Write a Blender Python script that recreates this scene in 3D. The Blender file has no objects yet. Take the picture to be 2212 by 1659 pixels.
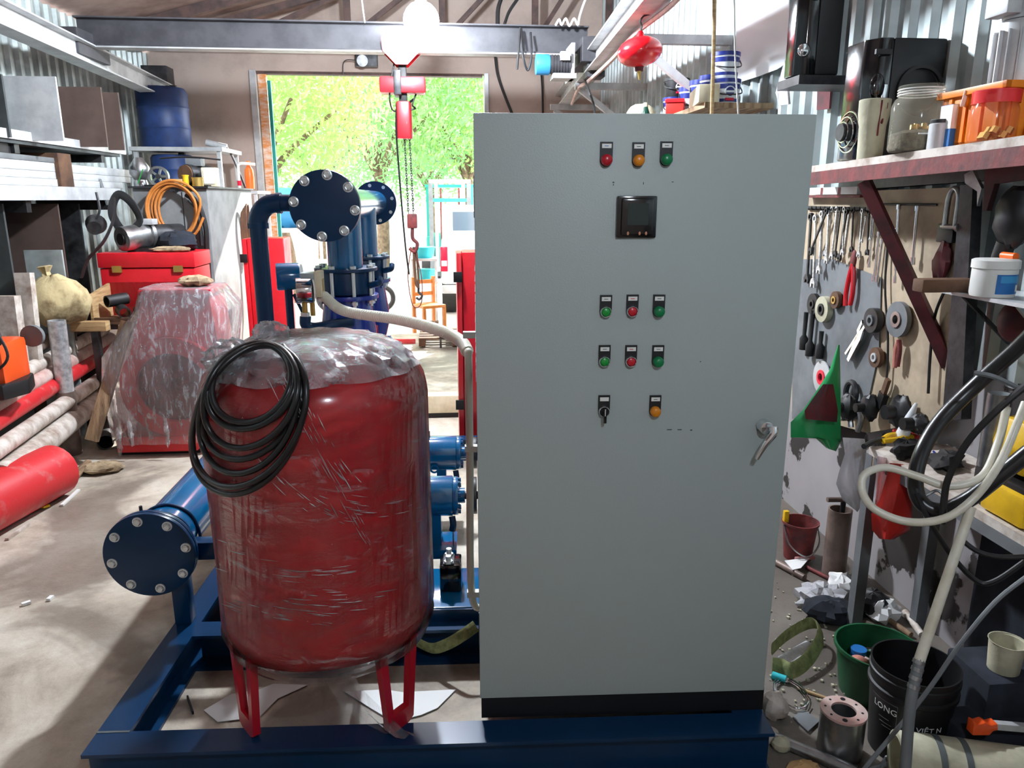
import bpy, bmesh, math, random
from mathutils import Vector, Matrix
random.seed(7)
SC = bpy.context.scene
COL = SC.collection
rad = math.radians

# ------------------------------------------------------------------ camera, world, sun, exposure
F, PITCH, HC = 1622.0, rad(13.86), 1.75
cam_d = bpy.data.cameras.new('camera'); cam = bpy.data.objects.new('camera', cam_d); COL.objects.link(cam)
cam_d.sensor_width = 36.0; cam_d.lens = F / 2212 * 36.0; cam_d.clip_end = 200
cam.location = (0, 0, HC); cam.rotation_euler = (rad(90) - PITCH, 0, 0)
SC.camera = cam
world = bpy.data.worlds.new('daylight'); SC.world = world; world.use_nodes = True
bgn = world.node_tree.nodes['Background']
bgn.inputs['Color'].default_value = (0.93, 0.97, 1.0, 1); bgn.inputs['Strength'].default_value = 7.5
sun_d = bpy.data.lights.new('sun', 'SUN'); sun = bpy.data.objects.new('sun', sun_d); COL.objects.link(sun)
sun_d.energy = 20.0; sun_d.angle = rad(0.6); sun_d.color = (1.0, 0.97, 0.92)
sun.rotation_euler = Vector((-0.36, -0.93, -0.56)).to_track_quat('-Z', 'Y').to_euler()
BULB_POWER, KEY_POWER, LAMP_POWER = 150.0, 820.0, 92.0
SC.view_settings.view_transform = 'Standard'
SC.view_settings.look = 'None'
SC.view_settings.gamma = 1.0
SC.view_settings.use_curve_mapping = False
SC.view_settings.exposure = 0.0
try:
    SC.cycles.use_denoising = True
    SC.cycles.sample_clamp_indirect = 8.0
    SC.cycles.caustics_reflective = False; SC.cycles.caustics_refractive = False
    SC.cycles.transparent_max_bounces = 8
    SC.cycles.max_bounces = 6; SC.cycles.diffuse_bounces = 3; SC.cycles.glossy_bounces = 3; SC.cycles.transmission_bounces = 4
    SC.cycles.use_adaptive_sampling = True; SC.cycles.adaptive_threshold = 0.06
except Exception:
    pass

# ------------------------------------------------------------------ frames of reference
CP, SP = math.cos(PITCH), math.sin(PITCH)
PR, PS, PM = rad(5.2), rad(2.6), rad(4.5)
def fr(a): return Vector((math.cos(a), math.sin(a), 0)), Vector((-math.sin(a), math.cos(a), 0))
RU, RV = fr(PR); SU, SV = fr(PS); MU, MV = fr(PM)
def rf(u, v, z): return RU * u + RV * v + Vector((0, 0, z))
def sf(u, v, z): return SU * u + SV * v + Vector((0, 0, z))
def ray(x, y): return Vector((x - 1106, F * CP + (829.5 - y) * SP, -F * SP + (829.5 - y) * CP))
CAM = Vector((0, 0, HC))
def G(x, y, z=0.0):                      # point at height z seen at that place in the photograph
    d = ray(x, y); return CAM + d * ((z - HC) / d.z)
def A(x, y, v, n=None):                  # point at depth v
    n = n or RV; d = ray(x, y); return CAM + d * ((v - n.dot(CAM)) / n.dot(d))
def AU(x, y, u): return A(x, y, u, RU)
def ruv(p): return p.dot(RU), p.dot(RV), p.z
def suv(p): return p.dot(SU), p.dot(SV), p.z
def zat(x, y, v): return A(x, y, v).z
def px(n, v): return n * v * 1.03 / F      # size of n pixels at depth v

# ------------------------------------------------------------------ materials
def L(c):
    f = lambda x: (x / 255) / 12.92 if x / 255 <= 0.04045 else ((x / 255 + 0.055) / 1.055) ** 2.4
    return (f(c[0]), f(c[1]), f(c[2]), 1)
MATS = {}
def mat(name, c, c2=None, rough=0.5, metal=0.0, scale=8, detail=4, lo=0.4, hi=0.65, bump=0.0, bscale=40,
        coat=0.0, spec=0.5, emit=0, alpha=1, trans=0.0, stretch=None, rough2=None):
    if name in MATS: return MATS[name]
    m = bpy.data.materials.new(name); m.use_nodes = True; MATS[name] = m
    nt = m.node_tree; N = nt.nodes; K = nt.links; b = N['Principled BSDF']
    b.inputs['Base Color'].default_value = L(c); b.inputs['Roughness'].default_value = rough
    b.inputs['Metallic'].default_value = metal
    b.inputs['Specular IOR Level'].default_value = spec
    b.inputs['Coat Weight'].default_value = coat; b.inputs['Coat Roughness'].default_value = 0.08
    if alpha < 1: b.inputs['Alpha'].default_value = alpha
    if trans: b.inputs['Transmission Weight'].default_value = trans
    if emit:
        b.inputs['Emission Color'].default_value = L(c); b.inputs['Emission Strength'].default_value = emit
    tc = N.new('ShaderNodeTexCoord'); src = tc.outputs['Object']
    if stretch:
        mp = N.new('ShaderNodeMapping'); mp.inputs['Scale'].default_value = stretch
        K.new(src, mp.inputs['Vector']); src = mp.outputs['Vector']
    if c2 is not None:
        n = N.new('ShaderNodeTexNoise'); n.inputs['Scale'].default_value = scale; n.inputs['Detail'].default_value = detail
        n.inputs['Roughness'].default_value = 0.62
        K.new(src, n.inputs['Vector'])
        r = N.new('ShaderNodeValToRGB'); r.color_ramp.elements[0].position = lo; r.color_ramp.elements[1].position = hi
        r.color_ramp.elements[0].color = L(c); r.color_ramp.elements[1].color = L(c2)
        K.new(n.outputs['Fac'], r.inputs['Fac']); K.new(r.outputs['Color'], b.inputs['Base Color'])
        if rough2 is not None:
            mr = N.new('ShaderNodeMapRange'); mr.inputs['From Min'].default_value = lo; mr.inputs['From Max'].default_value = hi
            mr.inputs['To Min'].default_value = rough; mr.inputs['To Max'].default_value = rough2
            K.new(n.outputs['Fac'], mr.inputs['Value']); K.new(mr.outputs['Result'], b.inputs['Roughness'])
    if bump:
        n2 = N.new('ShaderNodeTexNoise'); n2.inputs['Scale'].default_value = bscale; n2.inputs['Detail'].default_value = 3
        K.new(src, n2.inputs['Vector'])
        bp = N.new('ShaderNodeBump'); bp.inputs['Strength'].default_value = bump; bp.inputs['Distance'].default_value = 0.01
        K.new(n2.outputs['Fac'], bp.inputs['Height']); K.new(bp.outputs['Normal'], b.inputs['Normal'])
    return m

def film_mat(name, tint=(245, 245, 250), base=0.10, streak=0.55, scale=(3, 3, 9), gloss=0.10, p0=0.50, p1=0.70):
    """Clear stretch film: see-through, glossy, milky where it is creased."""
    m = bpy.data.materials.new(name); m.use_nodes = True; nt = m.node_tree; N = nt.nodes; K = nt.links
    N.remove(N['Principled BSDF']); out = N['Material Output']
    tc = N.new('ShaderNodeTexCoord'); mp = N.new('ShaderNodeMapping'); mp.inputs['Scale'].default_value = scale
    mp.inputs['Rotation'].default_value = (0.3, 0.5, 0.2)
    K.new(tc.outputs['Object'], mp.inputs['Vector'])
    n = N.new('ShaderNodeTexNoise'); n.inputs['Scale'].default_value = 2.2; n.inputs['Detail'].default_value = 8
    n.inputs['Roughness'].default_value = 0.7; n.inputs['Distortion'].default_value = 0.9
    K.new(mp.outputs['Vector'], n.inputs['Vector'])
    r = N.new('ShaderNodeValToRGB'); e = r.color_ramp.elements
    e[0].position = p0; e[0].color = (base,) * 3 + (1,); e[1].position = p1; e[1].color = (streak,) * 3 + (1,)
    K.new(n.outputs['Fac'], r.inputs['Fac'])
    bp = N.new('ShaderNodeBump'); bp.inputs['Strength'].default_value = 0.9; bp.inputs['Distance'].default_value = 0.02
    K.new(n.outputs['Fac'], bp.inputs['Height'])
    tr = N.new('ShaderNodeBsdfTransparent'); df = N.new('ShaderNodeBsdfDiffuse'); gl = N.new('ShaderNodeBsdfGlossy')
    df.inputs['Color'].default_value = L(tint); gl.inputs['Roughness'].default_value = gloss
    K.new(bp.outputs['Normal'], gl.inputs['Normal'])
    fz = N.new('ShaderNodeFresnel'); fz.inputs['IOR'].default_value = 1.38; K.new(bp.outputs['Normal'], fz.inputs['Normal'])
    m1 = N.new('ShaderNodeMixShader'); m2 = N.new('ShaderNodeMixShader')
    K.new(r.outputs['Color'], m1.inputs['Fac']); K.new(tr.outputs[0], m1.inputs[1]); K.new(df.outputs[0], m1.inputs[2])
    K.new(fz.outputs[0], m2.inputs['Fac']); K.new(m1.outputs[0], m2.inputs[1]); K.new(gl.outputs[0], m2.inputs[2])
    K.new(m2.outputs[0], out.inputs['Surface'])
    MATS[name] = m; return m

def emit_mat(name, c, s):
    m = bpy.data.materials.new(name); m.use_nodes = True; nt = m.node_tree; N = nt.nodes
    N.remove(N['Principled BSDF']); e = N.new('ShaderNodeEmission')
    e.inputs['Color'].default_value = L(c); e.inputs['Strength'].default_value = s
    nt.links.new(e.outputs[0], N['Material Output'].inputs['Surface']); MATS[name] = m; return m

mat('cabinet_grey', (170, 179, 176), rough=0.42, bump=0.10, bscale=220, spec=0.4)
mat('blue', (8, 98, 148), (8, 88, 136), rough=0.16, coat=0.6, scale=5)
mat('navy', (6, 46, 80), (8, 51, 88), rough=0.28, coat=0.1, scale=5, spec=0.3)
mat('royal', (16, 52, 150), (12, 44, 130), rough=0.2, coat=0.4)
mat('tank_red', (236, 22, 36), (226, 18, 32), rough=0.2, coat=0.5, scale=4)
mat('red', (214, 30, 42), (200, 26, 38), rough=0.35, coat=0.2, scale=6)
mat('leg_red', (186, 20, 40), rough=0.3, coat=0.3)
mat('chest_red', (222, 30, 44), (205, 26, 38), rough=0.45, scale=6)
mat('rust_red', (124, 48, 46), (84, 42, 42), rough=0.7, scale=14, bump=0.2)
mat('maroon', (96, 26, 32), (58, 20, 24), rough=0.6, scale=10)
mat('pipe_red', (204, 40, 46), (190, 120, 116), rough=0.45, scale=9, lo=0.55, hi=0.78, bump=0.1)
mat('pipe_pink', (190, 150, 142), (214, 196, 186), rough=0.55, scale=7, bump=0.1)
mat('pipe_white', (214, 206, 196), (160, 142, 128), rough=0.55, scale=10, bump=0.1)
mat('pipe_brown', (136, 118, 108), (94, 78, 70), rough=0.5, metal=0.2, scale=6, bump=0.1)
mat('bolt_steel', (222, 226, 224), rough=0.3, metal=0.45)
mat('tool_steel', (206, 208, 208), (150, 150, 152), rough=0.3, metal=0.45, scale=20)
mat('steel', (176, 178, 178), (140, 140, 142), rough=0.3, metal=0.9, scale=12)
mat('chrome', (225, 226, 228), rough=0.08, metal=1.0)
mat('dark_steel', (70, 70, 72), (46, 46, 48), rough=0.45, metal=0.6, scale=12)
mat('grey_paint', (112, 116, 118), (96, 99, 102), rough=0.55, scale=6)
mat('beam_grey', (74, 73, 77), (58, 57, 61), rough=0.6, scale=5)
mat('light_steel', (204, 206, 206), (176, 178, 180), rough=0.45, metal=0.15, scale=6)
mat('machine_grey', (132, 134, 134), (112, 114, 114), rough=0.6, scale=5)
mat('black', (16, 16, 18), rough=0.5)
mat('black_gloss', (8, 9, 12), rough=0.12, coat=0.5)
mat('plinth_black', (10, 12, 16), rough=0.5)
mat('rubber', (26, 26, 28), (36, 34, 34), rough=0.55, scale=20)
mat('hose_black', (34, 33, 34), (22, 21, 22), rough=0.3, scale=20)
mat('white_plastic', (232, 232, 226), rough=0.4)
mat('conduit', (240, 240, 224), rough=0.4)
mat('hose_white', (226, 222, 206), (206, 198, 176), rough=0.35, scale=9)
mat('cream', (226, 216, 186), (204, 192, 160), rough=0.6, scale=8)
mat('wood', (196, 166, 120), (158, 124, 82), rough=0.7, scale=4, stretch=(1, 1, 9), bump=0.15)
mat('wood_old', (168, 140, 108), (112, 88, 66), rough=0.8, scale=5, stretch=(6, 1, 1), bump=0.2)
mat('wood_dark', (104, 74, 52), (70, 48, 36), rough=0.8, scale=6, bump=0.2)
mat('plywood', (188, 170, 144), (140, 124, 104), rough=0.75, scale=3, lo=0.45, hi=0.7, bump=0.1)
mat('board_grey', (120, 124, 126), (92, 94, 98), rough=0.7, scale=3)
mat('galv', (188, 199, 199), (154, 164, 164), rough=0.42, metal=0.35, scale=3)
mat('galv_left', (196, 206, 204), (140, 146, 144), rough=0.5, metal=0.3, scale=2.4)
mat('dark_sheet', (70, 76, 76), (44, 48, 50), rough=0.6, scale=3)
mat('brown_panel', (92, 74, 66), (74, 58, 52), rough=0.7, scale=3)
mat('plaster', (192, 174, 163), (156, 139, 130), rough=0.9, scale=1.6, detail=6, lo=0.45, hi=0.75, bump=0.1, bscale=14)
mat('roof_sheet', (150, 128, 120), (104, 82, 76), rough=0.8, scale=1.5)
mat('rust_frame', (226, 150, 90), (236, 220, 206), rough=0.8, scale=9, stretch=(1, 1, 3))
mat('truss', (92, 70, 64), (66, 52, 50), rough=0.7, scale=8)
mat('orange', (246, 110, 34), rough=0.4)
mat('orange_machine', (240, 86, 30), rough=0.35, coat=0.2)
mat('crate_orange', (240, 140, 20), (232, 124, 16), rough=0.4, spec=0.4)
mat('yellow', (232, 186, 20), (208, 164, 20), rough=0.45, scale=10)
mat('yellow_tape', (214, 186, 40), rough=0.5)
mat('hose_orange', (206, 130, 60), (186, 112, 46), rough=0.5, scale=12)
mat('green_glass', (22, 66, 52), rough=0.15)
mat('green_plastic', (28, 92, 56), (20, 76, 44), rough=0.4)
mat('green_bag', (36, 150, 84), rough=0.25)
mat('red_bag', (210, 52, 44), rough=0.4)
mat('white_bag', (214, 218, 220), rough=0.25)
mat('cyan', (50, 190, 200), rough=0.4)
mat('teal', (40, 150, 140), rough=0.4)
mat('blue_plastic', (34, 62, 116), (26, 48, 92), rough=0.5)
mat('sky_blue', (60, 150, 205), rough=0.5)
mat('can_blue', (28, 44, 122), rough=0.35)
mat('can_white', (226, 232, 236), rough=0.35)
mat('label_blue', (36, 110, 180), rough=0.4)
mat('sack', (196, 178, 134), (108, 86, 56), rough=0.95, scale=5, lo=0.48, hi=0.68, bump=0.4, bscale=24)
mat('rag', (176, 156, 124), (112, 92, 70), rough=0.95, scale=9, bump=0.3)
mat('dark_cloth', (24, 28, 36), (40, 46, 58), rough=0.95, scale=7)
mat('cardboard', (200, 160, 110), (176, 136, 90), rough=0.85, scale=5)
mat('paper', (226, 226, 224), rough=0.8)
mat('paper_pink', (226, 196, 192), (190, 110, 110), rough=0.8, scale=3)
mat('strap_green', (150, 156, 104), (112, 118, 76), rough=0.9, scale=30, bump=0.3)
mat('rope', (196, 184, 150), rough=0.9)
mat('canvas', (196, 192, 166), (150, 146, 124), rough=0.85, scale=4, bump=0.2)
mat('concrete_out', (220, 214, 206), (200, 192, 184), rough=0.9, scale=0.6)
mat('bark', (120, 100, 80), (84, 68, 54), rough=0.9, scale=9, bump=0.3)
def leaf_mat(name, c, c2):
    m = mat(name, c, c2, rough=0.6, scale=0.7, lo=0.35, hi=0.7); nt = m.node_tree; N = nt.nodes; K = nt.links
    b = N['Principled BSDF']; t = N.new('ShaderNodeBsdfTranslucent'); x = N.new('ShaderNodeMixShader'); x.inputs[0].default_value = 0.45
    K.new(b.inputs['Base Color'].links[0].from_socket, t.inputs['Color']); K.new(b.outputs[0], x.inputs[1]); K.new(t.outputs[0], x.inputs[2]); K.new(x.outputs[0], N['Material Output'].inputs['Surface'])
leaf_mat('leaf', (142, 186, 108), (178, 204, 118)); leaf_mat('leaf2', (118, 172, 116), (160, 196, 124))
mat('car_white', (236, 238, 240), rough=0.25, coat=0.5)
mat('car_glass', (90, 104, 116), rough=0.08)
mat('tail_red', (222, 26, 60), rough=0.25)
mat('house', (228, 228, 226), rough=0.9)
mat('lens_red', (186, 18, 38), rough=0.25); mat('lens_green', (0, 122, 70), rough=0.3)
mat('push_green', (30, 150, 60), rough=0.3); mat('push_red', (196, 30, 44), rough=0.3)
mat('lens_amber', (222, 134, 24), rough=0.3)
mat('screen', (38, 54, 52), rough=0.2)
mat('copper_key', (206, 140, 110), rough=0.4)
mat('glassy', (225, 225, 205), rough=0.1, alpha=0.2)
mat('glassy_red', (236, 110, 80), rough=0.12, alpha=0.28)
mat('gravel', (112, 100, 74), (70, 60, 42), rough=0.8, scale=60, bump=0.5, bscale=80)
mat('brass', (190, 160, 90), rough=0.35, metal=0.8)
mat('mark_grey', (86, 92, 92), rough=0.8)
mat('pink_stone', (196, 130, 112), (170, 106, 92), rough=0.8, scale=14)
mat('lid_red', (240, 40, 50), rough=0.3, alpha=0.85)
film_mat('film', base=0.008, streak=0.30, scale=(3.5, 3.5, 8), gloss=0.04, p0=0.58, p1=0.72)  # thin white streaks paint sparkle into the tank film's creases
film_mat('film_loose', base=0.16, streak=0.7, scale=(5, 5, 3))
film_mat('film_wrap', base=0.13, streak=0.75, scale=(12, 12, 3), p0=0.50, p1=0.80, gloss=0.06)
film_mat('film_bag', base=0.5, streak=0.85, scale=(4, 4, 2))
film_mat('film_dim', base=0.06, streak=0.22, scale=(6, 6, 2))

# ------------------------------------------------------------------ mesh builder
class MB:
    def __init__(s): s.v = []; s.f = []
    def add(s, vs, fs):
        k = len(s.v); s.v += [tuple(x) for x in vs]; s.f += [tuple(i + k for i in f) for f in fs]; return s
    def box(s, x0, x1, y0, y1, z0, z1, M=None):
        vs = [Vector((x, y, z)) for z in (z0, z1) for y in (y0, y1) for x in (x0, x1)]
        if M: vs = [M @ q for q in vs]
        return s.add(vs, [(0, 2, 3, 1), (4, 5, 7, 6), (0, 1, 5, 4), (2, 6, 7, 3), (0, 4, 6, 2), (1, 3, 7, 5)])
    def bar(s, a, b, w, h, up=(0, 0, 1)):
        a, b = Vector(a), Vector(b); d = (b - a).normalized(); up = Vector(up)
        if abs(d.dot(up)) > 0.98: up = Vector((0, 1, 0))
        r = d.cross(up).normalized(); t = r.cross(d)
        vs = []
        for p in (a, b):
            for i, j in ((-1, -1), (1, -1), (1, 1), (-1, 1)): vs.append(p + r * (w / 2 * i) + t * (h / 2 * j))
        return s.add(vs, [(0, 3, 2, 1), (4, 5, 6, 7), (0, 1, 5, 4), (1, 2, 6, 5), (2, 3, 7, 6), (3, 0, 4, 7)])
    def cyl(s, a, b, r, r2=None, n=20, cap=True):
        a, b = Vector(a), Vector(b); r2 = r if r2 is None else r2
        d = (b - a).normalized(); q = d.to_track_quat('Z', 'Y')
        vs = []
        for p, rr in ((a, r), (b, r2)):
            for i in range(n):
                t = 2 * math.pi * i / n; vs.append(p + q @ Vector((rr * math.cos(t), rr * math.sin(t), 0)))
        fs = [(i, (i + 1) % n, n + (i + 1) % n, n + i) for i in range(n)]
        if cap: fs += [tuple(range(n - 1, -1, -1)), tuple(range(n, 2 * n))]
        return s.add(vs, fs)
    def pipe(s, a, b, r, ri, n=24):             # open tube with a wall
        a, b = Vector(a), Vector(b); d = (b - a).normalized(); q = d.to_track_quat('Z', 'Y'); vs = []
        for p, rr in ((a, r), (b, r), (b, ri), (a, ri)):
            for i in range(n):
                t = 2 * math.pi * i / n; vs.append(p + q @ Vector((rr * math.cos(t), rr * math.sin(t), 0)))
        fs = []
        for k in range(4):
            for i in range(n):
                j = (i + 1) % n; k2 = (k + 1) % 4
                fs.append((k * n + i, k * n + j, k2 * n + j, k2 * n + i))
        return s.add(vs, fs)
    def tube(s, pts, r, n=8, sub=6, closed=False, flat=None):
        P = [Vector(p) for p in pts]
        if sub and len(P) > 2:
            Q = []; m = len(P)
            rng = range(m if closed else m - 1)
            for i in rng:
                p0 = P[(i - 1) % m] if (closed or i > 0) else P[0] * 2 - P[1]
                p1 = P[i]; p2 = P[(i + 1) % m]
                p3 = P[(i + 2) % m] if (closed or i + 2 < m) else P[-1] * 2 - P[-2]
                for k in range(sub):
                    t = k / sub
                    Q.append(0.5 * ((2 * p1) + (p2 - p0) * t + (2 * p0 - 5 * p1 + 4 * p2 - p3) * t * t + (3 * p1 - p0 - 3 * p2 + p3) * t ** 3))
            if not closed: Q.append(P[-1])
            P = Q
        m = len(P); up = Vector((0, 0, 1)); vs = []; prev = None
        rr = r if callable(r) else (lambda t: r)
        for i in range(m):
            d = (P[(i + 1) % m] - P[i - 1]) if closed else (P[min(i + 1, m - 1)] - P[max(i - 1, 0)])
            d.normalize()
            if prev is None:
                x = d.cross(up)
                if x.length < 0.05: x = d.cross(Vector((1, 0, 0)))
            else:
                x = prev - d * prev.dot(d)
            x.normalize(); prev = x; y = d.cross(x)
            R = rr(i / (m - 1)) 
            fx, fy = flat if flat else (1, 1)
            for k in range(n):
                t = 2 * math.pi * k / n; vs.append(P[i] + x * (R * fx * math.cos(t)) + y * (R * fy * math.sin(t)))
        fs = []
        for i in range(m if closed else m - 1):
            i2 = (i + 1) % m
            for k in range(n): fs.append((i * n + k, i * n + (k + 1) % n, i2 * n + (k + 1) % n, i2 * n + k))
        if not closed: fs += [tuple(range(n - 1, -1, -1)), tuple(range((m - 1) * n, m * n))]
        return s.add(vs, fs)
    def lathe(s, prof, n=32, M=None, jit=None):
        vs = []; m = len(prof)
        for j, (r, z) in enumerate(prof):
            for i in range(n):
                t = 2 * math.pi * i / n
                R = r + (jit(t, j / (m - 1)) if jit else 0)
                p = Vector((R * math.cos(t), R * math.sin(t), z))
                vs.append(M @ p if M else p)
        fs = [(j * n + i, j * n + (i + 1) % n, (j + 1) * n + (i + 1) % n, (j + 1) * n + i) for j in range(m - 1) for i in range(n)]
        if prof[0][0] > 1e-5: pass
        return s.add(vs, fs)
    def ell(s, c, rx, ry, rz, n=20, m=12, M=None, jit=0, seed=0):
        rnd = random.Random(seed); vs = []; c = Vector(c)
        for j in range(m + 1):
            a = math.pi * j / m
            for i in range(n):
                t = 2 * math.pi * i / n; k = 1 + (rnd.uniform(-jit, jit) if 0 < j < m else 0)
                p = Vector((rx * k * math.sin(a) * math.cos(t), ry * k * math.sin(a) * math.sin(t), rz * k * math.cos(a)))
                vs.append(c + (M @ p if M else p))
        fs = [(j * n + i, (j + 1) * n + i, (j + 1) * n + (i + 1) % n, j * n + (i + 1) % n) for j in range(m) for i in range(n)]
        return s.add(vs, fs)
    def prism(s, poly, y0, y1, M=None):          # outline in x,z pushed along y
        k = len(poly); vs = [Vector((x, y0, z)) for x, z in poly] + [Vector((x, y1, z)) for x, z in poly]
        if M: vs = [M @ q for q in vs]
        return s.add(vs, [tuple(range(k)), tuple(range(2 * k - 1, k - 1, -1))] + [(i, i + k, (i + 1) % k + k, (i + 1) % k) for i in range(k)])
    def flat(s, poly, z0, z1, M=None):           # outline in x,y pushed along z
        k = len(poly); vs = [Vector((x, y, z0)) for x, y in poly] + [Vector((x, y, z1)) for x, y in poly]
        if M: vs = [M @ q for q in vs]
        return s.add(vs, [tuple(range(k - 1, -1, -1)), tuple(range(k, 2 * k))] + [(i, (i + 1) % k, (i + 1) % k + k, i + k) for i in range(k)])
    def mesh(s, name, smooth=True, bevel=0, weld=False, ang=38):
        me = bpy.data.meshes.new(name); me.from_pydata(s.v, [], s.f)
        bm = bmesh.new(); bm.from_mesh(me)
        if weld: bmesh.ops.remove_doubles(bm, verts=bm.verts, dist=1e-4)
        if bevel:
            bmesh.ops.bevel(bm, geom=[e for e in bm.edges if e.is_manifold and e.calc_face_angle(0) > 0.5], offset=bevel, segments=2, affect='EDGES', profile=0.6)
        bmesh.ops.recalc_face_normals(bm, faces=bm.faces)
        bm.to_mesh(me); bm.free()
        if smooth:
            me.polygons.foreach_set('use_smooth', [True] * len(me.polygons)); me.set_sharp_from_angle(angle=rad(ang))
        return me
    def build(s, name, m, parent=None, **kw):
        return put(name, s.mesh(name, **kw), m, parent)

def put(name, me, m, parent=None, loc=None, rot=None):
    o = bpy.data.objects.new(name, me); COL.objects.link(o)
    if m is not None and not me.materials: me.materials.append(MATS[m])
    if parent: o.parent = parent
    if loc is not None: o.location = loc
    if rot is not None: o.rotation_euler = rot
    return o
def tag(o, label=None, cat=None, group=None, kind=None):
    if label: o['label'] = label
    if cat: o['category'] = cat
    if group: o['group'] = group
    if kind: o['kind'] = kind
    return o
def thing(name, label, cat, loc=(0, 0, 0), rotz=0.0, group=None, rot=None):
    o = bpy.data.objects.new(name, None); COL.objects.link(o); o.empty_display_size = 0.1
    o.location = loc; o.rotation_euler = rot if rot is not None else (0, 0, rotz)
    return tag(o, label, cat, group)
def solo(name, label, cat, mb, m, loc=(0, 0, 0), rotz=0.0, group=None, rot=None, **kw):
    o = mb.build(name, m, **kw); o.location = loc
    o.rotation_euler = rot if rot is not None else (0, 0, rotz)
    return tag(o, label, cat, group)
def wsolo(name, label, cat, mb, m, base, group=None, **kw):      # geometry given in world coordinates
    base = Vector(base); mb.v = [tuple(Vector(q) - base) for q in mb.v]
    return solo(name, label, cat, mb, m, base, 0, group, **kw)
def hose(name, label, cat, pts, r, m, n=8, sub=6, closed=False, flat=None, group=None):
    pts = [Vector(p) for p in pts]; lo = min(pts, key=lambda p: p.z)
    return wsolo(name, label, cat, MB().tube(pts, r, n, sub, closed, flat), m, lo, group)
def copy_tree(o, parent=None):
    c = o.copy(); COL.objects.link(c); c.parent = parent
    for ch in list(o.children): copy_tree(ch, c)
    return c
def struct(name, mb, m, parent=None, **kw):
    o = mb.build(name, m, parent, **kw)
    if not parent: o['kind'] = 'structure'
    return o
def Tm(loc, rot=(0, 0, 0)):
    from mathutils import Euler
    return Matrix.Translation(Vector(loc)) @ Euler(rot).to_matrix().to_4x4()
def wpart(name, mb, m, parent, **kw):            # a part whose geometry is given in world coordinates
    top = parent
    while top.parent: top = top.parent
    inv = (Matrix.Translation(top.location) @ top.rotation_euler.to_matrix().to_4x4()).inverted()
    mb.v = [tuple(inv @ Vector(q)) for q in mb.v]
    return mb.build(name, m, parent, **kw)
def roomed(o): o.rotation_euler = (0, 0, PR); return o
def roofz(u): return 3.40 + (u + 3.5) * 0.27

# ------------------------------------------------------------------ floor material
def floor_mat():
    m = bpy.data.materials.new('workshop_floor'); m.use_nodes = True; nt = m.node_tree; N = nt.nodes; K = nt.links
    b = N['Principled BSDF']; tc = N.new('ShaderNodeTexCoord')
    def noise(sc, det, ro=0.6, dist=0.0):
        n = N.new('ShaderNodeTexNoise'); n.inputs['Scale'].default_value = sc; n.inputs['Detail'].default_value = det
        n.inputs['Roughness'].default_value = ro; n.inputs['Distortion'].default_value = dist
        K.new(tc.outputs['Object'], n.inputs['Vector']); return n
    def ramp(n, stops):
        r = N.new('ShaderNodeValToRGB'); e = r.color_ramp.elements
        while len(e) < len(stops): e.new(0.5)
        for i, (p, c) in enumerate(stops): e[i].position = p; e[i].color = L(c)
        K.new(n.outputs['Fac'], r.inputs['Fac']); return r
    def mix(a, c, f):
        x = N.new('ShaderNodeMix'); x.data_type = 'RGBA'; K.new(f, x.inputs['Factor']); K.new(a, x.inputs['A']); K.new(c, x.inputs['B']); return x.outputs['Result']
    n1 = noise(2.2, 9, 0.68, 0.4); r1 = ramp(n1, [(0.30, (136, 122, 108)), (0.48, (184, 172, 155)), (0.66, (212, 205, 190))])
    n2 = noise(0.9, 5, 0.55, 0.8); r2 = ramp(n2, [(0.50, (0, 0, 0)), (0.58, (215, 215, 215))])
    dk = N.new('ShaderNodeRGB'); dk.outputs[0].default_value = L((100, 89, 79))
    c = mix(r1.outputs['Color'], dk.outputs[0], r2.outputs['Color'])
    n3 = noise(26, 6, 0.7); r3 = ramp(n3, [(0.60, (0, 0, 0)), (0.74, (150, 150, 150))])
    dk2 = N.new('ShaderNodeRGB'); dk2.outputs[0].default_value = L((70, 60, 52))
    c = mix(c, dk2.outputs[0], r3.outputs['Color'])
    # oily dirt and the shade by the workbench, both painted into the floor colour
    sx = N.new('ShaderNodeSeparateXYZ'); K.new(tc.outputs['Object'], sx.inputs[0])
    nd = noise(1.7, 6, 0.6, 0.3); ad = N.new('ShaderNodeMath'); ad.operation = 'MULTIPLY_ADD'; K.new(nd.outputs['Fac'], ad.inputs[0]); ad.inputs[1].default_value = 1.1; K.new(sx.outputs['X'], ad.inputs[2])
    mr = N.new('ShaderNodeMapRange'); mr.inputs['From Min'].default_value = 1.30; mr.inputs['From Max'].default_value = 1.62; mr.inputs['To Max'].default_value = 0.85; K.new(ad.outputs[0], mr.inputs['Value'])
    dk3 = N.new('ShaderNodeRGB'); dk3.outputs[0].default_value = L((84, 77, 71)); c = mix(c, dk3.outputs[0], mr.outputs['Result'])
    K.new(c, b.inputs['Base Color'])
    rr = N.new('ShaderNodeMapRange'); rr.inputs['From Min'].default_value = 0.45; rr.inputs['From Max'].default_value = 0.65
    rr.inputs['To Min'].default_value = 0.75; rr.inputs['To Max'].default_value = 0.42
    K.new(n2.outputs['Fac'], rr.inputs['Value']); K.new(rr.outputs['Result'], b.inputs['Roughness'])
    bp = N.new('ShaderNodeBump'); bp.inputs['Strength'].default_value = 0.35; bp.inputs['Distance'].default_value = 0.02
    nb = noise(14, 8, 0.7); K.new(nb.outputs['Fac'], bp.inputs['Height']); K.new(bp.outputs['Normal'], b.inputs['Normal'])
    MATS['workshop_floor'] = m
floor_mat()
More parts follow.
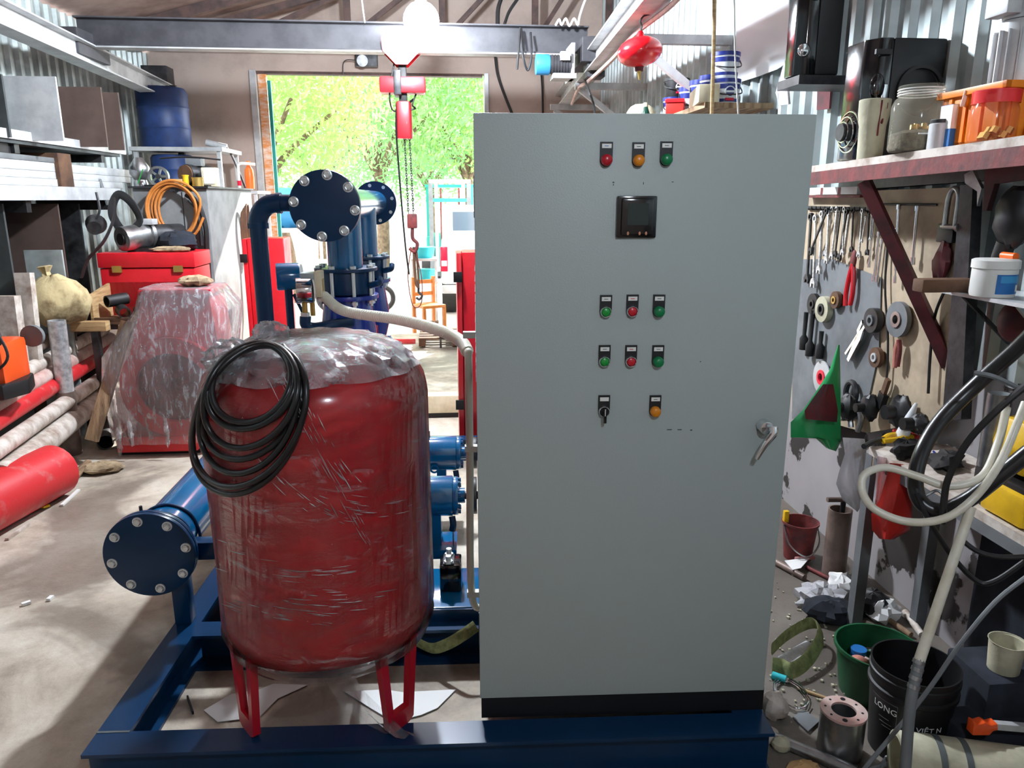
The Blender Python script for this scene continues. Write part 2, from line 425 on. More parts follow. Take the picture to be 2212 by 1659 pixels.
def peel_mat():
    m = bpy.data.materials.new('peeling_wall'); m.use_nodes = True; nt = m.node_tree; N = nt.nodes; K = nt.links
    b = N['Principled BSDF']; b.inputs['Roughness'].default_value = 0.85; tc = N.new('ShaderNodeTexCoord')
    n = N.new('ShaderNodeTexNoise'); n.inputs['Scale'].default_value = 2.6; n.inputs['Detail'].default_value = 7; n.inputs['Roughness'].default_value = 0.55
    K.new(tc.outputs['Object'], n.inputs['Vector'])
    r = N.new('ShaderNodeValToRGB'); e = r.color_ramp.elements; e.new(0.5); e.new(0.5)
    for i, (p, c) in enumerate([(0.0, (168, 164, 165)), (0.56, (152, 147, 148)), (0.575, (48, 42, 40)), (1.0, (60, 54, 50))]):
        e[i].position = p; e[i].color = L(c)
    K.new(n.outputs['Fac'], r.inputs['Fac']); K.new(r.outputs['Color'], b.inputs['Base Color'])
    bp = N.new('ShaderNodeBump'); bp.inputs['Strength'].default_value = 0.5; bp.inputs['Distance'].default_value = 0.02; bp.invert = True
    K.new(r.outputs['Color'], bp.inputs['Height']); K.new(bp.outputs['Normal'], b.inputs['Normal'])
    MATS['peeling_wall'] = m
peel_mat()

# ------------------------------------------------------------------ the setting
UL, UR, VB, V0 = -3.4, 2.0, 9.8, -2.5
DU0, DU1, DZ = -2.22, 0.58, 3.23
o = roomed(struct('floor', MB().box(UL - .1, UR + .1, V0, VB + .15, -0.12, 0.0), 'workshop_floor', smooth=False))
o = roomed(struct('ground_outside', MB().box(-14, 14, VB + .15, 45, -0.14, -0.02), 'concrete_out', smooth=False))
w = MB()
w.box(UL - .1, DU0, VB, VB + .15, 0, roofz(DU0) + .4); w.box(DU1, UR + .1, VB, VB + .15, 0, roofz(UR) + .1)
w.box(DU0, DU1, VB, VB + .15, DZ, roofz(DU1) + .2)
wall_back = roomed(struct('wall_back', w, 'plaster', smooth=False))
wall_right = roomed(struct('wall_right', MB().box(UR, UR + .15, V0, VB, 0, 1.12), 'peeling_wall', smooth=False))
wall_front = roomed(struct('wall_front', MB().box(UL - .1, UR + .1, V0 - .15, V0, 0, roofz(UR)), 'plaster', smooth=False))
wall_left = roomed(struct('wall_left', MB().box(UL - .15, UL - .04, V0, VB, 0, 0.75), 'plaster', smooth=False))
def sheet_mesh(length, z0, z1, side, pitch, d):
    prof = []
    k = int(round(length / pitch))
    for i in range(k):
        a = i * pitch
        prof += [(a, 0), (a + pitch * .5, 0), (a + pitch * .62, d), (a + pitch * .88, d)]
    prof.append((k * pitch, 0))
    b = MB(); vs = []; fs = []
    for (v, off) in prof:
        for t in (0.0, 0.004):
            vs += [(side * (off - t), v, z0), (side * (off - t), v, z1)]
    for i in range(len(prof) - 1):
        q = i * 4; p = q + 4
        fs += [(q, p, p + 1, q + 1), (q + 2, q + 3, p + 3, p + 2), (q + 1, p + 1, p + 3, q + 3), (q, q + 2, p + 2, p)]
    return b.add(vs, fs)
shr = sheet_mesh(1.2, 1.10, roofz(UR) - .02, -1, 0.15, 0.03).mesh('sheet', smooth=False)
shl = sheet_mesh(1.2, 0.72, roofz(UL) - .03, 1, 0.15, 0.03).mesh('sheet', smooth=False)
v = V0
while v < VB - .1:
    put('sheet', shr, 'galv', wall_right, (UR + .02, v, 0)); put('sheet', shl, 'galv_left', wall_left, (UL - .02, v, 0)); v += 1.2
r = MB()
for (ua, ub) in ((UL - .25, UR + .25),):
    r.add([(ua, V0, roofz(ua)), (ub, V0, roofz(ub)), (ub, VB + .6, roofz(ub)), (ua, VB + .6, roofz(ua)),
           (ua, V0, roofz(ua) + .05), (ub, V0, roofz(ub) + .05), (ub, VB + .6, roofz(ub) + .05), (ua, VB + .6, roofz(ua) + .05)],
          [(0, 1, 2, 3), (7, 6, 5, 4), (0, 4, 5, 1), (1, 5, 6, 2), (2, 6, 7, 3), (3, 7, 4, 0)])
ceiling = roomed(struct('ceiling', r, 'roof_sheet', smooth=False))
for vv in (3.2, 5.0, 6.8, 8.6):                               # purlins under the roof
    put('purlin', MB().box(UL, UR, vv, vv + .06, -.1, 0, Tm((0, 0, 0))).mesh('purlin', smooth=False), 'truss', ceiling, (0, 0, 0))
for p in [c for c in ceiling.children]:
    me = p.data
    for q in me.vertices: q.co.z += roofz(q.co.x) - 0.003
# door opening: jamb posts and lintel angle
d = MB().box(DU0 - .02, DU0 + .05, VB - .04, VB + .19, 0, DZ); dj = roomed(struct('door_1', d, 'light_steel', smooth=False))
put('jamb', MB().box(DU0 + .055, DU0 + .15, VB + .05, VB + .12, 0, DZ - .02).mesh('jamb', smooth=False), 'rust_frame', dj)
put('jamb', MB().box(DU1 - .03, DU1 + .02, VB - .04, VB + .19, 0, DZ).mesh('jamb', smooth=False), 'light_steel', dj)
put('lintel', MB().box(DU0 + .05, DU1 - .05, VB + .02, VB + .14, DZ - .03, DZ + .0).mesh('lintel', smooth=False), 'truss', dj)
put('track', MB().box(DU0 + .16, DU0 + .20, VB + .06, VB + .10, 0, DZ - .1).mesh('track', smooth=False), 'teal', dj)

# roof truss at the back
tr = thing('roof_truss', 'dark rusty steel roof truss above the crane beam', 'truss', rf(0, 9.2, 3.45), PR)
tr_u = [-3.3, -2.1, -1.0, 0.05, 1.1, 1.95]
MB().bar((-3.35, 0, 0), (1.97, 0, 0), .07, .07).build('bottom_chord', 'truss', tr, smooth=False)
MB().bar((-3.35, 0, roofz(-3.35) - 3.53), (1.97, 0, roofz(1.97) - 3.53), .07, .07).build('top_chord', 'truss', tr, smooth=False)
for i, u in enumerate(tr_u):
    h = roofz(u) - 3.53
    if h > .12: MB().bar((u, 0, .03), (u, 0, h), .07, .06).build('vertical', 'truss', tr, smooth=False)
    if i and h > .15: MB().bar((tr_u[i - 1], 0.0, .03), (u, 0, h - .03), .05, .05).build('diagonal', 'truss', tr, smooth=False)

# ------------------------------------------------------------------ crane: rails, girder, hoist
def ibeam(w, h, length, t=.012):        # along +x, centred in y, bottom at z=0
    b = MB(); b.box(0, length, -w / 2, w / 2, 0, t); b.box(0, length, -w / 2, w / 2, h - t, h); b.box(0, length, -t / 2, t / 2, t, h - t); return b
def beam_between(name, label, a, b, w, h, m):
    a, b = Vector(a), Vector(b); d = b - a
    o = ibeam(w, h, Vector((d.x, d.y)).length).build(name, m, smooth=False); o.location = a
    o.rotation_euler = (0, 0, math.atan2(d.y, d.x)); return tag(o, label, 'beam')
ZR = 2.83
e0, e1 = G(1421, 0, ZR), G(1209, 240, ZR); dd = (e0 - e1); e1 = e1 + dd * 0.035
beam_between('crane_rail', 'pale steel crane rail running along right wall above the paint pails', e1, e1 + dd * 1.25, .16, .17, 'light_steel')
f0, f1 = G(0, 62, ZR), G(362, 218, ZR); dd = (f0 - f1)
beam_between('crane_rail', 'pale steel crane rail running along left wall above the storage rack', f1, f1 + dd * 1.5, .16, .17, 'light_steel')
gl = A(172, 100, 7.15); gr = A(1268, 119, 7.15); zb = zat(700, 110, 7.15)
gir = thing('crane_girder', 'long grey steel crane girder spanning the workshop under the roof', 'beam', Vector((gl.x, gl.y, zb)), math.atan2(gr.y - gl.y, gr.x - gl.x))
glen = (Vector((gr.x, gr.y)) - Vector((gl.x, gl.y))).length
gh = zat(700, 48, 7.15) - zb
ib = ibeam(.14, gh, glen); ib.build('beam', 'beam_grey', gir, smooth=False)
for s_, xx in ((1, -.02), (1, glen - .1)):
    MB().box(xx, xx + .14, -.30, .30, -.10, .10).build('end_carriage', 'beam_grey', gir, smooth=False, bevel=.008)
MB().box(0.02, glen - .02, -.070, .070, -.012, 0.0).build('bottom_flange', 'light_steel', gir, smooth=False)  # pale strip: light on the girder's underside put into its colour
# wall brackets under the right rail
for q in (5.4, 7.6, 9.3):
    pb = rf(1.30, q, ZR - .03)
    solo('rail_bracket', {5.4: 'pale steel bracket holding the right crane rail nearest the red extinguisher',
         7.6: 'pale steel bracket holding the right crane rail beside the girder end',
         9.3: 'pale steel bracket holding the right crane rail in the far corner'}[q], 'bracket',
         MB().bar((0, 0, 0), (.70, 0, 0), .06, .06).bar((.05, 0, -.03), (.70, 0, -.5), .05, .05), 'light_steel', pb, PR, 'brackets under the right crane rail', smooth=False)
cab = thing('motor_bracket_box', 'grey steel end box where the girder meets the right rail', 'box', A(1283, 175, 7.0), PR)
MB().box(-.08, .08, -.1, .1, .02, .35).build('shell', 'beam_grey', cab, bevel=.01); MB().box(-.06, .06, -.13, -.1, .05, .16).build('wheel_guard', 'black', cab)
mm = A(1192, 140, 6.9)
tmo = thing('travel_motor', 'blue and grey travel motor mounted under the girder end', 'motor', mm, PR)
MB().cyl((-.14, 0, 0), (-.02, 0, 0), .085, n=20).build('fan_cover', 'sky_blue', tmo, bevel=.012)
MB().cyl((-.02, 0, 0), (.16, 0, 0), .075, n=20).build('housing', 'beam_grey', tmo)
for k in range(6): MB().cyl((.0 + k * .025, 0, 0), (.006 + k * .025, 0, 0), .084, n=20).build('cooling_fin', 'beam_grey', tmo)
MB().box(.0, .2, -.1, .1, -.12, -.08).build('mount', 'light_steel', tmo)
MB().box(.16, .19, -.06, .26, -.12, .17).build('hanger_plate', 'light_steel', tmo)
MB().box(.06, .14, -.12, -.06, .02, .09).build('terminal_box', 'light_steel', tmo)

# hoist
hv = 7.1
hp = A(868, 119, hv)
ho = thing('chain_hoist', 'red electric chain hoist hanging from the crane girder', 'hoist', hp, PR)
for s_ in (-1, 1):
    MB().prism([(-.16, .02), (-.17, .13), (-.10, .18), (.10, .18), (.17, .13), (.16, .02), (.05, -.09), (-.05, -.09)], s_ * .085 - .006, s_ * .085 + .006).build('trolley_plate', 'red', ho, smooth=False)
    for xx in (-.09, .09): MB().cyl((xx, s_ * .078, .06), (xx, s_ * .045, .06), .05).build('trolley_wheel', 'dark_steel', ho)
MB().bar((0, -.09, -.05), (0, .09, -.05), .03, .03).build('trolley_pin', 'dark_steel', ho)
MB().bar((0, 0, -.05), (0, 0, -.42), .07, .06).build('suspension', 'black', ho, bevel=.008)
zt, zb2 = zat(868, 168, hv) - hp.z, zat(868, 203, hv) - hp.z
MB().box(-.20, .20, -.09, .09, zb2, zt).build('motor_body', 'red', ho, bevel=.02)
MB().box(-.075, -.01, -.11, .11, zb2 - .02, zt + .05).build('gear_case', 'dark_steel', ho, bevel=.01)
zt, zb2 = zat(868, 219, hv) - hp.z, zat(868, 300, hv) - hp.z
MB().flat([(-.055, -.05), (.055, -.05), (.075, .05), (-.075, .05)], zb2, zt).build('chain_bag', 'red', ho, bevel=.015)
def link(c, along, r=.011, t=.0032):
    return [Vector(c) + Vector((r * .7 * math.cos(a) * along[0], r * .7 * math.cos(a) * along[1], r * 1.4 * math.sin(a))) for a in [2 * math.pi * k / 8 for k in range(8)]]
zc0, zc1 = zb2, zat(872, 462, hv) - hp.z
for xx in (-.0, .045):
    ch = MB(); z = zc0; k = 0
    while z > zc1:
        ch.tube(link((xx + (zc0 - z) * .02, 0, z), ((1, 0), (0, 1))[k % 2]), .0035, 5, 0, True); z -= .022; k += 1
    tag(ch.build('load_chain', 'dark_steel', ho), kind='stuff')
zh = zc1
MB().box(.0, .09, -.03, .03, zh - .13, zh).build('hook_block', 'rust_red', ho, bevel=.012)
MB().tube([(.045, 0, zh - .13), (.045, 0, zh - .22), (.085, 0, zh - .27), (.06, 0, zh - .34), (.01, 0, zh - .31)], .016, 8).build('hook', 'rust_red', ho)
MB().tube([(-.06, 0, zb2 + .3), (-.07, 0, zb2), (-.03, .0, zc1 - .2), (-.0, 0, zh - .55)], .009, 6).build('pendant_cable', 'black', ho)
for (a_, b_) in (((-.07, 0, -.07), (-.10, 0, -.45)), ((-.02, 0, -.4), (.09, 0, -.36)), ((.12, 0, -.3), (.1, 0, -.44))):
    A1, B1 = Vector(a_), Vector(b_); MB().tube([A1, A1 * .5 + B1 * .5 + Vector((-.03, -.03, -.04)), B1, Vector((-.02, 0, -.46))], .007, 6).build('cable', 'black', ho)
zq = zat(885, 665, hv) - hp.z
sl = thing('lifting_sling', 'rusty wire sling with small hook hanging from the hoist hook', 'sling', rf(*ruv(hp)[:2], hp.z + zq), PR)
top = zh - .30 - zq
MB().tube([(.03, 0, top), (-.01, .0, top * .55), (.015, 0, .06), (.06, 0, 0), (.11, 0, .06), (.115, 0, top * .5), (.06, 0, top)], .005, 6).build('wire_loop', 'rust_red', sl)
MB().tube([(.05, 0.01, top), (.06, 0.01, top * .45), (.085, 0, top * .33)], .013, 8).build('strand', 'wood_dark', sl)
MB().tube([(.07, 0.01, top), (.085, 0.01, top * .6), (.085, 0, top * .33)], .011, 8).build('strand', 'wood_dark', sl)
MB().tube([(.085, 0, top * .33), (.085, 0, top * .26), (.115, 0, top * .2), (.09, 0, top * .14), (.06, 0, top * .17)], .011, 8).build('hook', 'dark_steel', sl)

# ------------------------------------------------------------------ lamps of the room
def bulb(loc, label, power, r, cord, c=(234, 244, 255)):
    t = thing('hanging_bulb', label, 'lamp', loc, PR)
    e_ = 'bulb_glow_%d' % int(power); emit_mat(e_, c, power / (4 * math.pi * r * r * math.pi))
    MB().ell((0, 0, 0), r, r, r, 16, 10).build('globe', e_, t)
    MB().lathe([(.0, r + .14), (.035, r + .14), (.038, r + .03), (.05, r - .01)], 16).build('socket', 'white_plastic', t)
    MB().tube([(0, 0, r + .13), (0, 0, r + cord)], .005, 6, 0).build('cord', 'black', t)
    return t
bp_ = A(910, 44, 6.88)
bulb(bp_, 'glaring white globe bulb hanging just before the crane girder', BULB_POWER, .15, roofz(ruv(bp_)[0]) - bp_.z - .12)
bulb(rf(-0.20, 4.9, 3.40), 'white globe bulb hanging from roof above the middle of the skid', KEY_POWER, .10, roofz(-.20) - 3.40 - .12)
bulb(rf(0.55, -0.35, 2.75), 'white globe bulb hanging from roof above the photographer', LAMP_POWER, .09, roofz(.55) - 2.75 - .1, (228, 241, 255))
# ------------------------------------------------------------------ skid frame
ZS = 0.15
sk = thing('skid_frame', 'dark blue welded steel skid frame carrying tank and control cabinet', 'frame', sf(0, 0, 0), PS)
def cbeam(a, b, w=.10, h=ZS, inner=1):
    """channel lying between two plan points, top at z=h"""
    a, b = Vector((a[0], a[1], 0)), Vector((b[0], b[1], 0)); m = MB(); d = (b - a).normalized(); n = Vector((-d.y, d.x, 0))
    m.bar(a + Vector((0, 0, h - .006)), b + Vector((0, 0, h - .006)), w, .012)
    m.bar(a + Vector((0, 0, .006)), b + Vector((0, 0, .006)), w, .012)
    m.bar(a + n * inner * (w / 2 - .02) + Vector((0, 0, h / 2)), b + n * inner * (w / 2 - .02) + Vector((0, 0, h / 2)), .012, h - .024)
    return m
U0, U1, W0, W1 = -1.19, 0.90, 1.95, 5.0
cbeam((U0, W0 + .05), (U1, W0 + .05), inner=-.2).build('beam', 'navy', sk, smooth=False)
cbeam((U0 + .05, W0 + .1), (U0 + .05, W1), inner=.4).build('beam', 'navy', sk, smooth=False)
cbeam((U1 - .05, W0 + .1), (U1 - .05, W1), inner=-.4).build('beam', 'navy', sk, smooth=False)
cbeam((U0 + .1, W1 - .05), (U1 - .1, W1 - .05)).build('beam', 'navy', sk, smooth=False)
for vv in (2.62, 3.0): cbeam((U0 + .1, vv), (U1 - .1, vv)).build('cross_beam', 'navy', sk, smooth=False)
MB().box(U0 + .0, U0 + .1, W0 + .095, W0 + .103, ZS, ZS + .0015).build('weld_seam', 'mark_grey', sk)

# ------------------------------------------------------------------ control cabinet
VC = 2.052
cx0, cx1, cz0, cz1 = -.007, .898, .228, 1.966
cc = thing('control_cabinet', 'tall light grey steel control cabinet with buttons on its door', 'cabinet', sf(cx0, VC, ZS), PS)
W, Z0, Z1 = cx1 - cx0, cz0 - ZS, cz1 - ZS
MB().box(.012, W - .012, .03, .46, Z0 + .005, Z1 - .012).build('body', 'cabinet_grey', cc, bevel=.003)
MB().box(0, W, 0, .026, Z0, Z1).build('door', 'cabinet_grey', cc, bevel=.0035)
MB().box(.004, W - .01, .02, .46, Z1 - .008, Z1 + .0).build('top_edge', 'white_plastic', cc)
MB().box(.004, W + .004, .01, .455, 0.0005, Z0 + .004).build('plinth', 'plinth_black', cc)
def cl(x, y):                               # photo place on the door -> local x, z
    p = A(x, y, VC, SV); return p.dot(SU) - cx0, p.z - ZS
plate_me = MB().prism([(-.0165, .046), (.0165, .046), (.0165, 0)] + [(.0165 * math.cos(t), .0165 * math.sin(t)) for t in [-math.pi * k / 10 for k in range(1, 10)]] + [(-.0165, 0)], -.006, 0).mesh('holder', smooth=False)
lab_me = MB().box(-.0125, .0125, -.0078, -.006, .030, .041).mesh('name_plate', smooth=False)
txt_me = MB().box(-.006, .005, -.0082, -.0078, .0345, .0362).mesh('lettering', smooth=False)
lens_me = MB().lathe([(0, .026), (.008, .0255), (.0125, .023), (.0148, .018), (.0150, .004), (.0150, 0)], 24, Matrix.Rotation(rad(90), 4, 'X')).mesh('lens', ang=60)
ring_me = MB().lathe([(.0122, .014), (.0135, .0155), (.0155, .013), (.0160, .004), (.0160, 0)], 24, Matrix.Rotation(rad(90), 4, 'X')).mesh('bezel', ang=60)
push_me = MB().lathe([(0, .0150), (.010, .0147), (.0118, .013), (.0120, .0)], 24, Matrix.Rotation(rad(90), 4, 'X')).mesh('push_cap', ang=60)
def lens(me, m):
    me = me.copy(); me.materials.clear(); me.materials.append(MATS[m]); return me
MES = {k: lens(lens_me, k) for k in ('lens_red', 'lens_amber', 'lens_green')}
MES.update({k: lens(push_me, k) for k in ('push_green', 'push_red')})
def indicator(x, y, m, txt='mark_grey', push=False):
    lx, lz = cl(x, y)
    h = put('push_button' if push else 'indicator_lamp', plate_me, 'black', cc, (lx, 0, lz))
    h['label'] = {'lens_red': 'red round indicator lamp', 'lens_amber': 'amber round indicator lamp', 'lens_green': 'dark green round indicator lamp',
                  'push_green': 'green push button in silver ring', 'push_red': 'red push button in silver ring'}[m]
    put('name_plate', lab_me, 'white_plastic', h); put('lettering', lens(txt_me, txt), txt, h)
    if push: put('bezel', ring_me, 'chrome', h); put('cap', MES[m], m, h)
    else: put('lens', MES[m], m, h)
indicator(1309, 346, 'lens_red', 'label_blue'); indicator(1378, 347, 'lens_amber'); indicator(1438, 345, 'lens_green')
indicator(1308, 673, 'push_green', push=True); indicator(1365, 672, 'push_red', 'push_red', True); indicator(1422, 672, 'lens_green')
indicator(1305, 780, 'push_green', push=True); indicator(1362, 780, 'push_red', 'push_red', True); indicator(1420, 780, 'lens_green')
indicator(1414, 887, 'lens_amber')
lx, lz = cl(1304, 887)                       # rotary selector switch
h = put('selector_switch', plate_me, 'black', cc, (lx, 0, lz)); put('name_plate', lab_me, 'white_plastic', h)
put('bezel', ring_me, 'chrome', h); MB().cyl((0, 0, 0), (0, -.018, 0), .0115).build('barrel', 'black', h)
MB().box(-.0045, .0045, -.030, -.014, -.030, .012).build('lever', 'black_gloss', h, bevel=.002)
MB().box(-.001, .001, -.0305, -.030, -.008, .012).build('pointer', 'white_plastic', h)
ax, az = cl(1329, 514); bx, bz = cl(1419, 423)
me_ = thing  # power meter
pm = MB().box(ax, bx, -.012, 0, az, bz).build('power_meter', 'black_gloss', cc, bevel=.005); pm['label'] = 'black square digital power meter'
wq = bx - ax
MB().box(ax + .1 * wq, bx - .1 * wq, -.024, -.010, az + .06 * wq, bz - .06 * wq).build('bezel', 'black_gloss', pm, bevel=.006)
MB().box(ax + .25 * wq, bx - .24 * wq, -.0252, -.023, az + .32 * wq, bz - .18 * wq).build('screen', 'screen', pm)
for k in (.27, .56, .72): MB().ell((ax + k * wq, -.0245, az + .12 * wq), .0032, .002, .005, 10, 6).build('key', 'copper_key', pm)
hx, hz = cl(1648, 918)                       # chrome swing handle
hd = MB().cyl((hx, 0, hz), (hx, -.034, hz), .021, .019, 24).build('door_handle', 'chrome', cc, bevel=.003); hd['label'] = 'chrome swing handle'
tx, tz = cl(1622, 980)
MB().tube([(hx + .014, -.042, hz + .006), (hx + .012, -.05, hz - .012), (hx * .5 + tx * .5 + .004, -.052, hz * .5 + tz * .5), (tx, -.046, tz)], lambda t: .0135 - .007 * t, 12, 6, flat=(1, .7)).build('grip', 'chrome', hd)
for (x, y, w_, h_) in ((1446, 928, .014, .003), (1468, 928, .012, .003), (1493, 929, .006, .004), (1325, 394, .005, .003), (1325, 399, .002, .004), (1390, 396, .002, .006), (1453, 393, .005, .002), (1513, 781, .003, .003)):
    lx, lz = cl(x, y); MB().box(lx - w_ / 2, lx + w_ / 2, -.0008, 0, lz - h_ / 2, lz + h_ / 2).build('scuff_mark', 'mark_grey', cc)
lm = MB().prism([(0, 0), (0, .022), (-.014, .006)], 0, .20, Matrix.Rotation(0, 4, 'X')).mesh('louver', smooth=False)
for zz in range(12): put('louver', lm, 'cabinet_grey', cc, (.012, .14, 1.06 + zz * .030))
for zz in (.25, 1.55): MB().cyl((.006, .03, zz), (.006, .03, zz + .11), .008).build('hinge', 'dark_steel', cc)
MB().box(.0, .012, .034, .44, 1.50, 1.62).build('side_latch', 'dark_steel', cc)

# white conduit down the cabinet's left side
cpt = [A(700, 640, 3.0, SV), A(745, 672, 2.9, SV), A(860, 690, 2.75, SV), A(945, 712, 2.6, SV), A(993, 735, 2.47, SV), A(1010, 760, 2.4, SV)]
q0 = A(1012, 785, 2.36, SV); cond = cpt + [q0, Vector((q0.x, q0.y, .9)), Vector((q0.x, q0.y, .42)), Vector((q0.x, q0.y, .36)) + SU * .05]
co = hose('flexible_conduit', 'white corrugated conduit looping from pressure switch to cabinet side', 'conduit', cond, lambda t: .0195 if t < .52 else (.0195 - .007 * min((t - .52) / .1, 1)), 'conduit', 12, 8)
rg = MB()
base_c = co.location
def catm(P, sub):
    Q = []
    for i in range(len(P) - 1):
        p0 = P[i - 1] if i else P[0] * 2 - P[1]; p1 = P[i]; p2 = P[i + 1]; p3 = P[i + 2] if i + 2 < len(P) else P[-1] * 2 - P[-2]
        for k in range(sub):
            t = k / sub; Q.append(0.5 * ((2 * p1) + (p2 - p0) * t + (2 * p0 - 5 * p1 + 4 * p2 - p3) * t * t + (3 * p1 - p0 - 3 * p2 + p3) * t ** 3))
    Q.append(P[-1]); return Q
Q = catm(cpt, 26)
for i in range(0, len(Q) - 1, 1):
    d_ = (Q[i + 1] - Q[i]).normalized(); rg.cyl(Q[i] - d_ * .0015 - base_c, Q[i] + d_ * .0015 - base_c, .0212, n=12)
tag(rg.build('corrugation', 'conduit', co), kind='stuff')
for zz in (.42, .95, 1.33):
    MB().box(-.016, .045, -.012, .012, -.01, .01, Tm((q0.x - base_c.x, q0.y - base_c.y, zz - base_c.z), (0, 0, PS))).build('saddle_clip', 'white_plastic', co)

# ------------------------------------------------------------------ red pressure tank
TU, TV, TR = -.490, 2.225, .328
tk = thing('pressure_tank', 'red pressure tank wrapped in clear film with coiled cable on top', 'tank', sf(TU, TV, ZS), PS)
zc0, zc1, zt, zb3 = .50 - ZS, 1.18 - ZS, 1.35 - ZS, .335 - ZS
prof = []
for k in range(11):
    a = math.pi / 2 * k / 10; prof.append((max(TR * math.sin(a) ** .62, .0005), zc0 - (zc0 - zb3) * math.cos(a) ** 1.0))
for k in range(1, 4): prof.append((TR, zc0 + (zc1 - zc0) * k / 4))
for k in range(11):
    a = math.pi / 2 * (1 - k / 10); prof.append((max(TR * math.sin(a) ** .62, .0005), zc1 + (zt - zc1) * math.cos(a)))
MB().lathe(prof, 64).build('shell', 'tank_red', tk, weld=True, ang=70)
MB().cyl((0, 0, zb3 + .005), (0, 0, zb3 - .03), .06, .05).build('outlet_boss', 'tank_red', tk)
for ang in (-141, -39, 90):                   # bent strap feet
    a = rad(ang); ca, sa = math.cos(a), math.sin(a)
    rdir = Vector((ca, sa, 0)); tdir = Vector((-sa, ca, 0))
    rb = TR - .032
    pg = [(-.086, .36), (-.052, .012), (-.030, .0), (.030, .0), (.052, .012), (.086, .36), (.056, .36), (.032, .058), (-.032, .058), (-.056, .36)]
    fr_m = Matrix.Translation(rdir * rb) @ Matrix(((tdir.x, rdir.x, 0, 0), (tdir.y, rdir.y, 0, 0), (0, 0, 1, 0), (0, 0, 0, 1)))
    lg = MB()
    for q in ([0, 1, 8, 9], [1, 2, 3, 4, 7, 8], [4, 5, 6, 7]): lg.prism([pg[k] for k in q], -.012, .012, fr_m)
    lg.build('leg', 'leg_red', tk, smooth=False)
rn = random.Random(3)
ph = [rn.uniform(0, 6.28) for _ in range(12)]
def wrinkle(t, s):
    x = 0
    for k, p in enumerate(ph[:8]): x += math.sin((k + 2) * t + p + s * (6 + 5 * k)) * .0012 / (1 + .2 * k)
    return x + .006 + abs(math.sin(9 * t + 14 * s)) * .002
fp = []
for k in range(25):
    s_ = k / 24
    a_ = s_ * (len(prof) - 1); i = min(int(a_), len(prof) - 2); f_ = a_ - i
    fp.append((prof[i][0] * (1 - f_) + prof[i + 1][0] * f_, prof[i][1] * (1 - f_) + prof[i + 1][1] * f_))
fp = fp[4:]
fp = [(TR - .06, zc0 - .135), (TR - .02, zc0 - .10), (TR, zc0 - .05)] + fp[1:]
MB().lathe(fp, 96, None, wrinkle).build('plastic_wrap', 'film', tk, ang=80)
loose = MB()                                  # crumpled film bunched on top and trailing below
def crumple(c, rx, ry, rz, seed, n=26, m=12):
    return MB().ell(c, rx, ry, rz, n, m, None, .16, seed)
dome = [(q[0], q[1]) for q in prof if q[1] > zc1 + .07][::-1]
rj_ = random.Random(12)
MB().lathe([(r_ * 1.0, z_ + .012) for r_, z_ in dome], 72, None, lambda t, s: .010 * math.sin(13 * t + 20 * s) + rj_.uniform(-.007, .007)).build('loose_film', 'film_loose', tk, ang=15)
crumple((-.13, .02, zt + .005), .055, .05, .04, 6).build('loose_film', 'film_loose', tk, ang=20)
crumple((-.20, -.14, zt - .03), .075, .06, .05, 8).build('loose_film', 'film_loose', tk, ang=20)
tail = MB(); nx, nz = 8, 16; vs = []
for j in range(nz + 1):
    for i in range(nx + 1):
        s_, t_ = i / nx, j / nz
        x = -.02 + .13 * s_ * (1 - .5 * t_) + .24 * t_ * t_; y = -.22 - .02 * t_ + .015 * math.sin(9 * s_ + 7 * t_); z = .30 - .31 * t_ ** 1.1
        vs.append((x, y - (.0 if z > .03 else .0), max(z, .004)))
tail.add(vs, [(j * (nx + 1) + i, j * (nx + 1) + i + 1, (j + 1) * (nx + 1) + i + 1, (j + 1) * (nx + 1) + i) for j in range(nz) for i in range(nx)])
tail.build('film_tail', 'film_dim', tk)

# coil of black cable hung over the tank's shoulder
axis = sf(TU, TV, 0)
def tank_r(z):
    z -= ZS
    for (ra, za), (rb_, zb_) in zip(prof, prof[1:]):
        if za <= z <= zb_: return ra + (rb_ - ra) * (z - za) / max(zb_ - za, 1e-6)
    return 0.0
def on_tank(x, y, off):
    """first point on the tank's outside seen at that place in the photograph (or the nearest one beside it)"""
    best, bp = 9, None
    for i in range(260):
        p = A(x, y, 1.75 + i * .003, SV); o2 = off + .024 * min(max((p.z - 1.17) / .06, 0), 1); g = (Vector((p.x, p.y)) - Vector((axis.x, axis.y))).length - tank_r(p.z - o2 * .6) - o2
        if p.z > 1.35 + o2: g = max(g, p.z - 1.35 - o2)
        if g < best: best, bp = g, p
        if g < 0: break
    return bp
cc_pts = []
for k, (Lx, Rx, By, sh) in enumerate(((446, 640, 918, .20), (436, 650, 932, .24), (428, 655, 975, .22), (424, 662, 1000, .26), (418, 655, 1032, .20), (405, 672, 1062, .28), (402, 668, 1078, .24))):
    Ty = 738 - 2 * (k % 3); cx_, cy_, a_, b_ = (Lx + Rx) / 2, (Ty + By) / 2, (Rx - Lx) / 2, (By - Ty) / 2
    a_ = a_ * .93
    for i in range(18):
        t = math.pi / 2 + 2 * math.pi * i / 18
        cc_pts.append(on_tank(cx_ + a_ * math.cos(t) + sh * b_ * math.sin(t) * .9, cy_ - b_ * math.sin(t), .014 + .007 * (k % 3)))
sm = cc_pts[:]
for it in range(2):
    sm = [sm[0]] + [sm[i] * .5 + (sm[i - 1] + sm[i + 1]) * .25 for i in range(1, len(sm) - 1)] + [sm[-1]]
hose('cable_coil', 'coil of thick black cable hung on the front of the red tank', 'cable', sm, .0088, 'hose_black', 10, 3)
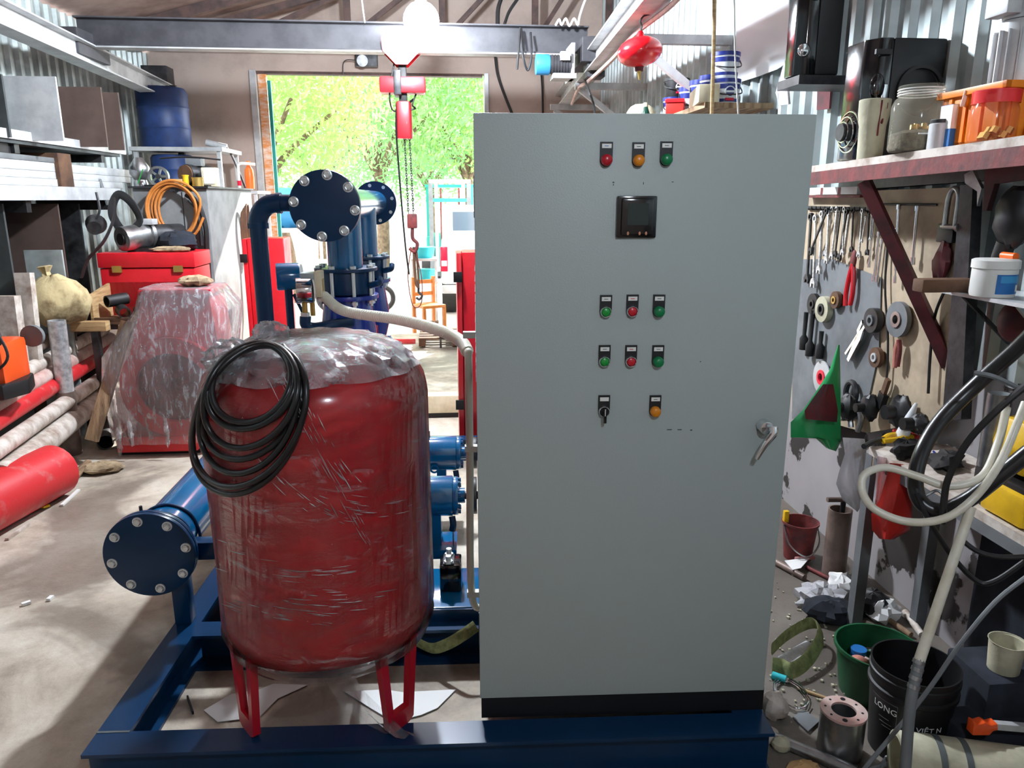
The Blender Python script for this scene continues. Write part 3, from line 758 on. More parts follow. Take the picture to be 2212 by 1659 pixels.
# white streaks laid on the tank front as painted highlights of the film creases
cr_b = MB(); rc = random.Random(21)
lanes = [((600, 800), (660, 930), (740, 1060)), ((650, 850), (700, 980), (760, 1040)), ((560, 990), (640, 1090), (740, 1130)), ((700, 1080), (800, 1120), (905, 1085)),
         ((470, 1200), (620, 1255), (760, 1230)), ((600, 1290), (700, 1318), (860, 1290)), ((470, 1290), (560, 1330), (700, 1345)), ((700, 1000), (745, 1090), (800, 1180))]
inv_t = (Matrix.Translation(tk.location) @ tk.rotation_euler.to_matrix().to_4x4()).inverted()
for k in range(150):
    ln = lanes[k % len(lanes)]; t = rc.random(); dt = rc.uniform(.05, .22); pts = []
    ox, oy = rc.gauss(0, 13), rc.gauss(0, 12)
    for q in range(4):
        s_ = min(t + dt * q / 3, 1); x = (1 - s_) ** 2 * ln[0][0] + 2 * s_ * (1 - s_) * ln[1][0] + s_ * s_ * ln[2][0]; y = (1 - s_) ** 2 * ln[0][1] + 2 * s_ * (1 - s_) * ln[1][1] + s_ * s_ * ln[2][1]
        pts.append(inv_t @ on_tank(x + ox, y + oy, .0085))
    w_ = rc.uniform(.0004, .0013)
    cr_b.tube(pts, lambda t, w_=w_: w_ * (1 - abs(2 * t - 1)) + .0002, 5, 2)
tag(cr_b.build('film_glints', 'film_bag', tk), kind='stuff')
# ------------------------------------------------------------------ manifolds, valves, pumps (their own direction on the skid)
def hexbolt(r=.0115, h=.010, washer=True):
    b = MB(); b.cyl((0, -.003, 0), (0, -h + .003, 0), r, n=6, cap=False); b.cyl((0, -h + .003, 0), (0, -h, 0), r, r * .80, n=6, cap=False)
    b.lathe([(0, -.0012), (r * .5, -.0012), (r * .80, 0)], 6, Matrix.Translation((0, -h, 0)) @ Matrix.Rotation(rad(90), 4, 'X'))
    b.lathe([(r * 1.0, .0042), (r * 1.30, .003), (r * 1.38, 0)], 24, Matrix.Rotation(rad(90), 4, 'X'))
    return b.mesh('bolt', smooth=False)
def blind_flange(par, r, rb, n, off, y0, th, m, bolt, bolts=True, holes=False):
    MB().cyl((0, y0 + th, 0), (0, y0, 0), r, n=56).build('blind_flange' if not holes else 'end_flange', m, par, bevel=.003, ang=30)
    MB().cyl((0, y0 + 2 * th + .004, 0), (0, y0 + th + .004, 0), r, n=56).build('weld_flange', m, par, bevel=.003, ang=30)
    for k in range(n):
        a = off + 2 * math.pi * k / n; put('bolt', bolt, 'bolt_steel', par, (rb * math.cos(a), y0, rb * math.sin(a)))
# suction manifold (low, left)
P1 = A(322, 1200, 2.55, SV)
sm_ = thing('suction_manifold', 'low dark blue suction manifold pipe with bolted end flange beside the tank', 'pipe', P1, PM)
R1 = .162
blind_flange(sm_, R1, R1 * .83, 8, rad(101), 0, .018, 'navy', hexbolt(.0135, .012))
MB().cyl((0, .03, 0), (0, 2.3, 0), .108, n=40).build('pipe', 'blue', sm_)
MB().cyl((0, .13, 0), (0, .137, 0), .113, n=40).build('weld_ring', 'navy', sm_)
for k, yy in enumerate((.85, 1.5)):
    MB().cyl((.0, yy, 0), (.42, yy, 0), .08, n=28).build('branch', 'blue', sm_)
lz = -(P1.z - ZS)
MB().box(.022, .082, .10, .16, lz + .002, -.09).build('support_post', 'navy', sm_, bevel=.003)
MB().box(.022, .34, .10, .16, -.075, -.005).build('support_arm', 'navy', sm_, bevel=.003)
MB().tube([(.112, .20, -.12), (.113, .20, 0), (0.08, .20, .08), (0, .20, .113), (-.08, .20, .08), (-.113, .20, 0)], .006, 8).build('u_bolt', 'navy', sm_)
MB().cyl((-.03, .05, R1 - .05), (-.03, .05, R1 + .01), .006).build('stud', 'dark_steel', sm_)

# discharge manifold (high)
P2 = A(701, 445, 2.79, SV)
dm = thing('discharge_manifold', 'high dark blue discharge manifold with round bolted flange', 'pipe', P2, PM)
R2 = .126
blind_flange(dm, R2, R2 * .86, 8, rad(82), 0, .016, 'navy', hexbolt(.0135, .011))
MB().cyl((0, .03, 0), (0, 1.84, 0), .070, n=36).build('pipe', 'blue', dm)
YE = 1.84
ef = MB(); n_ = 48
ef.pipe((0, YE, 0), (0, YE + .018, 0), R2, .062, n_); ef.build('end_flange', 'navy', dm)
for k in range(8):
    a = rad(60) + 2 * math.pi * k / 8
    MB().cyl((R2 * .83 * math.cos(a), YE - .001, R2 * .83 * math.sin(a)), (R2 * .83 * math.cos(a), YE + .02, R2 * .83 * math.sin(a)), .010, n=14).build('bolt_hole', 'white_plastic', dm)
RV_T = (.46, 1.13)
zf = zat(740, 578, 3.25) - P2.z
for t in RV_T:
    MB().cyl((0, t, -.02), (0, t, zf), .0725, n=32).build('riser', 'blue', dm)
    MB().cyl((0, t, zf), (0, t, zf - .014), .132, n=44).build('riser_flange', 'navy', dm, bevel=.002)
# left drop pipe with elbow
el = MB(); xo = -.262
arc = [(xo + .075 - .075 * math.sin(a), .10, -.065 + .075 * math.cos(a)) for a in [rad(15 * k) for k in range(7)]]
el.tube([(-.06, .10, .01), (-.12, .10, .01)] + arc + [(xo, .10, -.12), (xo, .10, -.7), (xo, .10, -1.38)], .031, 18, 3)
el.build('drop_pipe', 'navy', dm)
MB().tube(arc, .035, 18, 3).build('elbow', 'navy', dm)
for (a_, b_) in (((-.172, .10, .01), (-.19, .10, .01)), ((xo, .10, -.062), (xo, .10, -.082))): MB().cyl(a_, b_, .038, n=20).build('elbow_collar', 'navy', dm)

stud = MB().cyl((0, 0, -.16), (0, 0, .012), .0075, n=10).cyl((0, 0, 0), (0, 0, .012), .0135, n=6).cyl((0, 0, -.15), (0, 0, -.137), .0135, n=6).mesh('stud_bolt', smooth=False)
def valve(t, label):
    base = P2 + MV * t + Vector((0, 0, zf - .62))
    va = thing('check_valve', label, 'valve', base, PM)
    H = .62 - .014
    MB().cyl((0, 0, H - .002), (0, 0, H - .095), .108, n=40).build('wafer_body', 'navy', va, bevel=.004)
    MB().cyl((0, 0, H - .100), (0, 0, H - .118), .132, n=44).build('top_flange', 'royal', va, bevel=.002)
    MB().lathe([(.0, H - .118), (.098, H - .118), (.104, H - .16), (.118, H - .26), (.118, H - .33), (.10, H - .40), (.10, H - .42)], 36).build('body', 'royal', va, ang=50)
    MB().cyl((0, 0, H - .42), (0, 0, H - .44), .132, n=44).build('bottom_flange', 'royal', va, bevel=.002)
    MB().cyl((0, 0, H - .44), (0, 0, 0), .075, n=30).build('spool', 'royal', va)
    for k in range(8):
        a = rad(22 + 45 * k); put('stud_bolt', stud, 'bolt_steel', va, (.115 * math.cos(a), .115 * math.sin(a), H + .014))
    for k in range(8):
        a = rad(22 + 45 * k); MB().cyl((.115 * math.cos(a), .115 * math.sin(a), H - .42), (.115 * math.cos(a), .115 * math.sin(a), H - .408), .0135, n=6).build('nut', 'bolt_steel', va)
    MB().tube([(.10, -.05, H - .06), (.14, -.05, H - .05), (.145, -.03, H - .03)], .014, 8).build('gear_lug', 'navy', va)
    MB().box(-.03, .07, -.135, -.122, H - .372, H - .325).build('tag_plate', 'red', va, bevel=.004)
    return va
valve(RV_T[0], 'blue check valve with bolted flanges under the nearer riser')
valve(RV_T[1], 'blue check valve with bolted flanges under the farther riser')

# pumps between tank and cabinet: bearing housings point right, toward their motors
PUZ = .42
def pump(v, label, near):
    pu = thing('pump', label, 'pump', sf(-.13, v, ZS), PS)
    zc = PUZ - ZS
    MB().cyl((-.34, 0, zc), (.005, 0, zc), .092, n=40).build('bearing_housing', 'blue', pu, bevel=.004)
    MB().cyl((.005, 0, zc), (.030, 0, zc), .088, n=40).build('end_cover', 'blue', pu, bevel=.004)
    bm_ = MB().cyl((0, 0, 0), (.012, 0, 0), .010, n=6).mesh('bolt', smooth=False)
    for k in range(8):
        a = rad(20 + 45 * k); put('bolt', bm_, 'blue', pu, (.030, .072 * math.cos(a), zc + .072 * math.sin(a)))
    MB().cyl((.03, 0, zc), (.06, 0, zc), .035, n=24).build('seal_housing', 'blue', pu)
    MB().cyl((.06, 0, zc), (.20, 0, zc), .018, n=16).build('shaft', 'dark_steel', pu)
    MB().cyl((.085, 0, zc), (.115, 0, zc), .085, n=32).build('coupling', 'dark_steel', pu, bevel=.004)
    MB().cyl((.120, 0, zc), (.15, 0, zc), .085, n=32).build('coupling', 'dark_steel', pu, bevel=.004)
    MB().pipe((-.11, -.088, zc - .055), (-.11, -.098, zc - .055), .024, .016, 20).build('sight_glass', 'blue', pu)
    MB().cyl((-.14, 0, zc + .09), (-.14, 0, zc + .125), .006, n=10).build('oil_cap', 'dark_steel', pu)
    MB().lathe([(.0, -.11), (.16, -.11), (.19, -.06), (.19, .06), (.16, .11), (.0, .11)], 36, Tm((-.42, 0, zc)) @ Matrix.Rotation(rad(90), 4, 'Y')).build('volute', 'blue', pu, ang=50)
    MB().cyl((-.45, 0, zc + .1), (-.45, 0, zc + .40), .07, n=28).build('outlet', 'royal', pu)
    MB().tube([(.0, -.04, zc - .085), (.005, -.05, zc - .12), (.0, -.05, zc - .15)], .016, 8).build('drain_bracket', 'navy', pu)
    MB().cyl((.005, -.05, .01), (.005, -.05, zc - .14), .004, n=8).build('drain_line', 'steel', pu)
    MB().box(-.5, .02, -.1, .1, 0.001, .045).build('foot', 'blue', pu, bevel=.004)
    MB().box(-.10, -.05, -.05, .05, .04, zc - .07).build('support', 'blue', pu)
    MB().cyl((.22, 0, zc + .02), (.62, 0, zc + .02), .12, n=36).build('motor', 'blue', pu, bevel=.01)
    MB().box(.24, .6, -.11, .11, .001, .06).build('motor_foot', 'blue', pu)
    return pu
pump(3.25, 'blue pump bearing housing nearer the cabinet and the tank', True)
pump(3.85, 'blue pump bearing housing farther back beside the red cabinet', False)
bs = thing('blue_plinth', 'blue steel pump base plate between the tank and control cabinet', 'base', sf(-.13, 2.80, ZS), PS)
MB().box(-.32, .30, -.16, .16, .001, .055).build('plate', 'blue', bs, bevel=.004)
MB().box(-.32, .30, -.17, -.155, -.0, .05).build('front_lip', 'navy', bs)
jb = thing('junction_box', 'black clamp box with two bolts standing on the blue base', 'box', sf(-.122, 2.80, ZS + .056), PS)
MB().box(-.045, .045, -.05, .06, 0, .12).build('case', 'black_gloss', jb, bevel=.014)
MB().box(-.03, .015, -.045, .04, .118, .127).build('cover', 'dark_steel', jb, bevel=.003)
for yy in (-.035, .03): MB().cyl((-.008, yy, .125), (-.008, yy, .155), .011, n=14).cyl((-.008, yy, .125), (-.008, yy, .134), .018, n=6).build('bolt', 'bolt_steel', jb, smooth=False)

# gauges and pressure switch on the near riser
gp = A(621, 598, 3.1, SV)
gg = thing('contact_gauge', 'round dark blue gauge body seen from behind left of riser', 'gauge', gp - Vector((0, 0, .32)), PM)
gz = .32
MB().cyl((-.045, 0, gz), (.045, 0.02, gz), .055, n=32).build('case', 'blue', gg, bevel=.006)
MB().cyl((.045, .02, gz), (.052, .02, gz), .05, n=32).build('dial', 'white_plastic', gg)
MB().cyl((.0, 0, gz - .05), (.0, .0, gz - .42), .016, n=14).build('stem', 'navy', gg)
MB().tube([(.02, 0, gz - .07), (.06, 0, gz - .17), (.085, 0, gz - .26)], .007, 8).build('brace', 'navy', gg)
gp = A(656, 628, 2.95, SV)
g2 = thing('pressure_gauge', 'silver round pressure gauge below the cream switch box', 'gauge', gp - Vector((0, 0, .14)), PM)
gz = .14
MB().cyl((-.030, 0, gz), (.030, .012, gz), .050, n=32).build('case', 'chrome', g2, bevel=.005)
MB().cyl((.030, .012, gz), (.036, .014, gz), .044, n=32).build('dial', 'white_plastic', g2)
MB().cyl((0, 0, gz - .045), (0, 0, gz - .085), .011, n=12).build('stem', 'brass', g2)
MB().cyl((0, 0, gz - .085), (0, 0, gz - .10), .018, n=6).build('union_nut', 'bolt_steel', g2)
MB().tube([(0, 0, gz - .10), (0, .0, gz - .135), (.03, .02, gz - .15), (.09, .06, gz - .145), (.16, .12, gz - .145)], .022, 12).build('elbow', 'navy', g2)
sp_ = A(677, 640, 3.0, SV)
s2 = thing('pressure_switch', 'cream rectangular pressure switch box beside the silver gauge', 'switch', sp_, PM)
MB().box(-.040, .014, -.04, .04, .0, .095).build('case', 'cabinet_grey', s2, bevel=.004)
MB().box(.014, .040, -.04, .04, .0, .10).build('front_cover', 'cream', s2, bevel=.004)
for k in (-.015, .012): MB().box(.040, .042, k - .002, k + .003, .02, .07).build('scale_slot', 'brass', s2)
MB().cyl((.03, 0, -.02), (.03, 0, .0), .016, n=14).build('gland', 'white_plastic', s2)
MB().cyl((-.01, 0.02, -.08), (-.01, .02, .0), .010, n=10).build('stem', 'brass', s2)
# green lifting strap lying over the skid
st = [A(840, 1388, 2.66, SV), A(880, 1378, 2.62, SV), A(930, 1400, 2.56, SV), A(965, 1392, 2.52, SV), A(1000, 1372, 2.50, SV), A(1028, 1352, 2.52, SV)]
hose('lifting_strap', 'pale green webbing strap draped between tank legs and cabinet', 'strap', st, .022, 'strap_green', 8, 6, flat=(.25, 1))
# patches of light painted as white sheets, and dropped bits, inside the skid
for (poly, lab, z) in (([(745, 1495), (830, 1490), (870, 1496), (985, 1490), (945, 1530), (910, 1545), (850, 1560), (800, 1530)], 'light patch drawn as white sheet on floor inside skid near right tank leg', .004),
                       ([(440, 1535), (500, 1500), (560, 1490), (590, 1478), (665, 1480), (600, 1510), (560, 1550), (470, 1560)], 'light patch drawn as white sheet on floor inside skid under left tank leg', .004)):
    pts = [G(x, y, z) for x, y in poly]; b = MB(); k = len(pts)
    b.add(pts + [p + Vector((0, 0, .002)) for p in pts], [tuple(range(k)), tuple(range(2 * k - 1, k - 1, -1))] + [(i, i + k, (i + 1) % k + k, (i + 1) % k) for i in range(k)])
    wsolo('white_sheet', lab, 'paper', b, 'paper', pts[0], 'light patches in the skid', smooth=False)
pts = [G(x, y, .003) for x, y in ((1196, 1659), (1215, 1640), (1330, 1636), (1342, 1643), (1332, 1672), (1200, 1690))]; k = len(pts)
b = MB().add(pts + [p + Vector((0, 0, .003)) for p in pts], [tuple(range(k)), tuple(range(2 * k - 1, k - 1, -1))] + [(i, i + k, (i + 1) % k + k, (i + 1) % k) for i in range(k)])
wsolo('cardboard_scrap', 'pale scrap of card on floor before the skid', 'card', b, 'paper', pts[0], smooth=False)
for (x, y, x2, y2, lab, m) in ((47, 1306, 66, 1300, 'short white chalk stick on bare floor, left one', 'paper'), (104, 1296, 113, 1288, 'short white chalk stick on bare floor, right one', 'paper'),
                            (133, 1092, 170, 1058, 'thin white plastic strip on floor by red pipe', 'white_plastic'), (15, 1165, 62, 1131, 'grey plastic strip on floor beside red pipe', 'pipe_white'),
                            (405, 1505, 417, 1540, 'thin dark nail lying on floor inside the skid', 'dark_steel')):
    a_, b_ = G(x, y, .008), G(x2, y2, .008); wd = .018 if m != 'dark_steel' else .006
    wsolo('floor_strip', lab, 'scrap', MB().bar(a_, b_, wd, .012), m, (a_ + b_) / 2 - Vector((0, 0, .006)), smooth=False)
a_ = G(90, 1094, .01); wsolo('yellow_chip', 'small yellow plastic chip on floor by red pipe', 'scrap', MB().flat([(-.05, -.015), (.03, -.03), (.05, .0), (.0, .03)], 0, .012, Tm(a_)), 'yellow', a_, smooth=False)
# ------------------------------------------------------------------ left side: rack, machine, chest, pipes
RKU = -2.76
rk = thing('storage_rack', 'long pale steel storage rack against left wall holding bars and plates', 'rack', rf(RKU, 4.0, 0), PR)
def yv(v): return v - 4.0
MB().box(-.03, .03, yv(4.0), yv(6.9), 1.74, 1.835).build('front_beam', 'light_steel', rk, smooth=False)
MB().box(-.58, -.53, yv(4.0), yv(6.9), 1.74, 1.82).build('rear_beam', 'light_steel', rk, smooth=False)
MB().box(-.015, .015, yv(4.0), yv(7.15), 2.125, 2.185).build('front_beam', 'light_steel', rk, smooth=False)
MB().box(-.58, -.0, yv(4.0), yv(7.05), 2.10, 2.13).build('deck', 'dark_sheet', rk, smooth=False)
MB().box(-.56, -.04, yv(4.0), yv(6.85), 1.75, 1.77).build('deck', 'dark_sheet', rk, smooth=False)
MB().box(-.14, -.04, yv(4.6), yv(5.41), 2.02, 2.099).build('cross_tube', 'black', rk, smooth=False)
for (uu, vv) in ((-.55, 6.75), (-.55, 5.45), (-.55, 4.1)):
    MB().box(uu - .03, uu + .03, yv(vv) - .03, yv(vv) + .03, 0, 2.11).build('post', 'dark_steel', rk, smooth=False)
    MB().box(-.55, -.0, yv(vv) - .03, yv(vv) + .03, 1.66, 1.739).build('arm', 'dark_steel', rk, smooth=False); MB().box(-.55, -.02, yv(vv) - .03, yv(vv) + .03, 2.04, 2.099).build('arm', 'dark_steel', rk, smooth=False)
MB().bar((-.03, yv(6.62), 1.97), (.03, yv(6.62), 1.70), .05, .012).build('hanger_strap', 'grey_paint', rk, smooth=False)
MB().bar((-.50, yv(6.70), 1.60), (-.50, yv(5.5), .85), .04, .04).build('brace', 'dark_steel', rk, smooth=False)
for k, (uu, z, w_, h_, va, vb, lab, m) in enumerate((
        (-.04, 1.836, .07, .05, 4.0, 7.05, 'long pale steel bar at front of rack, lowest in its stack', 'light_steel'),
        (-.05, 1.887, .08, .05, 4.0, 7.25, 'long pale steel bar at front of rack, upper one', 'light_steel'),
        (-.06, 1.938, .10, .06, 4.0, 7.4, 'longest pale steel box bar topmost on the rack', 'light_steel'),
        (-.17, 1.771, .09, .10, 4.0, 6.9, 'grey steel bar behind the front bars on rack', 'grey_paint'),
        (-.03, 1.999, .05, .035, 4.0, 5.9, 'short grey flat bar lying on top of pale bars', 'grey_paint'))):
    solo('steel_bar', lab, 'bar', MB().box(-w_ / 2, w_ / 2, 0, vb - va, 0, h_), m, rf(RKU + uu, va, z + .001), PR, 'steel bars on the rack', bevel=.004)
def standing(name, label, cat, x0, x1, y0, y1, v, th, m, bottom=None, lean=0, rotz=None, **kw):
    """flat upright board between photo columns x0..x1, rows y0 (top)..y1 (foot)"""
    a = A(x0, y1, v); b_ = A(x1, y1, v); zb = a.z if bottom is None else bottom; zt_ = zat((x0 + x1) / 2, y0, v)
    w_ = (Vector((b_.x, b_.y)) - Vector((a.x, a.y))).length
    return solo(name, label, cat, MB().box(0, w_, -th / 2, th / 2, 0, zt_ - zb), m, Vector((a.x, a.y, zb)), 0, None, (lean, 0, PR if rotz is None else rotz), **kw)
standing('metal_plate', 'brown rusty metal plate standing on the upper rack shelf', 'plate', 140, 232, 188, 305, 6.3, .02, 'brown_panel', 2.186 - .05)
standing('metal_plate', 'narrower brown plate leaning beside the large brown plate', 'plate', 234, 268, 200, 310, 6.7, .02, 'brown_panel', 2.136)
standing('white_board', 'white sheet board standing on the upper rack shelf', 'board', 15, 134, 165, 268, 5.6, .02, 'light_steel', 2.131)
standing('metal_plate', 'dark plate standing at left end of the upper rack shelf', 'plate', -60, 20, 160, 268, 5.3, .02, 'dark_sheet', 2.131)
b = MB().box(-.14, .14, -.12, .12, 0, .16); solo('carton', 'brown carton on the lower rack shelf under upper deck', 'box', b, 'cardboard', rf(-3.0, 5.6, 1.872), PR + .1, bevel=.004)
b = MB().box(-.3, .3, -.1, .1, 0, .30); solo('wooden_board', 'dark brown board block behind carton on lower rack shelf', 'board', b, 'wood_dark', rf(-3.04, 6.0, 1.771), PR, bevel=.004)
b = MB().lathe([(0, 0), (.05, 0), (.055, .12), (.03, .16), (.02, .2), (0, .2)], 16); solo('blue_bottle', 'small blue bottle at left end of lower rack shelf', 'bottle', b, 'sky_blue', rf(-2.98, 4.95, 1.872), PR)
# dark panels stored under the rack
standing('sheet_panel', 'dark steel sheet leaning under the rack by left wall', 'sheet', -80, 45, 440, 690, 5.3, .02, 'dark_sheet', 0.0)
standing('sheet_panel', 'brownish grey steel sheet leaning under the rack', 'sheet', 45, 160, 440, 690, 5.9, .02, 'brown_panel', 0.0)
standing('sheet_panel', 'grey corrugated offcut leaning behind the jute sack', 'sheet', 75, 155, 540, 690, 5.75, .02, 'galv_left', 0.0)
standing('sheet_panel', 'dark grey sheet standing beside the red tool chest', 'sheet', 150, 205, 440, 700, 6.35, .02, 'dark_steel', 0.0)
hose('rack_belt', 'loose grey drive belt hanging from the end of rack', 'belt', [A(258, 420, 6.35), A(285, 440, 6.3), A(302, 478, 6.25), A(270, 500, 6.25), A(245, 470, 6.3), A(244, 440, 6.35)], .012, 'rubber', 6, 6, True, flat=(1, 3))
hose('rack_belt', 'long thin black belt hanging down beside gray machine', 'belt', [A(248, 430, 6.1), A(246, 470, 6.0), A(225, 520, 5.9), A(190, 560, 5.85), A(175, 600, 5.85)], .012, 'rubber', 6, 6, False, flat=(.6, 2))
lampb = thing('work_lamp', 'round dark work lamp hanging under the rack end', 'lamp', A(205, 490, 6.0), PR)
MB().lathe([(.0, .05), (.05, .05), (.06, -.02), (.075, -.10)], 20, Tm((0, 0, 0), (rad(100), 0, .3))).build('shade', 'dark_steel', lampb)
MB().tube([(0, 0, .03), (.04, .02, .12), (.02, .05, .25)], .01, 6).build('arm', 'dark_steel', lampb)

# grey machine cabinet
GV = 6.62
gm0 = A(285, 405, GV); u0 = ruv(gm0)[0]; u1 = ruv(A(446, 405, GV))[0]; ztop = gm0.z - .005
gm = thing('machine_cabinet', 'big grey steel machine cabinet with motor and pulley on top', 'machine', rf(u0, GV, 0), PR)
MB().box(0, u1 - u0, 0, 1.5, 0, ztop).build('body', 'machine_grey', gm, bevel=.01)
for k in (.33, .66): MB().box((u1 - u0) * k - .003, (u1 - u0) * k + .003, -.004, 0, .1, ztop - .03).build('panel_seam', 'dark_steel', gm)
MB().box(-.02, u1 - u0 + .02, -.03, 1.52, ztop, ztop + .015).build('top_sheet', 'dark_steel', gm)
tz_ = ztop + .016
def on_top(x, y, v, z=None): v += .42; p = A(x, y, v); return Vector((p.x, p.y, tz_ if z is None else z))
pl = thing('belt_pulley', 'spoked grey pulley wheel on top of the grey machine', 'pulley', on_top(342, 372, 6.5), PR)
MB().pipe((0, -.02, .085), (0, .02, .085), .085, .066, 28).build('rim', 'steel', pl)
for k in range(5):
    a = 2 * math.pi * k / 5; MB().bar((0, 0, .085), (.07 * math.cos(a), 0, .085 + .07 * math.sin(a)), .016, .016).build('spoke', 'steel', pl)
MB().cyl((0, -.03, .085), (0, .12, .085), .02).build('hub', 'dark_steel', pl)
em = thing('electric_motor', 'dark grey electric motor on top of the grey machine', 'motor', on_top(412, 380, 6.5), PR)
MB().cyl((-.02, -.05, .10), (.10, .16, .10), .085, n=26).build('body', 'dark_steel', em, bevel=.006); MB().cyl((-.028, -.066, .10), (-.02, -.05, .10), .078, n=26).build('end_shield', 'wood_dark', em)
MB().box(-.03, .10, -.02, .10, .17, .24).build('terminal_box', 'grey_paint', em, bevel=.006)
MB().box(-.06, .14, -.02, .14, 0, .03).build('foot', 'dark_steel', em)
jb = thing('beige_switch_box', 'beige square switch box on top of grey machine corner', 'box', on_top(455, 382, 6.4), PR)
MB().box(-.06, .06, -.05, .05, 0, .155).build('case', 'cream', jb, bevel=.006); MB().box(-.045, .045, -.056, -.05, .02, .13).build('cover', 'conduit', jb, bevel=.004)
sp = thing('steel_pump_head', 'shiny stainless pump head standing on the grey machine', 'pump', on_top(302, 372, 6.7), PR)
MB().lathe([(0, 0), (.06, 0), (.06, .03), (.05, .06), (.085, .11), (.085, .17), (.05, .22), (.03, .25), (.0, .25)], 24).build('body', 'steel', sp)
solo('drive_belt', 'black drive belt stretched between pulley and motor', 'belt', MB().tube([(0, 0, 0), (.25, .0, .012), (.5, 0, -.01)], .008, 6), 'rubber', A(345, 342, 6.9), PR)
for (x, m, lab, w_, h_) in ((402, 'yellow', 'small yellow tin on front edge of grey machine', .05, .09), (428, 'brass', 'brass coloured block on front edge of grey machine', .09, .07)):
    solo('small_tin', lab, 'tin', MB().lathe([(0, 0), (w_ / 2, 0), (w_ / 2, h_ * .9), (w_ / 2 + .004, h_ * .9), (w_ / 2 + .004, h_), (0, h_)], 12), m, on_top(x, 400, 6.22), PR)
solo('wood_offcut', 'small wooden offcut between pulley and motor on machine', 'wood', MB().box(-.07, .07, -.03, .03, 0, .06), 'wood', on_top(382, 375, 6.35), PR + .2, bevel=.004)
solo('green_strip', 'bright green plastic strip hanging over rack bar end', 'scrap', MB().bar((0, 0, 0), (.05, .01, .12), .03, .004), 'push_green', A(298, 397, 6.75), PR, smooth=False)
solo('cutting_sheet', 'dark cutting mat tray under the pulley on grey machine', 'tray', MB().box(-.2, .32, -.08, .1, 0, .012), 'black', on_top(370, 385, 6.35), PR, bevel=.003)
# orange hose coil and black hose on machine face
oc = []
c0 = A(382, 455, 6.56)
for k in range(5):
    for i in range(10):
        a = 2 * math.pi * i / 10 + .4; r_ = .16 + .015 * math.sin(k * 2.1) + .008 * k
        oc.append(c0 + RU * (r_ * math.cos(a) * (.9 + .05 * k) - .02 * (k % 2)) + Vector((0, 0, (r_ + .035) * math.sin(a))) + RV * (-.012 * k))
hose('orange_hose', 'coil of orange hose hanging on the grey machine front', 'hose', oc, .011, 'hose_orange', 8, 3)
MB_ = MB().cyl(c0 + Vector((0, 0, .16)) + RV * .06, c0 + Vector((0, 0, .16)) - RV * .08, .012); wsolo('coat_hook', 'steel peg holding the orange hose coil', 'hook', MB_, 'dark_steel', c0 + Vector((0, 0, .16)))
hose('black_hose', 'bundle of black hose draped over right corner of grey machine', 'hose', [A(402, 420, 6.57), A(428, 440, 6.56), A(444, 490, 6.55), A(447, 535, 6.56), A(450, 575, 6.58), A(452, 610, 6.58)], .022, 'rubber', 8)
hose('black_hose', 'second black hose hugging the bundle on grey machine corner', 'hose', [A(408, 432, 6.55), A(425, 452, 6.55), A(433, 495, 6.54), A(436, 530, 6.54)], .018, 'rubber', 8)
# cables hung on the machine's sunny side
sidep = rf(u1 + .02, 7.35, 0); cpts = []
for k in range(4):
    for i in range(8):
        a = 2 * math.pi * i / 8 + 1.2
        cpts.append(rf(u1 + .03 + .012 * k, 7.6 + .10 * math.cos(a) + .01 * k, 1.42 + (.22 + .02 * k) * math.sin(a)))
hose('cable_coil', 'brown and black cable coil on sunlit side of grey machine', 'cable', cpts, .010, 'wood_dark', 6, 3)
hose('hanging_cable', 'black cable hanging down from the coil on sunlit machine side', 'cable', [rf(u1 + .05, 7.55, 1.2), rf(u1 + .06, 7.55, .95), rf(u1 + .07, 7.53, .70), rf(u1 + .10, 7.5, .55)], .014, 'black', 6)

# blue drums on a stand behind machine
stn = thing('drum_stand', 'white steel frame stand in the back left corner', 'stand', rf(-3.2, 8.6, 0), PR)
for (x_, y_) in ((0, 0), (.85, 0), (0, .7), (.85, .7)): MB().box(x_ - .02, x_ + .02, y_ - .02, y_ + .02, 0, 2.28).build('post', 'light_steel', stn)
MB().box(-.05, .9, -.05, .75, 2.24, 2.28).build('top', 'light_steel', stn); MB().box(-.02, .87, -.02, .72, 1.7, 1.73).build('shelf', 'light_steel', stn)
def drum(loc, r, h, lab):
    t = thing('plastic_drum', lab, 'drum', loc, PR, 'blue plastic drums')
    MB().lathe([(0, 0), (r * .95, 0), (r, .03), (r, h * .3), (r * 1.03, h * .33), (r, h * .36), (r, h * .64), (r * 1.03, h * .67), (r, h * .7), (r, h * .93), (r * .9, h), (0, h)], 28).build('body', 'blue_plastic', t)
    MB().cyl((r * .5, 0, h), (r * .5, 0, h + .03), .04).build('bung', 'black', t)
drum(rf(-2.98, 8.9, 2.281), .26, .62, 'large blue plastic drum on top of the white stand')
drum(rf(-2.92, 8.85, 1.731), .22, .48, 'smaller blue plastic drum inside the white stand')
solo('cabinet_box', 'dark box beside the drums high on the back left wall', 'box', MB().box(-.14, .14, -.12, .12, 0, .3), 'dark_steel', rf(-3.18, 9.45, 2.9), PR, bevel=.01)

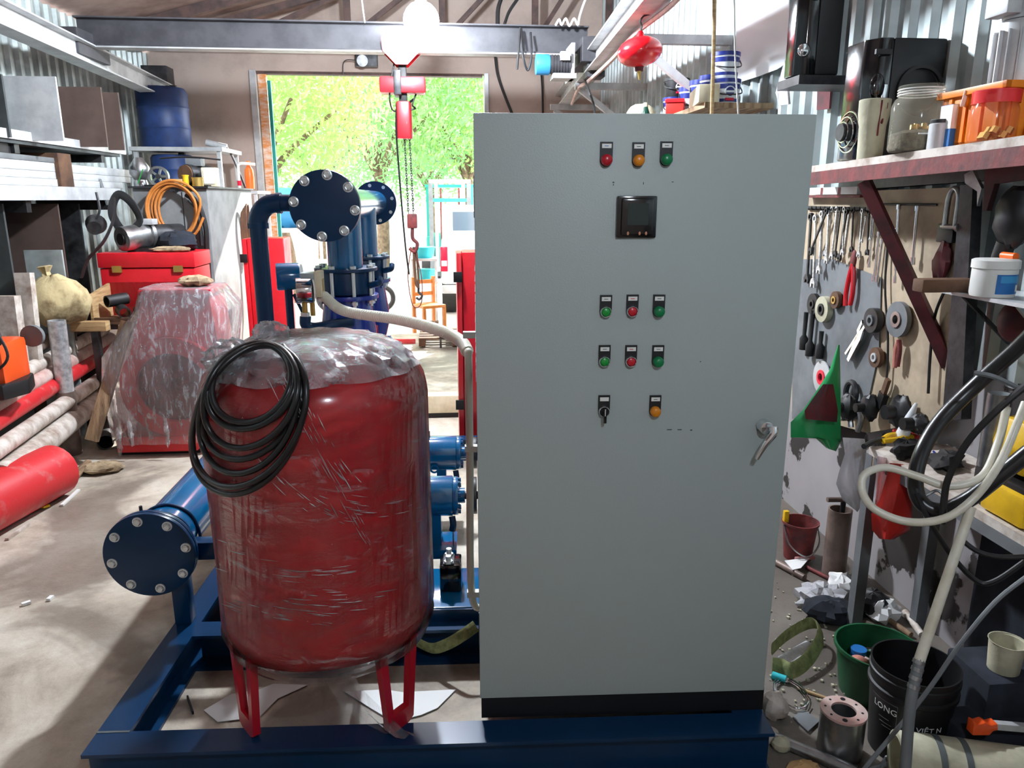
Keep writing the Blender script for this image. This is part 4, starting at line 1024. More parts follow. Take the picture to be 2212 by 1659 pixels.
# lamp tube, tap and bottle by the door
lt = thing('tube_lamp', 'white lamp head on thin dark arm by back wall', 'lamp', A(470, 318, 9.0), PR)
MB().cyl((-.12, 0, .05), (.1, 0, .0), .035, n=14).build('head', 'light_steel', lt, bevel=.006)
MB().tube([(.1, 0, 0), (.16, 0, -.12), (.26, 0, -.42), (.27, 0, -.5)], .012, 8).build('arm', 'dark_steel', lt)
tp = thing('water_tap_pipe', 'thin white water pipe bending beside the doorway', 'pipe', A(518, 405, 8.6), PR)
MB().tube([(0, 0, -.1), (0, 0, .2), (.01, 0, .24), (.05, 0, .25), (.18, 0, .24)], .015, 8).build('tube', 'white_plastic', tp)
MB().cyl((0, 0, .02), (0, 0, .07), .022).build('joint', 'tail_red', tp)
solo('orange_bottle', 'small orange spray bottle standing beside the doorway', 'bottle', MB().lathe([(0, 0), (.045, 0), (.05, .12), (.045, .2), (.02, .24), (.02, .29), (0, .29)], 16), 'orange', A(541, 408, 8.7), PR)
sh_ = thing('side_shelf', 'narrow white shelf behind grey machine near doorway', 'shelf', rf(-2.35, 8.4, 0), PR)
MB().box(-.25, .45, -.15, .45, 1.80, 1.83).build('board', 'light_steel', sh_)
for (x_, y_) in ((-.22, -.12), (.42, -.12), (-.22, .42), (.42, .42)): MB().box(x_ - .015, x_ + .015, y_ - .015, y_ + .015, 0, 1.80).build('leg', 'light_steel', sh_)

# table with red chest and crate of fittings
tb = thing('low_table', 'dark steel low table under the red tool chest', 'table', rf(-2.64, 5.80, 0), PR)
MB().box(0, .84, 0, .76, .80, .84).build('top', 'dark_steel', tb)
for (x_, y_) in ((.03, .03), (.81, .03), (.03, .73), (.81, .73)): MB().box(x_ - .025, x_ + .025, y_ - .025, y_ + .025, 0, .80).build('leg', 'dark_steel', tb)
ct = thing('tool_chest', 'bright red steel tool chest behind the crate of fittings', 'chest', rf(ruv(A(213, 560, 6.12))[0], 6.12, .842), PR)
hz_ = zat(300, 546, 6.12) - .842; CW = ruv(A(418, 560, 6.12))[0] - ruv(A(213, 560, 6.12))[0]
MB().box(0, CW, 0, .40, 0, hz_ - .12).build('body', 'chest_red', ct, bevel=.008); MB().box(-.01, CW + .01, -.01, .41, hz_ - .115, hz_).build('lid', 'chest_red', ct, bevel=.01)
for xx in (.13, CW - .12): MB().box(xx - .035, xx + .035, -.016, -.002, hz_ - .15, hz_ - .10).build('hasp', 'brass', ct)
MB().tube([(CW, .12, .2), (CW + .04, .14, .24), (CW + .04, .28, .24), (CW, .30, .2)], .01, 6).build('side_handle', 'dark_steel', ct)
topz = .842 + hz_ + .001
sm1 = thing('pump_motor', 'stainless pump with dark motor lying on the red chest', 'pump', Vector((*A(305, 520, 6.28).xy, topz)), PR)
MB().cyl((-.10, -.12, .10), (.02, .06, .12), .095, .10, 28).build('pump_barrel', 'steel', sm1, bevel=.01)
MB().cyl((-.107, -.13, .10), (-.10, -.12, .10), .045, n=20).build('inlet', 'black', sm1)
MB().cyl((.02, .06, .12), (.035, .08, .12), .115, n=28).build('flange', 'steel', sm1)
MB().cyl((.035, .08, .12), (.20, .33, .12), .085, n=28).build('motor', 'dark_steel', sm1, bevel=.01)
MB().box(-.04, .10, .0, .12, .205, .25).build('terminal_box', 'light_steel', sm1, bevel=.005)
MB().box(-.09, .12, -.06, .16, 0, .03).build('foot', 'dark_steel', sm1)
def heap(name, lab, cat, loc, rx, ry, rz_, m, seed, n=18, mm=9, jit=.18, group=None):
    return solo(name, lab, cat, MB().ell((0, 0, rz_ * .75), rx, ry, rz_, n, mm, None, jit, seed), m, loc, PR, group, ang=25)
heap('dark_cloth', 'crumpled dark cloth heap on the red chest', 'cloth', Vector((*A(385, 520, 6.34).xy, topz)), .15, .13, .09, 'dark_cloth', 21)
heap('work_gloves', 'grey and white work gloves on edge of red chest', 'gloves', Vector((*A(370, 540, 6.18).xy, topz)), .15, .05, .025, 'rag', 22)
cr = thing('fittings_crate', 'open wooden crate full of black pipe fittings', 'crate', rf(ruv(A(197, 688, 5.78))[0], 5.78, .842), PR)
MB().box(0, .66, 0, .36, 0, .02).build('bottom', 'wood_dark', cr); MB().box(0, .66, .34, .36, .02, .28).build('back_board', 'wood_old', cr, bevel=.003)
MB().prism([(0, .02), (.34, .02), (.34, .27), (.0, .22)], 0, .02, Matrix.Rotation(rad(90), 4, 'Z') @ Tm((0, -.02, 0))).build('side_board', 'wood', cr, smooth=False)
MB().prism([(0, .02), (.34, .02), (.34, .27), (.0, .22)], 0, .02, Matrix.Rotation(rad(90), 4, 'Z') @ Tm((0, -.66, 0))).build('side_board', 'wood', cr, smooth=False)
MB().box(0, .66, 0, .02, .02, .05).build('front_board', 'wood_dark', cr, bevel=.003)
rnf = random.Random(4)
for k, (x, y, z, a) in enumerate(((.14, .14, .16, .2), (.30, .20, .08, .9), (.45, .12, .08, -.3), (.20, .08, .08, 1.4), (.38, .25, .14, .4), (.55, .22, .09, 1.0), (.52, .10, .10, .1))):
    f_ = MB(); f_.pipe((-.06, -.05, 0), (.06, .05, .01), .045, .036, 18)
    solo('pipe_fitting', ['black pipe coupling at top left inside the crate', 'black pipe coupling in middle of the crate', 'black pipe coupling at crate front right', 'black pipe coupling at crate front left',
          'black pipe coupling lying at crate back', 'black pipe coupling at right crate end, rear', 'black pipe coupling at right crate end, front'][k], 'fitting', f_, 'rubber', cr.location + RU * x + RV * y + Vector((0, 0, z)), 0, 'fittings in the crate', (0, 0, PR + a))
for (x0, x1, y0, y1, v_, lab, m) in ((158, 235, 698, 715, 5.72, 'short pale timber block below the crate', 'wood'), (262, 300, 692, 720, 5.70, 'second pale timber block end below the crate', 'wood_old')):
    a, b_ = A(x0, y1, v_), A(x1, y1, v_); w_ = (b_ - a).length; z_ = .60
    solo('timber_block', lab, 'timber', MB().box(0, w_, -.04, .04, 0, .07), m, Vector((a.x, a.y, a.z)), PR, 'timber blocks by the crate', bevel=.004)

# jute sack, white board, orange machine
sa = thing('jute_sack', 'lumpy stained jute sack tied at the top', 'sack', Vector((*A(130, 690, 5.55).xy, zat(130, 698, 5.55))), PR)
hs = zat(120, 592, 5.55) - zat(130, 698, 5.55)
def sj(t, s): return .018 * math.sin(3 * t + 4 * s) + .010 * math.sin(7 * t + 9 * s)
MB().lathe([(.0, 0), (.13, .0), (.175, .06), (.205, hs * .40), (.19, hs * .62), (.14, hs * .82), (.06, hs * .96), (.03, hs * 1.0)], 30, Tm((.02, 0, 0), (0, -.10, 0)), sj).build('bag', 'sack', sa, ang=60)
MB().lathe([(.028, hs * .98), (.024, hs * 1.05), (.05, hs * 1.16), (.03, hs * 1.18), (.0, hs * 1.15)], 12, Tm((0, 0, 0), (0, -.14, 0)), lambda t, s: .006 * math.sin(5 * t)).build('neck', 'sack', sa)
standing('stone_slab', 'pale stone slab standing left of the jute sack', 'slab', 42, 76, 590, 700, 5.2, .06, 'pipe_white', .60, lean=-.08)
standing('stone_slab', 'wide dirty white slab at the far left of pile', 'slab', -60, 42, 640, 700, 5.1, .08, 'pipe_white', .60, lean=-.05)
om = thing('orange_machine', 'orange power tool box with black base and cable', 'machine', Vector((*A(2, 838, 4.5).xy, .64)), PR)
MB().box(-.22, .10, -.12, .16, .07, .32).build('housing', 'orange_machine', om, bevel=.03)
MB().flat([(-.26, -.16), (.10, -.16), (.16, 0), (.10, .18), (-.26, .18)], 0, .09).build('base', 'black', om, bevel=.015)
MB().box(-.10, -.00, -.125, -.12, .17, .215).build('badge', 'can_blue', om); MB().ell((-.085, -.126, .192), .012, .002, .012, 12, 6).build('badge_emblem', 'can_white', om)
for k in range(7): MB().box(.03, .07, -.124, -.119, .12 + .022 * k, .132 + .022 * k).build('vent', 'wood_old', om)
op = om.location
hose('power_cable', 'black power cable tangled over the orange machine', 'cable', [op + Vector(q) for q in ((-.3, -.05, .40), (-.1, -.1, .46), (.08, -.1, .43), (.12, -.12, .32), (.02, -.15, .36), (-.12, -.15, .38), (-.02, -.17, .22), (.10, -.18, .18), (.18, -.16, .26), (.10, -.12, .40), (-.05, -.05, .44), (-.25, 0, .34))], .008, 'black', 8, 6)
solo('grey_disc', 'round grey plastic cap behind the orange machine', 'disc', MB().cyl((0, -.01, .06), (0, .02, .06), .065, n=20), 'grey_paint', op + Vector((.10, .20, .25)), PR)

# pipe pile and stake
def longpipe(lab, a, b, r, m, name='steel_pipe', grp='long pipes in the left pile', ri=.86):
    a, b = Vector(a), Vector(b); bse = a if a.z < b.z else b
    mb = MB().pipe(a, b, r, r * ri, 24)
    return wsolo(name, lab, 'pipe', mb, m, (bse.x, bse.y, bse.z - r), grp)
def gpipe(lab, x0, y0, x1, y1, z, r, m, k=1.25):
    a, b = G(x0, y0, z), G(x1, y1, z); longpipe(lab, b + (a - b) * k, b, r, m)
gpipe('red painted pipe running across the left pile', 0, 905, 245, 752, .50, .055, 'pipe_red')
gpipe('dirty white pipe just below the red pipe in pile', 0, 968, 238, 803, .385, .05, 'pipe_white')
longpipe('thick brown pipe resting low in the left pile', rf(-2.70, 3.3, .225), rf(-2.66, 5.15, .225), .11, 'pipe_brown')
gpipe('pinkish pipe just above the red pipe in pile', 40, 845, 238, 730, .58, .05, 'pipe_pink')
gpipe('white pipe second from top of the left pile', 30, 815, 225, 712, .665, .045, 'pipe_white')
gpipe('brown pipe topmost of the left pile', 40, 765, 205, 690, .75, .05, 'pipe_brown', 1.1)
gpipe('grey pipe lying lowest under the dirty white pipe', 60, 985, 222, 852, .25, .075, 'pipe_white')
longpipe('big scuffed red pipe lying on the floor at left', rf(-2.66, 3.0, .158), G(118, 1015, .158), .157, 'pipe_red', ri=.95)
longpipe('thin dark pipe lying on floor behind wood board', G(228, 955, .06), G(232, 870, .06), .055, 'dark_steel')
for vv in (3.9, 5.9): solo('pipe_rest', 'low steel rest under the pipe pile, %s one' % ('nearer' if vv < 5 else 'farther'), 'rest', MB().box(-.80, 0, -.05, .05, 0, .112), 'dark_steel', rf(-2.52, vv, 0), PR, 'rests under the pipe pile', bevel=.005)
sk_ = thing('pipe_stake', 'upright steel tube stake, bright above and dirty below', 'post', G(158, 980), PR)
v_ = ruv(sk_.location)[1]; zt_ = zat(122, 692, v_); zm = zat(140, 845, v_); tl = A(122, 692, v_) - sk_.location; tl = Vector((tl.dot(RU), 0, tl.z)); fm = zm / zt_
MB().pipe((0, 0, 0), tl * fm, .060, .05, 28).build('lower_tube', 'pipe_brown', sk_)
MB().pipe(tl * fm, tl, .056, .047, 28).build('upper_tube', 'tool_steel', sk_)
wd = A(198, 952, 5.05); wt = A(276, 695, 5.3)
wsolo('wood_plank', 'worn wooden plank leaning against the pipe pile', 'plank', MB().bar(wd, wt, .085, .035, (0, 1, 0)), 'wood_old', wd, bevel=.004)
hose('wood_branch', 'short brown wooden stick on floor by red pipe', 'stick', [G(140, 1050, .03), G(165, 1025, .03), G(190, 1000, .03)], .026, 'wood_old', 8)
heap('cloth_scrap', 'dirty beige rag on floor near wrapped red machine', 'rag', G(222, 1018), .13, .10, .035, 'rag', 31)

# red pump set wrapped in film
wp0 = G(255, 988); wu0 = ruv(wp0)[0]; wv0 = ruv(wp0)[1]
wp = thing('wrapped_pump', 'red fan shaped machine wrapped in clear plastic film', 'machine', rf(wu0, wv0, 0), PR)
MB().box(0, .54, 0, .50, .03, .145).build('base', 'chest_red', wp, bevel=.01)
MB().box(.0, .54, .05, .48, 0, .03).build('skid_rail', 'black', wp)
cz = zat(365, 838, wv0) ; cxx = ruv(A(372, 838, wv0))[0] - wu0
MB().cyl((cxx, .06, cz), (cxx, .36, cz), .335, n=48).build('volute', 'red', wp, bevel=.01)
MB().pipe((cxx, .0, cz), (cxx, .06, cz), .345, .24, 48).build('inlet_ring', 'red', wp)
MB().cyl((cxx, .045, cz), (cxx, .058, cz), .24, n=40).build('inlet_screen', 'rust_red', wp)
MB().prism([(-.30, .16), (-.15, zat(310, 640, wv0) - cz), (.28, zat(310, 640, wv0) - cz), (.33, .1), (.2, .0), (-.2, .0)], .07, .44, Tm((cxx, 0, cz))).build('outlet_duct', 'red', wp, smooth=False)
topd = zat(310, 640, wv0)
MB().box(cxx - .17, cxx + .30, .05, .46, topd - .002, topd + .035).build('top_flange', 'red', wp, bevel=.006)
MB().box(cxx + .25, .78, .16, .46, .145, cz + .12).build('motor_guard', 'red', wp, bevel=.05)
rings = [(.10, -.05, .64, -.05, .50), (.25, -.07, .74, -.06, .52), (cz, -.075, .80, -.07, .53), (cz + .22, -.04, .78, -.06, .53), (topd - .1, cxx - .22, cxx + .42, -.02, .50), (topd + .04, cxx - .185, cxx + .32, .03, .48)]
vs = []; n_ = 64; rnw = random.Random(5)
for (z, xa, xb, ya, yb) in rings:
    for i in range(n_):
        t = 2 * math.pi * i / n_; c_, s_ = math.cos(t), math.sin(t)
        k_ = (abs(c_) ** 5 + abs(s_) ** 5) ** (-1 / 5); wob = 1 + .02 * math.sin(11 * t + 3 * z) + rnw.uniform(-.015, .015)
        vs.append(((xa + xb) / 2 + (xb - xa) / 2 * c_ * k_ * wob, (ya + yb) / 2 + (yb - ya) / 2 * s_ * k_ * wob, z))
fs = [(j * n_ + i, j * n_ + (i + 1) % n_, (j + 1) * n_ + (i + 1) % n_, (j + 1) * n_ + i) for j in range(len(rings) - 1) for i in range(n_)] + [tuple(range((len(rings) - 1) * n_, len(rings) * n_))]
MB().add(vs, fs).build('plastic_wrap', 'film_wrap', wp, ang=60)
for (x, z0, z1) in ((cxx - .27, .11, .28), (cxx - .03, .13, .30), (cxx - .35, .06, .24)): MB().ell((x, -.10, (z0 + z1) / 2), .016, .008, (z1 - z0) / 2, 9, 8, None, .6, int(x * 100)).build('film_tail', 'film_loose', wp)
heap('dirty_glove', 'dirty beige work glove on top of wrapped red machine', 'glove', Vector((*rf(wu0 + cxx + .14, wv0 + .25, 0).xy, topd + .042)), .11, .10, .04, 'rag', 41)

# red steel cabinets further back
def redcab(x0, x1, y0, v, lab, door_w=.07):
    a = A(x0, y0, v); b_ = A(x1, y0, v); w_ = (b_ - a).length
    t = thing('red_cabinet', lab, 'cabinet', Vector((a.x, a.y, 0)), PR)
    MB().box(.03, w_, .0, .3, 0, a.z).build('body', 'red', t, bevel=.012); MB().box(-.008, .028, -.01, .3, .0, a.z - .005).build('door', 'red', t, bevel=.006)
    for zz in (a.z - .20, .3): MB().box(-.03, .03, -.025, -.008, zz, zz + .07).build('latch', 'black', t, bevel=.004)
redcab(524, 612, 515, 6.6, 'narrow red steel cabinet standing left of the manifold drop pipe')
redcab(988, 1120, 545, 5.15, 'red steel cabinet half hidden behind the grey control cabinet')
# channel lying on floor behind the pumps
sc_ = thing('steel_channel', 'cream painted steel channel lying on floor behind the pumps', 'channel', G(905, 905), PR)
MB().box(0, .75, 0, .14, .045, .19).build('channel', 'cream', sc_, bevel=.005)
MB().box(0, .75, .02, .12, 0, .045).build('shadow_strip', 'black', sc_)  # black strip painted in for the shadow under the channel
# ------------------------------------------------------------------ back wall details
ls = thing('door_speaker', 'small dark siren box fixed over the doorway', 'siren', A(790, 140, 9.68), PR)
MB().box(-.12, .14, -.02, .08, -.02, .13).build('case', 'dark_steel', ls, bevel=.01); MB().cyl((-.03, -.02, .04), (-.03, -.09, .03), .05, .065).build('horn', 'steel', ls)
MB().tube([(-.1, 0, .05), (-.25, .02, .04), (-.28, .05, -.1)], .006, 6).build('wire', 'dark_steel', ls)
hose('wall_cable', 'black cable running down the pink wall right of doorway', 'cable', [A(1070, 122, 9.7), A(1075, 160, 9.72), A(1088, 200, 9.72), A(1108, 250, 9.72)], .018, 'rubber', 6)
hose('wall_cable', 'second dark cable hanging straight down the pink wall', 'cable', [A(1169, 150, 9.7), A(1172, 200, 9.72), A(1173, 260, 9.72)], .014, 'rubber', 6)
hose('girder_cable', 'loop of dark cable hanging over the crane girder', 'cable', [A(1124, 60, 7.05), A(1120, 110, 7.0), A(1117, 150, 7.0)], .010, 'rubber', 6)
hose('girder_cable', 'second loop of cable drooping below the crane girder', 'cable', [A(1126, 62, 7.05), A(1130, 120, 6.98), A(1140, 152, 6.98), A(1148, 120, 6.98), A(1146, 70, 7.05)], .010, 'rubber', 6)
hose('roof_cable', 'black cable curving up behind girder toward the roof', 'cable', [A(1075, 55, 7.6), A(1076, 20, 7.7), A(1085, -10, 7.8)], .02, 'rubber', 6)
hose('roof_cable', 'second black cable leaning toward the roof', 'cable', [A(1090, 52, 7.6), A(1100, 25, 7.7), A(1120, -5, 7.8)], .016, 'rubber', 6)
hose('festoon_cable', 'tangled pale festoon cable on the girder end', 'cable', [A(1200, 55, 7.0), A(1208, 42, 7.0), A(1213, 54, 7.0), A(1222, 40, 7.0), A(1230, 56, 7.0), A(1240, 40, 7.0), A(1248, 54, 7.0), A(1252, 35, 7.0), A(1262, 5, 7.0), A(1270, -10, 7.0)], .010, 'white_plastic', 6, 5)
hose('lamp_wire', 'thin white wire hanging down to the girder', 'wire', [A(780, -15, 7.0), A(784, 20, 7.0), A(788, 49, 7.05)], .006, 'white_plastic', 6)

# ------------------------------------------------------------------ outside
def tree(x, ybase, ytop, v, spread, zc, zr, nleaf, lab, lm, seed, lean=0):
    rn = random.Random(seed); b0 = A(x, ybase, v); base = Vector((b0.x, b0.y, -.02))
    t = thing('street_tree', lab, 'tree', base, PR, 'trees outside the doorway')
    h = zc - .6
    tk_ = MB(); tk_.tube([(0, 0, 0), (.05 + lean * .3, 0, h * .4), (lean, 0, h * .75), (lean * 1.1, 0, h)], lambda q: .17 - .07 * q, 12, 5)
    for k in range(5):
        a = k * 1.26 + .3; tk_.tube([(lean * .95, 0, h * .72), (lean + .4 * math.cos(a), .4 * math.sin(a), h * .95), (lean + 1.3 * math.cos(a), 1.3 * math.sin(a), h * 1.25)], lambda q: .08 - .05 * q, 8, 4)
    tk_.build('trunk', 'bark', t)
    lf = MB(); vs = []; fs = []
    for i in range(nleaf):
        while True:
            p = Vector((rn.uniform(-1, 1), rn.uniform(-1, 1), rn.uniform(-1, 1)))
            if .25 < p.length < 1: break
        c = Vector((p.x * spread + lean, p.y * spread * .8, zc + .9 + p.z * zr))
        c += Vector((rn.gauss(0, .15), rn.gauss(0, .15), rn.gauss(0, .15)))
        d = Vector((rn.gauss(0, .6), rn.gauss(0, .6), rn.gauss(-.5, .6))).normalized(); s = d.cross(Vector((rn.random(), rn.random(), rn.random()))).normalized()
        l, w_ = rn.uniform(.10, .20), rn.uniform(.018, .034)
        k = len(vs); vs += [c, c + d * l * .5 + s * w_, c + d * l, c + d * l * .5 - s * w_]; fs.append((k, k + 1, k + 2, k + 3))
    lf.add(vs, fs); me = bpy.data.meshes.new('foliage'); me.from_pydata([tuple(q) for q in vs], [], fs)
    tag(put('foliage', me, lm, t), kind='stuff')
tree(612, 400, 160, 13.5, 2.4, 3.2, 2.2, 15000, 'leafy street tree with leaning trunk at left of doorway', 'leaf', 1, -.35)
tree(1003, 400, 160, 20.5, 2.6, 3.6, 2.1, 14000, 'leafy street tree with pale trunk behind the forklift', 'leaf', 2, .1)
tree(820, 400, 160, 19.0, 3.0, 3.6, 2.6, 16000, 'denser green tree across the street in the middle', 'leaf2', 3, 0)
tree(690, 400, 160, 23.5, 3.0, 3.4, 2.6, 9000, 'far green tree at left across the street', 'leaf2', 4, 0)
tree(930, 400, 160, 24.0, 3.0, 3.2, 2.6, 9000, 'far green tree at right behind the house window', 'leaf2', 5, 0)
hs_ = thing('house', 'pale house across the street with barred window', 'house', rf(-6, 28, -.02), PR)
MB().box(0, 14, 0, 6, 0, 7).build('wall', 'house', hs_); MB().box(-.3, 14.3, -.5, 6.3, 7, 7.2).build('roof', 'rust_red', hs_)
wq = ruv(A(940, 315, 27.9)); wx = wq[0] + 6
wi = MB().box(wx - .75, wx + .75, -.04, -.005, wq[2] - .6, wq[2] + .6).build('window', 'car_glass', hs_)
for k in range(9): MB().box(wx - .75, wx + .75, -.07, -.04, wq[2] - .6 + k * .15, wq[2] - .57 + k * .15).build('window_bar', 'grey_paint', wi)
# forklift
fk = thing('forklift', 'teal forklift parked outside facing the doorway', 'forklift', Vector((*A(972, 440, 17.2).xy, -.02)), PR)
for s_ in (-1, 1):
    MB().box(s_ * .42 - .05, s_ * .42 + .05, -.06, .06, .1, 2.12).build('mast_rail', 'grey_paint', fk); MB().box(s_ * .30 - .04, s_ * .30 + .04, -.04, .08, .15, 2.18).build('inner_rail', 'light_steel', fk)
    MB().cyl((s_ * .20, 0, .3), (s_ * .20, 0, 2.0), .02).build('lift_chain', 'rust_red', fk)
    MB().box(s_ * .3 - .06, s_ * .3 + .06, -1.05, -.05, .12, .17).build('fork', 'dark_steel', fk)
    MB().cyl((s_ * .48, .3, .3), (s_ * .48 + s_ * .18, .3, .3), .30, n=24).build('wheel', 'rubber', fk)
    MB().cyl((s_ * .48, 1.7, .25), (s_ * .48 + s_ * .16, 1.7, .25), .25, n=24).build('wheel', 'rubber', fk)
    for yy in (.35, 1.5): MB().box(s_ * .5 - .03, s_ * .5 + .03, yy - .03, yy + .03, .9, 2.02).build('cab_post', 'teal', fk)
MB().box(-.46, .46, -.06, .06, 2.10, 2.18).build('mast_crosshead', 'light_steel', fk); MB().box(-.40, .40, -.05, .05, 1.70, 1.78).build('mast_crossbar', 'teal', fk)
MB().box(-.55, .55, .2, 2.1, .25, .95).build('body', 'teal', fk, bevel=.06); MB().box(-.55, .55, .3, 1.6, 2.02, 2.08).build('roof_guard', 'teal', fk)
# pickup truck
tk2 = thing('pickup_truck', 'white pickup truck seen from behind with red tail lamps', 'truck', Vector((*A(1070, 600, 11.3).xy, -.02)), PR)
MB().box(-.80, .80, 0, 1.6, .52, 1.13).build('cargo_bed', 'car_white', tk2, bevel=.05)
MB().prism([(1.6, .5), (1.6, 1.13), (1.85, 1.66), (3.1, 1.66), (3.6, 1.15), (4.6, 1.05), (4.65, .5)], -.78, .78, Matrix.Rotation(rad(90), 4, 'Z')).build('cab', 'car_white', tk2, bevel=.05)
MB().box(-.60, .60, 1.655, 1.70, 1.2, 1.56, Tm((0, 0, 0))).build('rear_window', 'car_glass', tk2)
MB().box(-.72, .72, -.03, 0, .6, 1.08).build('tailgate', 'car_white', tk2, bevel=.02); MB().box(-.14, .14, -.045, -.03, .72, .80).build('number_plate', 'car_glass', tk2)
MB().box(-.80, .80, -.12, 0, .40, .52).build('bumper', 'light_steel', tk2, bevel=.02)
for s_ in (-1, 1):
    tl_ = MB().box(s_ * .76 - .055, s_ * .76 + .055, -.03, .05, .72, 1.08).build('tail_lamp', 'tail_red', tk2, bevel=.01); MB().box(s_ * .76 - .04, s_ * .76 + .04, -.034, -.028, .80, .88).build('reverse_lens', 'can_white', tl_)
    for yy in (.8, 3.7): MB().cyl((s_ * .58, yy, .33), (s_ * .80, yy, .33), .33, n=28).build('wheel', 'rubber', tk2)
# hand cart with cyan tubs and broken chair
hc = thing('hand_cart', 'grey tubular cart with cyan tub outside the doorway', 'cart', Vector((*A(918, 618, 10.6).xy, -.02)), PR)
for (x_, y_) in ((-.16, 0), (.16, 0), (-.16, .4), (.16, .4)): MB().cyl((x_, y_, .06), (x_, y_, .95), .016).build('post', 'light_steel', hc); MB().cyl((x_ - .015, y_, .05), (x_ + .015, y_, .05), .05).build('wheel', 'rubber', hc)
for zz in (.30, .62, .93): MB().box(-.18, .18, -.02, .42, zz, zz + .03).build('tray', 'light_steel', hc)
solo('cyan_tub', 'cyan plastic tub on top of the cart', 'tub', MB().lathe([(0, 0), (.12, 0), (.15, .14), (.16, .14), (.16, .15), (0, .15)], 20), 'cyan', hc.location + Vector((-.02, .2, .961)), PR, 'cyan tubs on the cart')
solo('cyan_tub', 'cyan plastic tub on middle tray of the cart', 'tub', MB().lathe([(0, 0), (.11, 0), (.13, .14), (.14, .14), (.14, .15), (0, .15)], 20), 'cyan', hc.location + Vector((0, .2, .651)), PR, 'cyan tubs on the cart')
wc = thing('wooden_chair', 'small orange brown wooden chair outside by the cart', 'chair', Vector((*A(925, 612, 10.1).xy, -.02)), PR + .5)
MB().box(-.17, .17, -.17, .17, .36, .40).build('seat', 'hose_orange', wc, bevel=.01)
for (x_, y_) in ((-.15, -.15), (.15, -.15), (-.15, .15), (.15, .15)): MB().box(x_ - .02, x_ + .02, y_ - .02, y_ + .02, 0, .36 if y_ < 0 else .75).build('leg', 'hose_orange', wc)
for zz in (.5, .66): MB().box(-.15, .15, .135, .165, zz, zz + .05).build('backrest_rail', 'hose_orange', wc)
# scooter
mo = thing('scooter', 'red scooter parked outside behind the manifold', 'scooter', Vector((*G(770, 668).xy, -.02)), PR)
for xx in (-.42, .42):
    wv_ = MB().tube([(xx + .18 * math.cos(a), 0, .20 + .18 * math.sin(a)) for a in [2 * math.pi * k / 16 for k in range(16)]], .04, 8, 2, True).build('wheel', 'rubber', mo)
    for k in range(4):
        a = k * math.pi / 4; MB().bar((xx - .16 * math.cos(a), 0, .20 - .16 * math.sin(a)), (xx + .16 * math.cos(a), 0, .20 + .16 * math.sin(a)), .01, .01).build('spoke', 'light_steel', wv_)
MB().prism([(-.55, .38), (-.62, .62), (-.35, .70), (.05, .64), (.12, .34), (.30, .32), (.36, .75), (.44, .75), (.44, .30), (.15, .22), (-.2, .24)], -.11, .11).build('fairing', 'tail_red', mo, bevel=.03)
MB().box(-.55, .05, -.10, .10, .68, .76).build('seat', 'black', mo, bevel=.03)
MB().tube([(.38, -.3, .95), (.36, -.1, .92), (.36, .1, .92), (.38, .3, .95)], .014, 8).build('handlebar', 'dark_steel', mo); MB().cyl((.40, 0, .3), (.36, 0, .92), .03).build('steering_column', 'light_steel', mo)
# pallet and planks outside the sill
pa = thing('wooden_pallet', 'weathered wooden pallet lying just outside the doorway', 'pallet', Vector((*G(905, 752).xy, 0)), PR)
for k in range(5): MB().box(0, .9, k * .16, k * .16 + .11, .10, .12).build('plank', 'wood_dark', pa, bevel=.003)
for k in (0, .4, .8): MB().box(k, k + .08, 0, .75, .02, .10).build('bearer', 'wood_dark', pa, bevel=.003)
for k, (x, y, lab, m) in enumerate(((925, 702, 'short reddish timber block on top of pallet', 'wood_old'), (965, 722, 'loose plank lying across the pallet right end', 'wood'))):
    solo('timber_offcut', lab, 'timber', MB().box(-.13, .13, -.04, .04, 0, .05), m, Vector((*G(x, y, .12).xy, .121)), PR + .05 - .3 * k, bevel=.004)
pb_ = thing('perforated_bracket', 'dark perforated steel bracket on floor before the pallet', 'bracket', G(972, 752), PR)
MB().box(-.13, .13, 0, .10, .14, .19).build('top_rail', 'dark_steel', pb_)
for x_ in (-.11, .11): MB().box(x_ - .012, x_ + .012, .02, .08, 0, .14).build('leg', 'dark_steel', pb_)
for k in range(4): MB().cyl((-.09 + .05 * k, -.003, .165), (-.09 + .05 * k, .0, .165), .015, n=12).build('hole', 'paper', pb_)
solo('red_beam', 'short red painted steel bar on floor behind valve', 'bar', MB().box(-.16, .16, -.03, .03, 0, .06), 'pipe_red', G(870, 742), PR, bevel=.005)
solo('blue_tarp', 'blue and white tarpaulin bundle outside at left', 'tarp', MB().ell((0, 0, .25), .45, .3, .3, 16, 8, None, .18, 9), 'sky_blue', Vector((*A(610, 412, 11.5).xy, 1.35)), PR, ang=25)
tbx = thing('scrap_bench', 'steel frame bench carrying the blue tarpaulin outside', 'bench', Vector((*A(610, 412, 11.5).xy, -.02)), PR)
MB().box(-.6, .6, -.35, .35, 1.30, 1.36).build('top', 'light_steel', tbx)
for (x_, y_) in ((-.55, -.3), (.55, -.3), (-.55, .3), (.55, .3)): MB().box(x_ - .02, x_ + .02, y_ - .02, y_ + .02, 0, 1.3).build('leg', 'light_steel', tbx)
